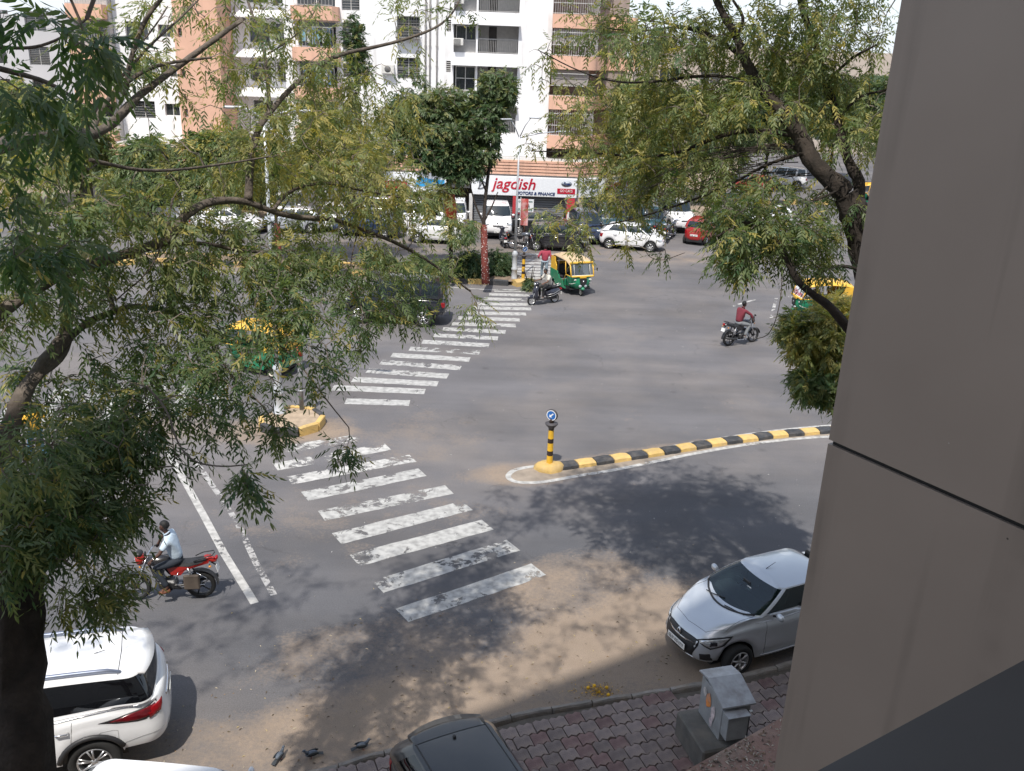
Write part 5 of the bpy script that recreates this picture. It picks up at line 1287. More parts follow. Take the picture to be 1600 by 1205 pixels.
CLR += [CL(1120, -90, 13.6, 190, 60, 2.2, 150, .4), CL(1330, -90, 13.0, 130, 60, 2.2, 110, .4), CL(940, -80, 14.2, 90, 50, 1.6, 44, .42), CL(1230, -210, 12.6, 190, 60, 2.0, 90, .4), CL(1000, 60, 12.6, 110, 60, 1.0, 30, .42), *[(Vector((x, y, z)), (rx, ry, .6), n, .4) for x, y, z, rx, ry, n in ((1.2, 10.9, 13.0, 1.7, 1.3, 46), (4.0, 10.6, 13.0, 1.9, 1.3, 60), (6.6, 11.5, 13.0, 1.6, 1.6, 50), (-1.3, 13.4, 13.3, 1.6, 1.4, 40), (1.6, 13.5, 13.4, 1.8, 1.4, 40))], CL(860, -120, 13.4, 110, 50, 1.6, 60, .4), CL(760, -110, 13.2, 70, 36, 1.2, 26, .4)]
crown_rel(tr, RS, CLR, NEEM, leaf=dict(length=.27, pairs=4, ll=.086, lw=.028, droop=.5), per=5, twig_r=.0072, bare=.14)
ls2 = resample(AD([(1420, 700, 16.4), (1360, 620, 16.5), (1310, 560, 16.6), (1280, 520, 16.6)]), .15)
limb(tr, rel(tr, [b_ + Vector((.1, 0, 3.0)), *AD([(1430, 700, 15.5), (1360, 620, 16.2), (1310, 560, 16.6), (1290, 520, 16.6)])]), .06, .015)
crown_rel(tr, ls2, CLR2, NEEM, leaf=dict(length=.23, pairs=5, ll=.085, lw=.033, droop=.4), per=8, twig_r=.004, name='low_foliage')
# hanging cable loop near the right rider
hc = tag(limb(None, AD([(1222, 430, 12.4), (1221, 460, 12.4), (1213, 500, 12.4), (1200, 525, 12.4), (1180, 530, 12.4)]), .008, .005, 'hanging_stem', TWIG, n=4)[0], 'long bare drooping stem curling down from the right tree', 'branch')
# ---- trees on the far median and behind
def far_tree(base, label, stems, clumps, mt, leaf, per=6, name='tree', group=None, painted=None, r0=.12, **k):
    t = empty(name, base, 0, label, 'tree', group); sk = []
    for i, pts in enumerate(stems):
        o, S = limb(t, rel(t, pts), r0 * (1 if i == 0 else .5), r0 * (.4 if i == 0 else .15), 'trunk' if i == 0 else 'limb', n=8); sk += resample([Vector(q) + Vector(base) for q in S[4:]], .4)
    crown_rel(t, sk, clumps, mt, leaf=leaf, per=per, twig_r=.012, seglen=.5, **k)
    return t
FLEAF = dict(length=.32, pairs=4, ll=.165, lw=.075, simple=True, droop=.3)
mb_ = g(758, 443)
ft = far_tree(mb_, 'round dark green tree on the far median with a red painted trunk', [AD([(758, 443, 43.5), (757, 400, 43.5), (756, 350, 43.5), (758, 310, 43.5), (764, 262, 43.5), (772, 210, 43.5), (770, 170, 43.5)]), AD([(756, 350, 43.5), (742, 320, 43.3), (735, 290, 43.2), (720, 240, 43)]), AD([(757, 345, 43.5), (770, 320, 43.7), (778, 300, 43.8)]), AD([(760, 300, 43.5), (730, 230, 43), (690, 190, 43)])],
    [CL(655, 205, 43.5, 50, 50, 1.6, 260, .34), CL(720, 220, 43.5, 62, 62, 1.8, 340, .32), CL(700, 165, 43.5, 64, 30, 1.4, 220, .45), CL(625, 185, 43.5, 24, 34, 1.2, 80, .28), CL(790, 140, 43.8, 18, 26, 1, 40, .3), CL(775, 150, 43.8, 34, 40, 1.2, 130, .42), CL(760, 190, 43.5, 36, 40, 1.2, 70, .2), CL(640, 170, 43.5, 34, 30, 1.0, 50, .3), CL(730, 265, 43, 40, 22, 1.0, 44, .1), CL(680, 250, 43, 44, 30, 1.0, 50, .12)],
    DARKL, FLEAF, per=7, name='round_tree')
RP = mat('trunk_red_paint', (.13, .026, .018), .8, var=.3, scale=6, bump=.5)
WD = mat('fairy_light', (.75, .72, .68), .5)
mbx = MB(); Q = AD([(759, 444, 43.45), (757, 400, 43.45), (756, 352, 43.45)]); mbx.tube([q - mb_ for q in Q], [.20, .165, .15], RP, n=12); mbx.build('painted_trunk', ft)
mbx = MB()
for i in range(150):
    t_ = rnd.random(); q = Q[0].lerp(Q[2], t_) - mb_; a = rnd.random() * 6.28; r = .19 - .035 * t_; mbx.ell(q + Vector((math.cos(a) * r, math.sin(a) * r, 0)), (.017, .017, .017), WD, n=5, k=3)
tag(mbx.build('light_beads', ft), kind='stuff')
b2 = g(705, 438)
f2 = far_tree(b2, 'slim tree wrapped in orange red cloth left of the round dark tree', [AD([(705, 440, 44.5), (704, 380, 44.5), (703, 330, 44.5), (700, 280, 44.5), (690, 240, 44.5)])], [CL(712, 350, 44, 26, 30, .8, 26, .5), CL(725, 360, 43.6, 26, 26, .8, 26, .3), CL(700, 295, 44.2, 28, 18, .8, 22, .6)], NEEM, dict(length=.40, pairs=4, ll=.17, lw=.055, simple=True), per=6, name='slim_tree')
mbx = MB(); Q2 = AD([(705, 345, 44.4), (703, 318, 44.4), (701, 302, 44.4)]); mbx.tube([q - b2 for q in Q2], [.28, .3, .26], mat('wrap_red', (.42, .07, .03), .8, var=.4, scale=4), n=10); mbx.build('cloth_wrap', f2)
b3 = g(432, 428)
f3 = far_tree(b3, 'red trunked tree on the far median behind the left street lamp', [AD([(434, 428, 46), (435, 390, 46), (432, 350, 46), (428, 300, 46), (425, 250, 46), (420, 200, 46)]), AD([(432, 340, 46), (460, 300, 46), (490, 250, 46)]), AD([(432, 330, 46), (400, 290, 46), (370, 240, 46)])],
    [CL(440, 250, 46, 80, 60, 1.8, 150, .5), CL(520, 230, 46, 70, 60, 1.8, 120, .52), CL(380, 280, 46, 60, 50, 1.5, 70, .45), CL(480, 180, 46, 80, 40, 1.6, 90, .5), CL(590, 220, 47, 40, 60, 1.4, 60, .5)], NEEM, dict(length=.5, pairs=4, ll=.21, lw=.06, simple=True), per=7, name='median_tree')
mbx = MB(); Q3 = AD([(434, 430, 45.95), (435, 390, 45.95), (433, 350, 45.95)]); mbx.tube([q - b3 for q in Q3], [.17, .16, .14], RP, n=10); mbx.build('painted_trunk', f3)
b4 = Vector((atY(555, 400, 57.5).x, 57.5, 0))
f4 = far_tree(b4, 'small leafy tree against the white wing near the left balcony', [[b4, b4 + Vector((0, 0, 4)), b4 + Vector((.3, 0, 8)), b4 + Vector((.2, 0, 10))]], [(atY(552, 60, 57.5), (.7, .8, 1.6), 90, .12), (atY(560, 100, 57.5), (.8, .8, 1.2), 60, .15), (atY(648, 130, 57.5), (.9, .8, 1.0), 20, .3)], DARKL, FLEAF, per=6, name='tall_tree')
specs = [(1010, 62, 9.5, 5.0, 5.5, 'mid green tree beside the apartment corner', .4), (1095, 74, 9.5, 6.0, 6.0, 'broad dull green tree across the junction', .32), (1190, 84, 10.0, 7, 6.5, 'dark green tree behind the right trunk', .25), (1290, 92, 10, 7, 6.5, 'far green tree at the right behind the leaning trunk', .3), (1390, 84, 10, 6, 6.5, 'tree at the right edge beside the brown fin', .28), (1480, 78, 10, 6, 6.5, 'tree hidden mostly by the brown fin', .3), (120, 57, 7.5, 3.6, 5, 'bushy olive tree in front of the box balconies', .45), (20, 60, 8, 4.5, 5.0, 'bushy olive tree at the left edge under the grey building', .4), (230, 56, 5, 3, 3.0, 'low green tree in front of the white block', .35), (330, 57.5, 5.5, 3, 3.0, 'low green tree below the salmon stair tower', .35)]
for (px_, Y, ht, wd, dp, lab, ti) in specs:
    bx = atY(px_, 300, Y).x; b = Vector((bx, Y, 0))
    cls = []
    for i in range(11):
        a = rnd.random() * 6.28; rr = rnd.uniform(.1, .75); c = b + Vector((math.cos(a) * wd * rr * .7, math.sin(a) * wd * rr * .6, ht * rnd.uniform(.45, .92))); q = wd * rnd.uniform(.26, .42)
        cls.append((c, (q, q, q * .75), int(34 if ht > 6 else 26), ti + rnd.uniform(-.1, .1)))
    far_tree(b, lab, [[b, b + Vector((.1, 0, ht * .3)), b + Vector((0, .2, ht * .7))], [b + Vector((.1, 0, ht * .28)), b + Vector((wd * .4, 0, ht * .6))], [b + Vector((.1, 0, ht * .3)), b + Vector((-wd * .4, .3, ht * .62))]], cls, NEEM if ti > .33 else DARKL, dict(length=.7, pairs=4, ll=.34, lw=.13, simple=True), per=7, name='street_tree', group='trees standing round the junction', r0=.18)
# shrubs along the far median
def shrub(b, label, cls, ti, mt=DARKL, nm='shrub'):
    t = empty(nm, b, 0, label, 'shrub', 'shrubs on the far median'); sk = []
    for i in range(5):
        a = rnd.random() * 6.28; P = [Vector((0, 0, 0)), Vector((math.cos(a) * .2, math.sin(a) * .2, .4)), Vector((math.cos(a) * .4, math.sin(a) * .4, .9))]
        mbx = MB(); mbx.tube(P, [.03, .02, .01], BARK, n=5); mbx.build('stem', t); sk += P
    crown(t, [tuple(p) for p in sk], cls, mt, leaf=dict(length=.34, pairs=4, ll=.15, lw=.05, simple=True), per=7, twig_r=.006, seglen=.3)
for (px_, py_, w, h, n, lab, ti, m) in ((735, 425, .95, 1.3, 190, 'glossy dark green bush left of the red painted trunk', .12, DARKL), (775, 420, .85, 1.25, 150, 'dark green bush between the red painted trunk and the lamp', .15, DARKL), (700, 424, .8, 1.0, 90, 'green bush third from the lamp along the far median', .3, NEEM), (655, 420, 1.0, 1.0, 90, 'loose green bush at the middle of the far median', .25, NEEM), (590, 412, 1.1, .9, 70, 'low bush where the far median meets the hanging branch', .3, NEEM), (500, 410, 1.2, .8, 60, 'sparse low bush left along the far median', .35, NEEM), (828, 440, .26, .4, 26, 'tiny potted looking shrub at the foot of the bent bollard', .15, DARKL)):
    b = g(px_, py_ + 14); b.z = .2
    shrub(b, lab, [((0, 0, h * .5), (w, w * .6, h * .5), n, ti), ((w * .3, -.1, h * .35), (w * .6, w * .4, h * .35), n // 3, ti)], ti, m)
# ================================================================ cars
def rounded_half(xf, xr, w, rf, rr, bf, br, fr, tf=0.0, tr=0.0):
    """half outline (y>=0) of a car at one height: front centre -> corner -> side stations fr -> corner -> rear centre"""
    pts = []
    NF, NC = 6, 6
    for i in range(NF):
        y = (w - rf) * i / NF
        pts.append((xf - bf * (y / w) ** 2, y))
    xc = xf - bf * ((w - rf) / w) ** 2
    for i in range(NC):
        a = math.pi / 2 * i / NC
        pts.append((xc - rf + rf * math.cos(a) if rf else xc, w - rf + rf * math.sin(a)))
    x0 = xc - rf
    xe = xr + br * ((w - rr) / w) ** 2 + rr
    for q in fr:
        x = x0 + (xe - x0) * q
        yy = w - tf * max(0, 1 - q / 0.35) ** 2 - tr * max(0, (q - 0.65) / 0.35) ** 2
        pts.append((x, yy))
    ye = w - tr; r2 = rr
    for i in range(1, NC + 1):
        a = math.pi / 2 * i / NC
        pts.append((xe - rr * math.sin(a), (w - rr - tr) + rr * math.cos(a)))
    for i in range(1, NF + 1):
        y = (w - rr - tr) * (1 - i / NF)
        pts.append((xr + br * (y / w) ** 2, y))
    # taper front corner to match
    if tf:
        for i in range(NF + NC):
            x, y = pts[i]; pts[i] = (x, y * (w - tf) / w)
    return pts
def car_grid(S):
    L, W, H = S['L'], S['W'], S['H']
    xf, xr = L / 2, -L / 2
    wf = xf - S['fo']; wr = wf - S['wb']; R = S['wheel_r'] + 0.055
    w = W / 2
    zs = S['sill']
    rf, rr = S.get('rf', 0.35), S.get('rr', 0.25)
    # side fractions, aligned with the wheel arches
    xa = xf - S.get('bf', .15) - rf; xb = xr + S.get('br', .08) + rr
    xs = []
    for xc in (wf, wr):
        for k in range(13):
            xs.append(xc + R * math.cos(math.pi * k / 12))
        xs += [xc + R + .004, xc - R - .004]
    xs = [x for x in xs if xb < x < xa]
    step = S.get('step', 0.11); x = xa
    while x > xb:
        if min([abs(x - q) for q in xs] + [9]) > 0.045 and not any(abs(x - xc) < R for xc in (wf, wr)): xs.append(x)
        x -= step
    xs = sorted(xs + [xa, xb], reverse=True)
    fr = [(xa - x) / (xa - xb) for x in xs]
    def ZB(x):
        for xc in (wf, wr):
            if abs(x - xc) < R: return max(zs, S['wheel_r'] + math.sqrt(max(R * R - (x - xc) ** 2, 0)))
        if x > wf + R: return zs + 0.02
        if x < wr - R: return zs + S.get('rear_lift', 0.06)
        return zs
    bp = S['belt']            # list of (x fraction 0 front..1 rear, z)
    def ZT(x):
        q = (xf - x) / L
        for (a, za), (b, zb_) in zip(bp, bp[1:]):
            if q <= b: 
                t = (q - a) / (b - a); t = t * t * (3 - 2 * t) * .5 + t * .5
                return za + (zb_ - za) * t
        return bp[-1][1]
    rows = []; kinds = []
    def row(pts, zf):
        rows.append([(x, y, zf(x, y)) for x, y in pts])
    # lower body levels: (frac, inset_w, front dx, rear dx)
    lev = S.get('levels', [(-1, .22, -.20, -.15), (0, .035, -.07, -.05), (.12, .01, -.02, -.01), (.3, 0, 0, 0), (.5, 0, -.01, -.01), (.62, .012, -.02, -.02), (.8, 0.0, -.05, -.035), (.93, .02, -.09, -.05), (1, .05, -.14, -.07)])
    for i, (f, ins, dxf, dxr) in enumerate(lev):
        pts = rounded_half(xf + dxf, xr - dxr, w - ins, rf, rr, S.get('bf', .15), S.get('br', .08), fr, S.get('tf', .1), S.get('tr', .06))
        ff = max(f, 0)
        row(pts, lambda x, y, ff=ff: ZB(x) + (ZT(x) - ZB(x)) * ff)
        kinds.append('under' if i == 0 else 'body')
    base = rows[-1]
    gx = S['gh']   # cowl x, rear base x, roof front x, roof rear x, base half width, roof half width
    gb = rounded_half(gx[0], gx[1], gx[4], .22, S.get('grr', .18), S.get('gbf', .22), S.get('gbr', .08), fr)
    def ZG(x, y): return ZT(x) + .03 + S.get('cowl_up', 0.03) * (1 if x > 0 else .3)
    cr = S.get('crown', .05)
    for k, t in enumerate((.12, .35, .65, .9)):
        rw = []
        for (x0, y0, z0), (x1, y1) in zip(base, gb):
            x = x0 + (x1 - x0) * t; y = y0 + (y1 - y0) * t
            z = z0 + (ZG(x1, y1) - z0) * t + cr * math.sin(math.pi * min(1, t)) * min(1, abs(x1 - x0) / .6) + .012 * math.sin(math.pi * t)
            rw.append((x, y, z))
        rows.append(rw); kinds.append('cap')
    rows.append([(x, y, ZG(x, y)) for x, y in gb]); kinds.append('cap')
    ro = rounded_half(gx[2], gx[3], gx[5], .16, S.get('rrr', .14), .07, .05, fr)
    zr = H - S.get('roof_crown', .06)
    GT = [.05, .1, .3, .5, .7, .88, .95, 1]
    for t in GT:
        rw = []
        for (x0, y0), (x1, y1) in zip(gb, ro):
            bul = .035 * math.sin(math.pi * t)
            x = x0 + (x1 - x0) * t + (bul if x0 > 0 else -bul) * .5; y = y0 + (y1 - y0) * t
            if y0 > .1: y += bul * min(1, y0 / gx[4])
            z = ZG(x0, y0); rz = zr - S.get('roof_drop_r', .05) * max(0, -(x1 - 0) / 1.5) ** 2 - .02 * max(0, x1) ** 2
            z = z + (rz - z) * t
            rw.append((x, y, z))
        rows.append(rw); kinds.append('gh')
    last = rows[-1]
    cx = (gx[2] + gx[3]) / 2
    for t in (.06, .2, .45, .75, 1.0):
        rw = []
        for (x, y, z) in last:
            e = 1 - (1 - t) ** 2
            hx = (gx[2] - gx[3]) / 2
            nx = x + ((cx + (x - cx) * (1 - .18 * t)) - x); ny = y * (1 - t)
            rw.append((nx, ny, z + S.get('roof_crown', .06) * e * (1 - .5 * abs((nx - cx) / hx) ** 3)))
        rows.append(rw); kinds.append('roof')
    return rows, kinds, len(fr), xs, GT
def make_car(S, paint, name='parked_car', glass=None, detail=1):
    rows, kinds, ns, xs, GT = car_grid(S)
    NF = NC = 6
    n = len(rows[0])
    root = empty(name)
    black = mat('black_plastic', (.02, .02, .022), .5)
    glass = glass or glass_mat('car_glass')
    # full ring = left half + mirrored
    P = {}
    vs = []
    for l, r in enumerate(rows):
        for j, (x, y, z) in enumerate(r): P[(l, j, 0)] = len(vs); vs.append((x, y, z))
        for j, (x, y, z) in enumerate(r):
            if abs(y) < 1e-6: P[(l, j, 1)] = P[(l, j, 0)]
            else: P[(l, j, 1)] = len(vs); vs.append((x, -y, z))
    gh0 = kinds.index('gh')
    pil = S['pillars']      # x ranges at the belt that stay body coloured (B pillar etc.)
    faces = {'body': [], 'underbody': [], 'windshield': [], 'side_window': [[], []], 'rear_window': [], 'roof': []}
    sidewins = {}
    gb = rows[gh0 - 1]
    for l in range(len(rows) - 1):
        for j in range(n - 1):
            for sd in (0, 1):
                q = [P[(l, j, sd)], P[(l, j + 1, sd)], P[(l + 1, j + 1, sd)], P[(l + 1, j, sd)]]
                q2 = []
                for i in q:
                    if i not in q2: q2.append(i)
                if len(q2) < 3: continue
                if sd: q2 = q2[::-1]
                k = 'body'
                if l + 1 <= 1: k = 'underbody'
                elif gh0 <= l + 1 < gh0 + len(GT):
                    t0 = l + 1 - gh0
                    if 2 <= t0 <= len(GT) - 3 + S.get('tall_glass', 1):
                        if j < NF + NC * .55: k = 'windshield'
                        elif j >= n - 1 - NF - NC * S.get('rw_wrap', .5): k = 'rear_window'
                        elif NF + NC <= j < n - 1 - NF - NC + S.get('q_ext', 0):
                            xm = (gb[j][0] + gb[j + 1][0]) / 2
                            if S['win'][1] < xm < S['win'][0] and not any(a > xm > b for a, b in pil):
                                wi = sum(1 for a, b in pil if xm < b)
                                k = ('side_window', sd, wi)
                elif l + 1 >= gh0 + len(GT): k = 'roof'
                if isinstance(k, tuple): sidewins.setdefault(k, []).append(q2)
                else: faces[k].append(q2)
    def emit(nm, fl, m):
        if not fl: return None
        used = sorted({i for f in fl for i in f}); mp = {i: a for a, i in enumerate(used)}
        me = bpy.data.meshes.new(nm); me.from_pydata([vs[i] for i in used], [], [[mp[i] for i in f] for f in fl])
        me.materials.append(m); me.polygons.foreach_set('use_smooth', [True] * len(me.polygons)); me.update()
        return link(nm, me, root)
    body = emit('body', faces['body'], paint)
    if S.get('roof_split', True): emit('roof', faces['roof'], S.get('roof_mat') or paint)
    emit('underbody', faces['underbody'], black)
    emit('windshield', faces['windshield'], glass); emit('rear_window', faces['rear_window'], S.get('rear_glass') or glass)
    for k, fl in sidewins.items(): emit('side_window', fl, S.get('side_glass') or glass)
    # projection surface
    allf = []
    for l in range(1, len(rows) - 1):
        for j in range(n - 1):
            for sd in (0, 1):
                q = [P[(l, j, sd)], P[(l, j + 1, sd)], P[(l + 1, j + 1, sd)], P[(l + 1, j, sd)]]
                if len(set(q)) == 4: allf.append(q)
    bvh = BVHTree.FromPolygons([Vector(v) for v in vs], allf)
    def proj(view, a, b, off):
        if view == 'L': o, d = Vector((a, 3, b)), Vector((0, -1, 0))
        elif view == 'R': o, d = Vector((a, -3, b)), Vector((0, 1, 0))
        elif view == 'F': o, d = Vector((4, a, b)), Vector((-1, 0, 0))
        elif view == 'B': o, d = Vector((-4, a, b)), Vector((1, 0, 0))
        elif view == 'FL': d = Vector((-1, -.9, 0)).normalized(); o = Vector((0, 0, b)) - d * 5 + Vector((-.9, 1, 0)).normalized() * a
        elif view == 'FR': d = Vector((-1, .9, 0)).normalized(); o = Vector((0, 0, b)) - d * 5 + Vector((.9, 1, 0)).normalized() * a
        else: o, d = Vector((a, b, 4)), Vector((0, 0, -1))
        loc, nr, ix, ds = bvh.ray_cast(o, d)
        if loc is None: return None
        if nr.dot(d) > 0: nr = -nr
        return loc + nr * off
    def decal(nm, view, poly, m, off=.006, rings=4, parent=None, dens=.08):
        pts = []
        for (a, b) in zip(poly, poly[1:] + poly[:1]):
            k = max(1, int(math.dist(a, b) / dens))
            for i in range(k): pts.append((a[0] + (b[0] - a[0]) * i / k, a[1] + (b[1] - a[1]) * i / k))
        cx = sum(p[0] for p in pts) / len(pts); cy = sum(p[1] for p in pts) / len(pts)
        V = []; Fc = []; m_ = len(pts)
        for r in range(rings + 1):
            t = 1 - r / rings * .97
            for p in pts:
                q = proj(view, cx + (p[0] - cx) * t, cy + (p[1] - cy) * t, off if r else -.002)
                if q is None: return None
                V.append(q)
        # snap first ring: sunk edge gives a rim
        V2 = []
        for p in pts:
            q = proj(view, p[0], p[1], off)
            if q is None: return None
            V2.append(q)
        V = V[:m_] + V2 + V[m_:]
        for r in range(rings + 1):
            for i in range(m_):
                Fc.append((r * m_ + i, r * m_ + (i + 1) % m_, (r + 1) * m_ + (i + 1) % m_, (r + 1) * m_ + i))
        Fc.append(tuple((rings + 1) * m_ + i for i in range(m_)))
        mb = MB(); mb.add(V, Fc, m, True)
        return mb.build(nm, parent or root)
    def seam(mb, view, poly, m, wd=.006, off=.0015, closed=False, dens=.05):
        P_ = []
        seq = list(zip(poly, poly[1:])) + ([(poly[-1], poly[0])] if closed else [])
        for a, b in seq:
            k = max(1, int(math.dist(a, b) / dens))
            for i in range(k + 1):
                q = proj(view, a[0] + (b[0] - a[0]) * i / k, a[1] + (b[1] - a[1]) * i / k, off)
                if q is not None: P_.append(q)
        if len(P_) > 1: mb.tube(P_, wd / 2, m, n=4, cap=False)
    # wheels
    rub = mat('tyre_rubber', (.018, .018, .018), .85, bump=.3, bscale=90)
    alloy = mat('alloy', (.55, .55, .56), .3, metal=.8, var=.05)
    hubc = mat('wheel_dark', (.05, .05, .05), .5)
    r = S['wheel_r']; wf = S['L'] / 2 - S['fo']; wr = wf - S['wb']; tw = S.get('tyre_w', .2)
    rr_ = r * S.get('rim_frac', .66)
    mb = MB()
    mb.lathe([(rr_, -tw / 2 + .01), (r - .03, -tw / 2), (r, -tw / 2 + .03), (r, tw / 2 - .03), (r - .03, tw / 2), (rr_, tw / 2 - .01), (rr_, -tw / 2 + .01)], rub, axis='Y', n=28)
    tyre = mb
    mr = MB()
    mr.lathe([(rr_, -tw / 2 + .015), (rr_ - .012, -tw / 2 + .0), (rr_ - .03, -tw / 2 + .02), (rr_ - .035, tw / 2 - .02)], alloy, axis='Y', n=28)
    mr.lathe([(0.001, .0), (rr_ - .02, .0)], hubc, axis='Y', n=20)
    nsp = S.get('spokes', 5)
    for k in range(nsp):
        a = 2 * math.pi * k / nsp
        for da in ((-.16, .16) if S.get('twin', True) else (0,)):
            p0 = Vector((math.cos(a) * .03, -tw / 2 + .03, math.sin(a) * .03)); p1 = Vector((math.cos(a + da) * (rr_ - .015), -tw / 2 + .012, math.sin(a + da) * (rr_ - .015)))
            mr.tube([p0, (p0 + p1) / 2 + Vector((0, -.006, 0)), p1], [.024, .018, .02] if not S.get('twin', True) else [.018, .014, .017], alloy, n=5)
    mr.lathe([(0.001, -tw / 2 + .005), (.04, -tw / 2 + .01), (.055, -tw / 2 + .03)], alloy, axis='Y', n=12)
    tm = tyre.build('wheel', root); rm = mr.build('rim', tm)
    first = True
    for xx in (wf, wr):
        for sd in (1, -1):
            if first: t_ = tm; r_ = rm; first = False
            else:
                t_ = tm.copy(); COL.objects.link(t_); r_ = rm.copy(); COL.objects.link(r_); r_.parent = t_
            t_.parent = root
            t_.location = (xx, sd * (S['W'] / 2 - tw / 2 - .02), r)
            t_.rotation_euler = (0, rnd.random() * 3, math.pi if sd > 0 else 0)
    # inner body: dark wells, floor, seats
    cab = MB()
    gx = S['gh']
    cab.box(((wf + wr) / 2, 0, .42), (S['wb'] + .9, S['W'] - 2 * tw - .16, .42), black)
    zb0 = S['belt'][2][1] if len(S['belt']) > 2 else .9
    seat = mat('seat_fabric', S.get('seat_col', (.05, .05, .055)), .9)
    dash = mat('dashboard', (.035, .035, .04), .7)
    if detail:
        cab.box((gx[0] - .55, 0, zb0 - .1), (.45, S['W'] - .4, .3), dash, bev=.06)
        for sy in (-.36, .36):
            for sx in (gx[0] - 1.25, gx[0] - 2.1):
                if sx - .3 < gx[1]: continue
                cab.box((sx, sy, .62), (.5, .48, .16), seat, bev=.05)
                cab.box((sx - .3, sy, .92), (.14, .46, .6), seat, bev=.06, R=Matrix.Rotation(-.2, 3, 'Y'))
                cab.box((sx - .37, sy, 1.25), (.09, .26, .17), seat, bev=.04)
        R = Matrix.Rotation(math.radians(25), 3, 'Y')
        ring = [Vector((0, .18 * math.cos(a * math.pi / 8), .18 * math.sin(a * math.pi / 8))) for a in range(17)]
        cc = Vector((gx[0] - .82, -.36, zb0 + .02))
        cab.tube([R @ p + cc for p in ring], .014, dash, n=6, cap=False)
        cab.tube([cc, cc + Vector((.2, 0, -.1))], .03, dash, n=6)
    cab.build('interior', root)
    # mirrors
    for sd in (1, -1):
        z = (zb0 + .09); xm = gx[0] - S.get('mir_x', .62)
        mb = MB()
        q = proj('L' if sd > 0 else 'R', xm, z - .04, 0)
        yb = abs(q.y) if q else S['W'] / 2 - .1
        mb.tube([(xm + .02, sd * (yb - .03), z - .04), (xm, sd * (yb + .08), z)], .022, black, n=6)
        mb.ell((xm, sd * (yb + .15), z + .02), (.06, .1, .07), S.get('mir_mat') or paint, n=10, k=8, fn=lambda p: Vector((p.x if p.x > 0 else p.x * .35, p.y, p.z)))
        mb.build('side_mirror', root)
    return root, proj, decal, seam
def smooth_profile(pts): return pts
BLK = lambda: mat('black_plastic', (.02, .02, .022), .5)
def plate(root, x, y0, z, txt, front=True, w=.46, h=.11, tilt=0.0, size=.09):
    m = mat('plate_white', (.75, .75, .73), .5); k = mat('plate_ink', (.02, .02, .02), .5)
    mb = MB(); mb.box((0, 0, 0), (.012, w, h), m, bev=.003)
    p = mb.build('number_plate', root); p.location = (x, y0, z); p.rotation_euler = (0, tilt, 0)
    t = text_mesh('plate_text', txt, size, k, extrude=.001, bold=.001, width=w * .86, parent=p)
    if front: t.rotation_euler = (math.pi / 2, 0, math.pi / 2); t.location = (.0085, 0, 0)
    else: t.rotation_euler = (math.pi / 2, 0, -math.pi / 2); t.location = (-.0085, 0, 0)
    return p
def seams(root, S, proj, seam, m=None, detail=1):
    m = m or mat('seam_dark', (.01, .01, .01), .8)
    mb = MB(); gx = S['gh']; zb = S['belt'][min(3, len(S['belt']) - 1)][1]
    for v in ('L', 'R'):
        for dx in S['doors']:
            seam(mb, v, [(dx[0], zb - .01), (dx[0] + dx[2] * .4, (S['sill'] + zb) / 2), (dx[0] + dx[2], S['sill'] + .06)], m)
        a, b = S['doors'][0][0] + S['doors'][0][2], S['doors'][-1][0] + S['doors'][-1][2]
        seam(mb, v, [(a, S['sill'] + .06), (b, S['sill'] + .06)], m)
    # bonnet outline
    hx0, hx1, hy = S['L'] / 2 - .22, gx[0] - .02, S['W'] / 2 - .2
    seam(mb, 'T', [(hx1 - .3, hy + .02), (hx0 - .35, hy - .02), (hx0 - .06, hy - .22), (hx0, 0), (hx0 - .06, -hy + .22), (hx0 - .35, -hy + .02), (hx1 - .3, -hy - .02)], m)
    mb.build('panel_gap', root)
    chrome = mat('chrome', (.7, .7, .72), .15, metal=1, var=.02)
    hm = MB()
    for v, sd in (('L', 1), ('R', -1)):
        for (hx, hz) in S['handles']:
            q = proj(v, hx, hz, .0)
            if q is None: continue
            h = MB(); h.tube([q, q + Vector((-.02, sd * .035, 0)), q + Vector((-.17, sd * .035, 0)), q + Vector((-.19, 0, 0))], [.012, .015, .015, .012], S.get('handle_mat') or chrome, n=6)
            h.build('door_handle', root)
SPEC = {}
SPEC['suv'] = dict(L=4.8, W=1.86, H=1.80, wb=2.75, fo=.93, wheel_r=.385, tyre_w=.26, sill=.42, rear_lift=.1, bf=.12, br=.10, tr=.07, rr=.3,
    belt=[(0, .98), (.08, 1.08), (.27, 1.17), (.6, 1.19), (.85, 1.24), (1, 1.2)], gh=(1.15, -2.24, .5, -2.06, .86, .68), win=(1.0, -2.05), grr=.22,
    rrr=.24, pillars=[], tall_glass=1, rw_wrap=.9, q_ext=3, roof_crown=.05, roof_drop_r=.05, doors=[(.98, 0, -.05), (-.1, 0, 0), (-1.05, 0, .12)], handles=[(.2, 1.02), (-.8, 1.03)], spokes=6)
SPEC['hatch'] = dict(L=3.85, W=1.68, H=1.50, wb=2.4, fo=.76, wheel_r=.30, tyre_w=.18, sill=.27, bf=.2, br=.12, tf=.14, tr=.1, rf=.4, rr=.3,
    belt=[(0, .72), (.08, .82), (.28, .96), (.55, .99), (.85, 1.03), (1, 1.0)], gh=(1.2, -1.78, .42, -1.38, .76, .56), win=(1.0, -1.35), grr=.25,
    rrr=.2, pillars=[(-.12, -.24)], tall_glass=1, rw_wrap=.3, doors=[(.72, 0, .02), (-.18, 0, 0), (-.98, 0, .2)], handles=[(.0, .86), (-.82, .88)], spokes=7, twin=False)
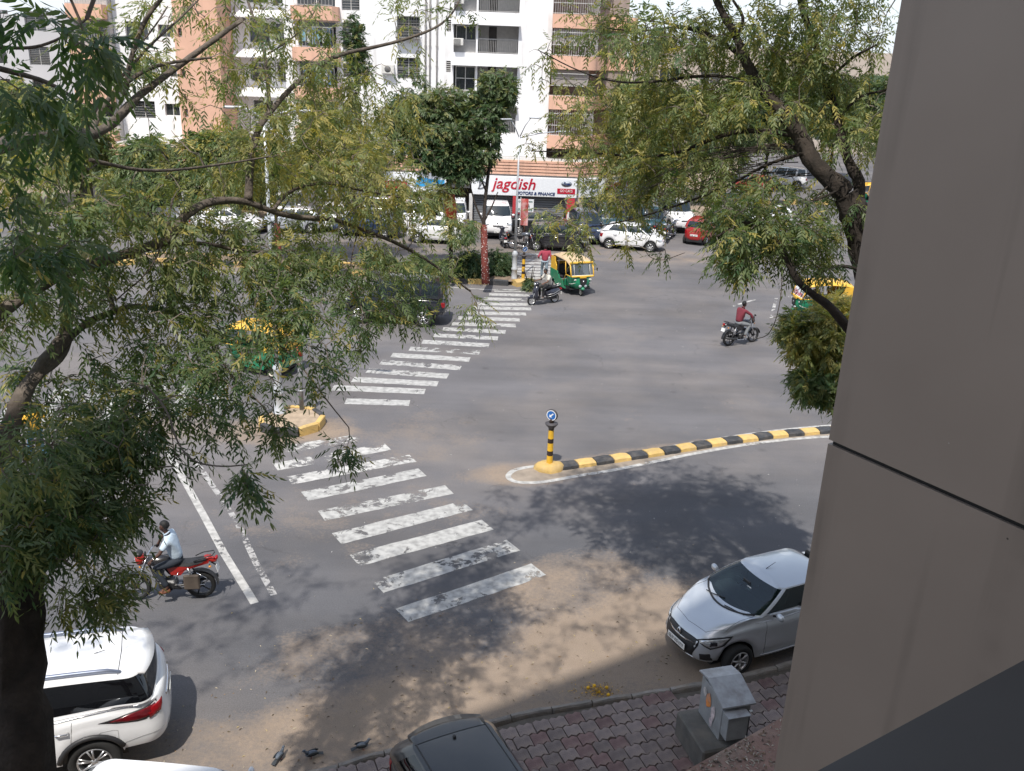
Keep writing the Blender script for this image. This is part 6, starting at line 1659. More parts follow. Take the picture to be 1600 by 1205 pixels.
SPEC['old_hatch'] = dict(SPEC['hatch'], L=3.5, W=1.5, H=1.56, wb=2.38, fo=.6, wheel_r=.275, belt=[(0, .66), (.07, .8), (.24, .95), (.55, .97), (1, 1.0)], bf=.14, tf=.1,
    gh=(1.05, -1.66, .42, -1.5, .68, .53), win=(.92, -1.4), doors=[(.7, 0, .02), (-.15, 0, 0), (-.95, 0, .2)], handles=[(.0, .84), (-.8, .86)])
SPEC['silver'] = dict(L=4.2, W=1.69, H=1.52, wb=2.6, fo=.8, wheel_r=.305, tyre_w=.2, sill=.27, bf=.26, br=.14, tf=.16, tr=.1, rf=.46, rr=.3,
    belt=[(0, .72), (.06, .80), (.29, 1.0), (.55, 1.0), (.8, 1.02), (1, .98)], gh=(1.22, -1.55, .38, -.95, .76, .57), win=(1.02, -1.2), gbf=.32, cowl_up=.05, crown=.07,
    pillars=[(-.1, -.22)], rw_wrap=.3, roof_crown=.1, doors=[(.78, 0, .0), (-.16, 0, 0), (-1.0, 0, .2)], handles=[(.0, .88), (-.82, .9)], spokes=6, twin=False, step=.07)
SPEC['sedan'] = dict(SPEC['silver'], L=4.3, H=1.47, bf=.16, gh=(1.15, -1.6, .35, -.95, .74, .55), roof_crown=.06)
SPEC['boxy'] = dict(SPEC['suv'], L=4.4, W=1.8, H=1.9, wb=2.68, fo=.8, belt=[(0, 1.0), (.05, 1.08), (.25, 1.14), (.6, 1.14), (1, 1.14)], gh=(1.1, -2.12, .62, -2.02, .84, .72), bf=.05, rf=.18, tf=.05, win=(.95, -1.95),
    pillars=[(-.05, -.17), (-1.0, -1.12)], q_ext=0, rw_wrap=.3, rrr=.14)
SPEC['van'] = dict(SPEC['boxy'], L=3.7, W=1.5, H=1.82, wb=2.3, fo=.6, wheel_r=.29, tyre_w=.17, sill=.3, belt=[(0, .95), (.08, 1.02), (.22, 1.05), (1, 1.06)], gh=(1.35, -1.78, .85, -1.7, .7, .6), win=(1.2, -1.65), pillars=[(.2, .08), (-.7, -.82)],
    doors=[(1.0, 0, 0), (.14, 0, 0), (-.76, 0, 0)], handles=[(.3, .85)])
def paint_mat(name, c, rough=.28, metal=.0, coat=.6):
    return mat(name, c, rough, metal=metal, var=.03, scale=2, coat=coat, dirt=(.2, .17, .13), dirt_amt=.12)
def lights(root, S, decal, head=True, tail=True, kind='hatch'):
    lens = mat('lamp_lens', (.6, .62, .64), .08, metal=.6, var=.25, scale=25)
    red = mat('lamp_red', (.30, .008, .012), .12, var=.15, scale=20)
    w = S['W'] / 2; L2 = S['L'] / 2
    zh = S['belt'][0][1]; zt = S['belt'][-1][1]
    for v, sg in (('FL', 1), ('FR', -1)):
        if not head: break
        off = (-.9 * (L2 - .2) + (w - .2)) / 1.345
        a = [(sg * (off + p), z) for p, z in ((-.2, zh - .10), (.02, zh - .13), (.22, zh - .02), (.2, zh + .04), (0, zh - .0), (-.2, zh - .03))]
        o = decal('headlight', v, a, lens, .008)
    if tail:
        for sg in (1, -1):
            o = decal('tail_light', 'B', [(sg * (w - .30), zt - .14), (sg * (w - .30), zt - .30), (sg * (w - .14), zt - .34), (sg * (w - .12), zt - .1)], red, .01)
def generic_car(key, paint, front_plate=True, **kw):
    S = dict(SPEC[key]); S.update(kw)
    root, proj, decal, seam = make_car(S, paint, detail=0)
    seams(root, S, proj, seam)
    lights(root, S, decal, kind=key)
    b = BLK(); w = S['W'] / 2; zh = S['belt'][0][1]
    decal('grille', 'F', [(-.32, zh - .12), (.32, zh - .12), (.28, zh - .2), (-.28, zh - .2)], b, .006)
    decal('air_intake', 'F', [(-.45, .4), (.45, .4), (.38, .3), (-.38, .3)], b, .006)
    q = proj('F', 0, .5, 0); plate(root, q.x + .015, 0, .5, '01 1234'[:0] or 'GJ 01', True)
    q = proj('B', 0, .62, 0); plate(root, q.x - .015, 0, .62, 'GJ 01', False)
    # wipers
    mb = MB()
    for sy in (-.35, .25):
        q0 = proj('T', S['gh'][0] - .02, sy - .1, .015); q1 = proj('T', S['gh'][0] - .16, sy + .38, .02)
        if q0 and q1: mb.tube([q0, (q0 + q1) / 2 + Vector((0, 0, .01)), q1], .008, b, n=4)
    mb.build('wiper', root)
    return root
# ================================================================ people
def skin_mesh(name, verts, edges, rad, m, parent=None, sub=1, root=0, smooth=True):
    me = bpy.data.meshes.new(name)
    me.from_pydata([tuple(v) for v in verts], edges, [])
    o = bpy.data.objects.new(name, me); COL.objects.link(o)
    md = o.modifiers.new('skin', 'SKIN')
    md.use_smooth_shade = smooth
    sv = me.skin_vertices[0].data
    for i, r in enumerate(rad):
        r = r if hasattr(r, '__len__') else (r, r)
        sv[i].radius = r; sv[i].use_root = (i == root)
    if sub:
        m2 = o.modifiers.new('sub', 'SUBSURF'); m2.levels = sub; m2.render_levels = sub
    dg = bpy.context.evaluated_depsgraph_get(); dg.update()
    ev = bpy.data.meshes.new_from_object(o.evaluated_get(dg)); ev.name = name
    bpy.data.objects.remove(o)
    ev.materials.clear(); ev.materials.append(m)
    ev.polygons.foreach_set('use_smooth', [True] * len(ev.polygons))
    return link(name, ev, parent)
def lerp(a, b, t): return a + (b - a) * t
def make_person(J, skin, shirt, trouser, shoe, hair, parent=None, sleeve=.55, label=None, loc=(0, 0, 0), rz=0, face=Vector((1, 0, 0)), sandals=False, watch=False):
    """J: joints in local metres. face: unit direction of the face"""
    J = {k: Vector(v) for k, v in J.items()}
    root = empty('person', loc, rz, label, 'person')
    up = (J['head'] - J['neck']).normalized()
    f = (face - up * face.dot(up)).normalized(); side = up.cross(f).normalized()   # side = left
    V = []; E = []; R = []
    def v(p, r, par=None):
        V.append(Vector(p)); R.append(r)
        if par is not None: E.append((par, len(V) - 1))
        return len(V) - 1
    pel = v(J['pelvis'], (.10, .085))
    sp = v(lerp(J['pelvis'], J['chest'], .5), (.085, .07), pel)
    ch = v(J['chest'], (.095, .075), sp)
    nk = v(J['neck'], .052, ch)
    hb = v(J['neck'] + up * .065 + f * .01, .052, nk)
    jw = v(J['neck'] + up * .10 + f * .025, (.062, .07), hb)
    md_ = v(J['neck'] + up * .165 + f * .012, (.075, .088), jw)
    cr = v(J['neck'] + up * .225 + f * .0, (.07, .08), md_)
    v(J['neck'] + up * .262 - f * .005, .045, cr)
    nose = v(J['neck'] + up * .135 + f * .098, .014, md_)
    for s in (1, -1):
        v(J['neck'] + up * .15 + side * s * .083 - f * .01, .015, md_)
    for s, t in ((1, 'L'), (-1, 'R')):
        sh = v(J['sh' + t], .05, ch)
        um = v(lerp(J['sh' + t], J['el' + t], .5), .042, sh)
        el = v(J['el' + t], .038, um)
        fm = v(lerp(J['el' + t], J['ha' + t], .4), .036, el)
        wr = v(J['ha' + t], .025, fm)
        d = (J['ha' + t] - J['el' + t]).normalized()
        gd = J.get('grip' + t, None)
        gd = Vector(gd).normalized() if gd else Vector((0, 0, -1))
        pal = v(J['ha' + t] + d * .05, (.036, .02), wr)
        acr = d.cross(gd).normalized()
        for k in range(4):
            o = acr * (.027 - .018 * k); ln = (.036, .042, .04, .032)[k]
            a = v(J['ha' + t] + d * .085 + o, .0095, pal)
            b = v(J['ha' + t] + d * (.085 + ln * .7) + o + gd * ln * .55, .009, a)
            v(J['ha' + t] + d * (.085 + ln * .35) + o + gd * ln * 1.3, .0075, b)
        a = v(J['ha' + t] + d * .04 + acr * .04 + gd * .012, .011, pal)
        v(J['ha' + t] + d * .07 + acr * .05 + gd * .04, .009, a)
        hp = v(J['hip' + t], .09, pel)
        th = v(lerp(J['hip' + t], J['kn' + t], .45), .075, hp)
        kn = v(J['kn' + t], .055, th)
        ca = v(lerp(J['kn' + t], J['an' + t], .35), .054, kn)
        an = v(J['an' + t], .036, ca)
        hl = J['an' + t] + Vector((0, 0, -.05))
        tv = J['toe' + t]
        m1 = v(lerp(hl, tv, .5), (.04, .028), an)
        v(tv, (.038, .018), m1)
    skin_mesh('body', V, E, R, skin, root, 1, pel)
    # shirt
    V = []; E = []; R = []
    hem = v(lerp(J['pelvis'], J['chest'], -.12), (.165, .14))
    w = v(lerp(J['pelvis'], J['chest'], .35), (.16, .135), hem)
    c = v(J['chest'], (.175, .14), w)
    v(lerp(J['chest'], J['neck'], .8), .07, c)
    for t in 'LR':
        sh = v(J['sh' + t], .08, c)
        um = v(lerp(J['sh' + t], J['el' + t], .5), .066, sh)
        if sleeve <= .5: v(lerp(J['sh' + t], J['el' + t], .75), .064, um)
        else:
            el = v(J['el' + t], .056, um)
            v(lerp(J['el' + t], J['ha' + t], sleeve), .046, el)
    skin_mesh('shirt', V, E, R, shirt, root, 2, 0)
    # collar
    mb = MB(); cc = J['neck'] + up * .0
    mb.tube([cc + (f * math.cos(a) + side * math.sin(a)) * .066 + up * (.012 - .02 * math.cos(a)) for a in [2 * math.pi * k / 12 for k in range(13)]], .014, shirt, n=6, cap=False)
    mb.build('collar', root)
    V = []; E = []; R = []
    p = v(J['pelvis'] + Vector((0, 0, .04)), (.138, .118))
    for t in 'LR':
        hp = v(J['hip' + t], .105, p)
        th = v(lerp(J['hip' + t], J['kn' + t], .5), .09, hp)
        kn = v(J['kn' + t], .07, th)
        ca = v(lerp(J['kn' + t], J['an' + t], .5), .066, kn)
        v(lerp(J['kn' + t], J['an' + t], .97), .06, ca)
    skin_mesh('trousers', V, E, R, trouser, root, 2, 0)
    # shoes
    for t in 'LR':
        hl = J['an' + t] + Vector((0, 0, -.05)); tv = J['toe' + t]
        if sandals:
            mb = MB(); d = (tv - hl).normalized(); mb.tube([hl - d * .04 + Vector((0, 0, -.03)), lerp(hl, tv, .5) + Vector((0, 0, -.03)), tv + d * .02 + Vector((0, 0, -.02))], [.035, .045, .035], shoe, n=8)
            mb.tube([lerp(hl, tv, .6) + side * .04, lerp(hl, tv, .6) + Vector((0, 0, .04)), lerp(hl, tv, .6) - side * .04], .012, shoe, n=5)
            mb.build('sandal', root)
        else:
            V = []; E = []; R = []
            a = v(hl + Vector((0, 0, .05)), .048); b = v(hl, .05, a); c = v(lerp(hl, tv, .5), (.052, .038), b); v(tv + (tv - hl).normalized() * .01, (.045, .028), c)
            skin_mesh('shoe', V, E, R, shoe, root, 1, 0)
    # hair: cap over the back and top of the skull
    mb = MB(); Rm = Matrix((f, side, up)).transposed()
    cc = J['neck'] + up * .175 - f * .008
    def hf(p):
        k = 1.0
        if p.x > .35 and p.z < .35: k = .86
        if p.z < -.45: k = .8
        return Vector((p.x * k, p.y * k, p.z * (1 if p.z > -.7 else .9)))
    mb.ell(cc, (.098, .088, .112), hair, n=18, k=12, R=Rm, fn=hf)
    mb.build('hair', root)
    # eyes, brows and mouth
    mb = MB(); dk = mat('eye_dark', (.01, .01, .01), .4); lp = mat('lips', (.18, .06, .05), .6)
    for s in (1, -1):
        mb.ell(J['neck'] + up * .155 + f * .083 + side * s * .032, (.006, .013, .007), dk, n=8, k=5, R=Rm)
        mb.ell(J['neck'] + up * .178 + f * .084 + side * s * .034, (.005, .02, .004), hair, n=8, k=4, R=Rm)
    mb.build('eyes', root)
    mb = MB(); mb.ell(J['neck'] + up * .098 + f * .092, (.007, .024, .009), lp, n=8, k=5, R=Rm); mb.build('mouth', root)
    if watch:
        mb = MB(); d = (J['haL'] - J['elL']).normalized()
        mb.tube([J['haL'] - d * .035, J['haL'] - d * .015], .032, mat('watch_steel', (.7, .7, .65), .2, metal=.8), n=10); mb.build('wristwatch', root)
    return root
# ================================================================ two wheelers
def bike_wheel(mb, c, r, w, rub, metal, spokes=10, thick=.006, disc=True, rimw=None):
    mb.lathe([(r - .075, -w / 2 + .012), (r - .03, -w / 2), (r - .004, -w / 4), (r, 0), (r - .004, w / 4), (r - .03, w / 2), (r - .075, w / 2 - .012)], rub, c=c, axis='Y', n=32)
def make_wheel(root, c, r, w, rub, metal, spokes=5, alloy=True, name='wheel'):
    mb = MB(); bike_wheel(mb, (0, 0, 0), r, w, rub, metal)
    o = mb.build(name, root); o.location = c
    m2 = MB()
    m2.lathe([(r - .07, -w / 2 + .01), (r - .085, -w / 2 + .016), (r - .092, 0), (r - .085, w / 2 - .016), (r - .07, w / 2 - .01)], metal, axis='Y', n=28)
    m2.lathe([(.001, -.05), (.035, -.05), (.045, -.02), (.045, .02), (.035, .05), (.001, .05)], metal, axis='Y', n=12)
    for k in range(spokes):
        a = 2 * math.pi * k / spokes
        p = lambda q, da=0: (q * math.cos(a + da), 0, q * math.sin(a + da))
        if alloy: m2.tube([p(.03), p((r - .08) * .5, .08), p(r - .08)], [.022, .012, .016], metal, n=5)
        else: m2.tube([p(.03), p(r - .08, .2 * (-1) ** k)], .0035, metal, n=3)
    m2.build('rim', o)
    return o
def make_motorbike(name, paint, accent, rear_box=False, wire=False, wheel_metal=None, long_tank=True, fairing=True):
    """x forward, origin on the ground between the wheels; wheelbase 1.27"""
    root = empty(name)
    rub = mat('tyre_rubber', (.018, .018, .018), .85, bump=.3, bscale=90); blk = BLK()
    steel = mat('bike_steel', (.45, .45, .46), .3, metal=.9); dark = mat('engine_dark', (.05, .05, .052), .45, metal=.5)
    chrome = mat('chrome', (.7, .7, .72), .15, metal=1, var=.02)
    wm = wheel_metal or (steel if wire else dark)
    R = .3
    make_wheel(root, (.64, 0, R), R, .09, rub, wm, 24 if wire else 5, not wire)
    make_wheel(root, (-.63, 0, R), R, .11, rub, wm, 24 if wire else 5, not wire)
    st = (.38, 0, .92)          # steering head
    mb = MB()
    for s in (1, -1):
        mb.tube([(.64, s * .075, R), (.5, s * .075, .62), (.37, s * .075, .95)], [.024, .024, .02], chrome, n=8)
        mb.tube([(.63, s * .075, R + .02), (.56, s * .075, .48)], .034, dark, n=8)
    mb.build('front_fork', root)
    mb = MB()   # mudguards
    for (cx, a0, a1, nm, rr, wd) in ((.64, -20, 150, 'front', R + .03, .06),):
        pts = [(cx + rr * math.cos(math.radians(a)), 0, R + rr * math.sin(math.radians(a))) for a in range(a0 + 30, a1, 12)]
        for p, q in zip(pts, pts[1:]):
            c = (Vector(p) + Vector(q)) / 2; d = Vector(q) - Vector(p)
            mb.box(c, (d.length * 1.08, wd * 2, .012), paint, R=Matrix.Rotation(-math.atan2(d.z, d.x), 3, 'Y'))
    mb.build('front_mudguard', root)
    mb = MB()
    pts = [(-.63 + (R + .05) * math.cos(math.radians(a)), 0, R + (R + .05) * math.sin(math.radians(a))) for a in range(70, 185, 12)]
    for p, q in zip(pts, pts[1:]):
        c = (Vector(p) + Vector(q)) / 2; d = Vector(q) - Vector(p)
        mb.box(c, (d.length * 1.08, .13, .012), blk, R=Matrix.Rotation(-math.atan2(d.z, d.x), 3, 'Y'))
    mb.build('rear_mudguard', root)
    # tank
    mb = MB()
    def tk(p): return Vector((p.x, p.y * (1 - .35 * max(0, -p.x)), p.z * (1 if p.z > 0 else .55) + .12 * p.x))
    mb.ell((.12, 0, .86), (.31, .15, .15), paint, n=18, k=12, fn=tk)
    mb.build('fuel_tank', root)
    mb = MB(); mb.lathe([(.001, .012), (.035, .01), (.038, 0)], chrome, c=(.16, 0, 1.01), n=12); mb.build('fuel_cap', root)
    # seat
    mb = MB()
    mb.add([(.0, -.1, .80), (.0, .1, .80), (-.45, -.14, .80), (-.45, .14, .80), (-.82, -.09, .88), (-.82, .09, .88),
            (.0, -.07, .87), (.0, .07, .87), (-.45, -.11, .86), (-.45, .11, .86), (-.82, -.06, .94), (-.82, .06, .94)],
           [(6, 7, 9, 8), (8, 9, 11, 10), (0, 2, 8, 6), (1, 7, 9, 3), (2, 4, 10, 8), (3, 9, 11, 5), (4, 5, 11, 10), (0, 6, 7, 1), (0, 1, 3, 2), (2, 3, 5, 4)], mat('seat_vinyl', (.02, .02, .022), .55))
    sm = mb.build('seat', root)
    # side and tail panels
    for s in (1, -1):
        mb = MB()
        mb.prism([(.0, .80), (-.1, .62), (-.28, .6), (-.38, .72), (-.7, .82), (-.86, .93), (-.84, .86), (-.45, .79)], s * .1, s * .13, accent, M4=Matrix(((1, 0, 0, 0), (0, 0, 1, 0), (0, 1, 0, 0), (0, 0, 0, 1))))
        mb.build('side_panel', root)
    mb = MB(); mb.ell((-.86, 0, .90), (.14, .09, .055), accent, n=12, k=8, R=Matrix.Rotation(-.5, 3, 'Y')); mb.build('tail_cowl', root)
    mb = MB(); mb.ell((-.98, 0, .92), (.035, .07, .045), mat('lamp_red', (.30, .008, .012), .12), n=10, k=6); mb.build('tail_light', root)
    mb = MB(); mb.tube([(-.55, .12, .9), (-.7, .13, .97), (-.92, .1, 1.02), (-.95, 0, 1.03), (-.92, -.1, 1.02), (-.7, -.13, .97), (-.55, -.12, .9)], .012, dark, n=6); mb.build('grab_rail', root)
    # frame + engine
    mb = MB()
    mb.tube([st, (.25, 0, .5), (.1, 0, .24), (-.25, 0, .22)], .022, dark)
    for s in (1, -1):
        mb.tube([(-.63, s * .08, R), (-.25, s * .08, .32)], .02, dark); mb.tube([(-.58, s * .12, .36), (-.42, s * .12, .76)], .025, steel)
        for k in range(7): mb.lathe([(.034, 0), (.034, .012)], dark, c=(-.57 + .022 * k, s * .12, .39 + .052 * k), n=10)
        mb.tube([(-.3, s * .1, .75), (-.5, s * .1, .78), (-.85, s * .08, .88)], .015, dark)
    mb.build('frame', root)
    mb = MB()
    mb.box((.0, 0, .36), (.36, .24, .2), dark, bev=.04)
    mb.lathe([(.09, -.13), (.1, -.1), (.1, .1), (.09, .13)], steel, c=(-.04, 0, .34), axis='Y', n=16)
    for k in range(7): mb.box((.12 + .01 * k, 0, .46 + .026 * k), (.15, .2, .012), steel, R=Matrix.Rotation(-.35, 3, 'Y'))
    mb.box((.15, 0, .54), (.11, .14, .2), dark, R=Matrix.Rotation(-.35, 3, 'Y'))
    mb.build('engine', root)
    mb = MB(); mb.tube([(.22, -.1, .5), (.27, -.12, .34), (.15, -.14, .22), (-.25, -.15, .24), (-.4, -.16, .28)], .02, chrome)
    mb.tube([(-.35, -.16, .27), (-.5, -.17, .3), (-.95, -.18, .4)], [.03, .045, .042], dark if not wire else chrome, n=10); mb.build('exhaust', root)
    mb = MB()
    for s in (1, -1): mb.tube([(-.05, s * .1, .28), (-.05, s * .28, .28)], .013, blk, n=6); mb.tube([(-.38, s * .1, .34), (-.38, s * .22, .36)], .012, blk, n=6)
    mb.build('foot_peg', root)
    mb = MB(); mb.box((-.38, .105, .33), (.5, .03, .1), blk, bev=.02); mb.build('chain_guard', root)
    # bars, clocks, lamp
    mb = MB()
    mb.tube([(.2, .36, 1.06), (.3, .25, 1.07), (.36, .1, 1.0), (.36, -.1, 1.0), (.3, -.25, 1.07), (.2, -.36, 1.06)], .012, chrome, n=8)
    hb = mb.build('handlebar', root)
    for s in (1, -1):
        mb = MB(); mb.tube([(.28, s * .27, 1.072), (.2, s * .37, 1.06)], .018, blk, n=8); mb.build('grip', hb)
        mb = MB(); mb.tube([(.3, s * .24, 1.08), (.3, s * .3, 1.22)], .007, blk, n=5); mb.ell((.3, s * .34, 1.25), (.02, .06, .04), blk, n=10, k=6); mb.build('side_mirror', root)
    mb = MB()
    if fairing:
        mb.ell((.50, 0, .95), (.1, .13, .15), accent, n=14, k=10, fn=lambda p: Vector((p.x, p.y * (1 if p.z < 0 else 1 - .3 * p.z), p.z)))
        mb.ell((.5, 0, 1.07), (.07, .12, .05), blk, n=12, k=8, R=Matrix.Rotation(-.4, 3, 'Y'))
        mb.build('headlamp_cowl', root)
        mb = MB(); mb.ell((.575, 0, .93), (.035, .09, .07), mat('lamp_lens', (.6, .62, .64), .08, metal=.6), n=12, k=8); mb.build('headlamp', root)
    else:
        mb.ell((.48, 0, .93), (.11, .1, .1), blk, n=14, k=10); mb.build('headlamp_cowl', root)
        mb = MB(); mb.ell((.56, 0, .93), (.04, .085, .085), mat('lamp_lens', (.6, .62, .64), .08, metal=.6), n=12, k=8); mb.build('headlamp', root)
    mb = MB()
    for s in (1, -1):
        mb.tube([(.46, s * .1, .86), (.46, s * .17, .86)], .008, blk, n=5); mb.ell((.46, s * .19, .86), (.03, .03, .022), mat('amber', (.6, .22, .02), .3), n=8, k=6)
        mb.tube([(-.85, s * .06, .8), (-.86, s * .14, .8)], .008, blk, n=5); mb.ell((-.87, s * .16, .8), (.03, .03, .022), mat('amber', (.6, .22, .02), .3), n=8, k=6)
    mb.build('turn_signal', root)
    mb = MB(); mb.box((-.99, 0, .7), (.01, .2, .14), mat('plate_white', (.75, .75, .73), .5), R=Matrix.Rotation(.25, 3, 'Y')); mb.tube([(-.86, 0, .82), (-.97, 0, .74)], .015, blk, n=5); mb.build('number_plate', root)
    if rear_box:
        mb = MB()   # saree guard frame with a brown bag on the left
        mb.box((-.5, .2, .48), (.32, .06, .34), mat('bag_brown', (.09, .07, .055), .8), bev=.03); mb.build('leg_guard_plate', root)
        mb = MB(); mb.tube([(-.25, .17, .7), (-.15, .2, .5), (-.3, .21, .38), (-.75, .2, .42), (-.8, .19, .55), (-.6, .18, .68)], .008, chrome, n=5); mb.build('guard_rail', root)
        mb = MB(); mb.tube([(.3, .22, .32), (.33, .25, .5), (.3, .12, .62)], .011, blk, n=6); mb.tube([(.3, -.22, .32), (.33, -.25, .5), (.3, -.12, .62)], .011, blk, n=6); mb.tube([(.3, .22, .32), (.26, 0, .28), (.3, -.22, .32)], .011, blk, n=6); mb.build('crash_guard', root)
    return root
def make_scooter(name, paint):
    root = empty(name)
    rub = mat('tyre_rubber', (.018, .018, .018), .85, bump=.3, bscale=90); blk = BLK()
    sil = mat('scooter_silver', (.6, .6, .6), .3, metal=.7); chrome = mat('chrome', (.7, .7, .72), .15, metal=1, var=.02)
    make_wheel(root, (.62, 0, .225), .225, .09, rub, sil, 5)
    make_wheel(root, (-.62, 0, .225), .225, .1, rub, sil, 5)
    mb = MB(); mb.ell((.62, 0, .34), (.23, .08, .16), paint, n=14, k=8, fn=lambda p: Vector((p.x, p.y, max(p.z, -.1)))); mb.build('front_mudguard', root)
    mb = MB()
    for s in (1, -1): mb.tube([(.62, s * .06, .225), (.54, s * .06, .5), (.42, 0, .85)], .018, sil)
    mb.build('front_fork', root)
    # apron
    mb = MB(); sec = [(.38, .26, .24), (.46, .3, .45), (.45, .26, .7), (.38, .16, .92)]
    vs = []
    for (x, w, z) in sec: vs += [(x + .1, 0, z), (x + .05, w * .55, z), (x - .05, w * .62, z), (x - .07, w * .5, z), (x - .07, -w * .5, z), (x - .05, -w * .62, z), (x + .05, -w * .55, z)]
    fs = [(i * 7 + k, i * 7 + (k + 1) % 7, i * 7 + 7 + (k + 1) % 7, i * 7 + 7 + k) for i in range(3) for k in range(7)] + [tuple(range(7)), tuple(range(21, 28))]
    mb.add(vs, fs, paint, True); mb.build('apron', root)
    mb = MB(); mb.ell((.38, 0, .98), (.12, .17, .09), paint, n=14, k=8); mb.build('handlebar_cowl', root)
    mb = MB(); mb.ell((.485, 0, .97), (.03, .09, .055), mat('lamp_lens', (.6, .62, .64), .08, metal=.6), n=10, k=6); mb.build('headlamp', root)
    mb = MB(); mb.tube([(.28, .33, 1.02), (.36, .1, 1.0), (.36, -.1, 1.0), (.28, -.33, 1.02)], .016, blk); hb = mb.build('handlebar', root)
    for s in (1, -1):
        mb = MB(); mb.tube([(.34, s * .2, 1.03), (.35, s * .27, 1.2)], .006, blk, n=5); mb.ell((.35, s * .3, 1.24), (.02, .06, .04), blk, n=10, k=6); mb.build('side_mirror', root)
    mb = MB(); mb.box((.14, 0, .27), (.5, .34, .06), blk, bev=.02); mb.build('floorboard', root)
    mb = MB()
    def bf(p): return Vector((p.x, p.y * (1 - .35 * max(0, -p.x)), p.z * (1 - .35 * max(0, -p.x) * (1 if p.z < 0 else 0)) + .12 * (-p.x)))
    mb.ell((-.46, 0, .52), (.48, .2, .2), paint, n=18, k=12, fn=bf); mb.build('rear_body', root)
    mb = MB()
    for s in (1, -1):
        mb.tube([(-.1, s * .2, .46), (-.45, s * .205, .5), (-.82, s * .13, .62)], .012, sil, n=5); mb.tube([(-.1, s * .2, .36), (-.45, s * .2, .4), (-.85, s * .12, .52)], .008, sil, n=5)
    mb.build('trim_strip', root)
    mb = MB(); mb.ell((-.38, 0, .76), (.4, .13, .07), mat('seat_vinyl', (.02, .02, .022), .55), n=14, k=8); mb.build('seat', root)
    mb = MB(); mb.tube([(-.62, .1, .8), (-.85, .09, .86), (-.9, 0, .86), (-.85, -.09, .86), (-.62, -.1, .8)], .014, sil); mb.build('grab_rail', root)
    mb = MB(); mb.ell((-.93, 0, .63), (.04, .09, .05), mat('lamp_red', (.30, .008, .012), .12), n=10, k=6); mb.build('tail_light', root)
    mb = MB(); mb.tube([(-.2, -.14, .22), (-.5, -.17, .22), (-.8, -.18, .28)], [.03, .045, .04], blk, n=8); mb.build('exhaust', root)
    mb = MB(); mb.box((-.45, 0, .28), (.5, .18, .16), mat('engine_dark', (.05, .05, .052), .45, metal=.5), bev=.03); mb.build('engine', root)
    mb = MB(); mb.box((-.93, 0, .45), (.01, .18, .12), mat('plate_white', (.75, .75, .73), .5)); mb.build('number_plate', root)
    return root
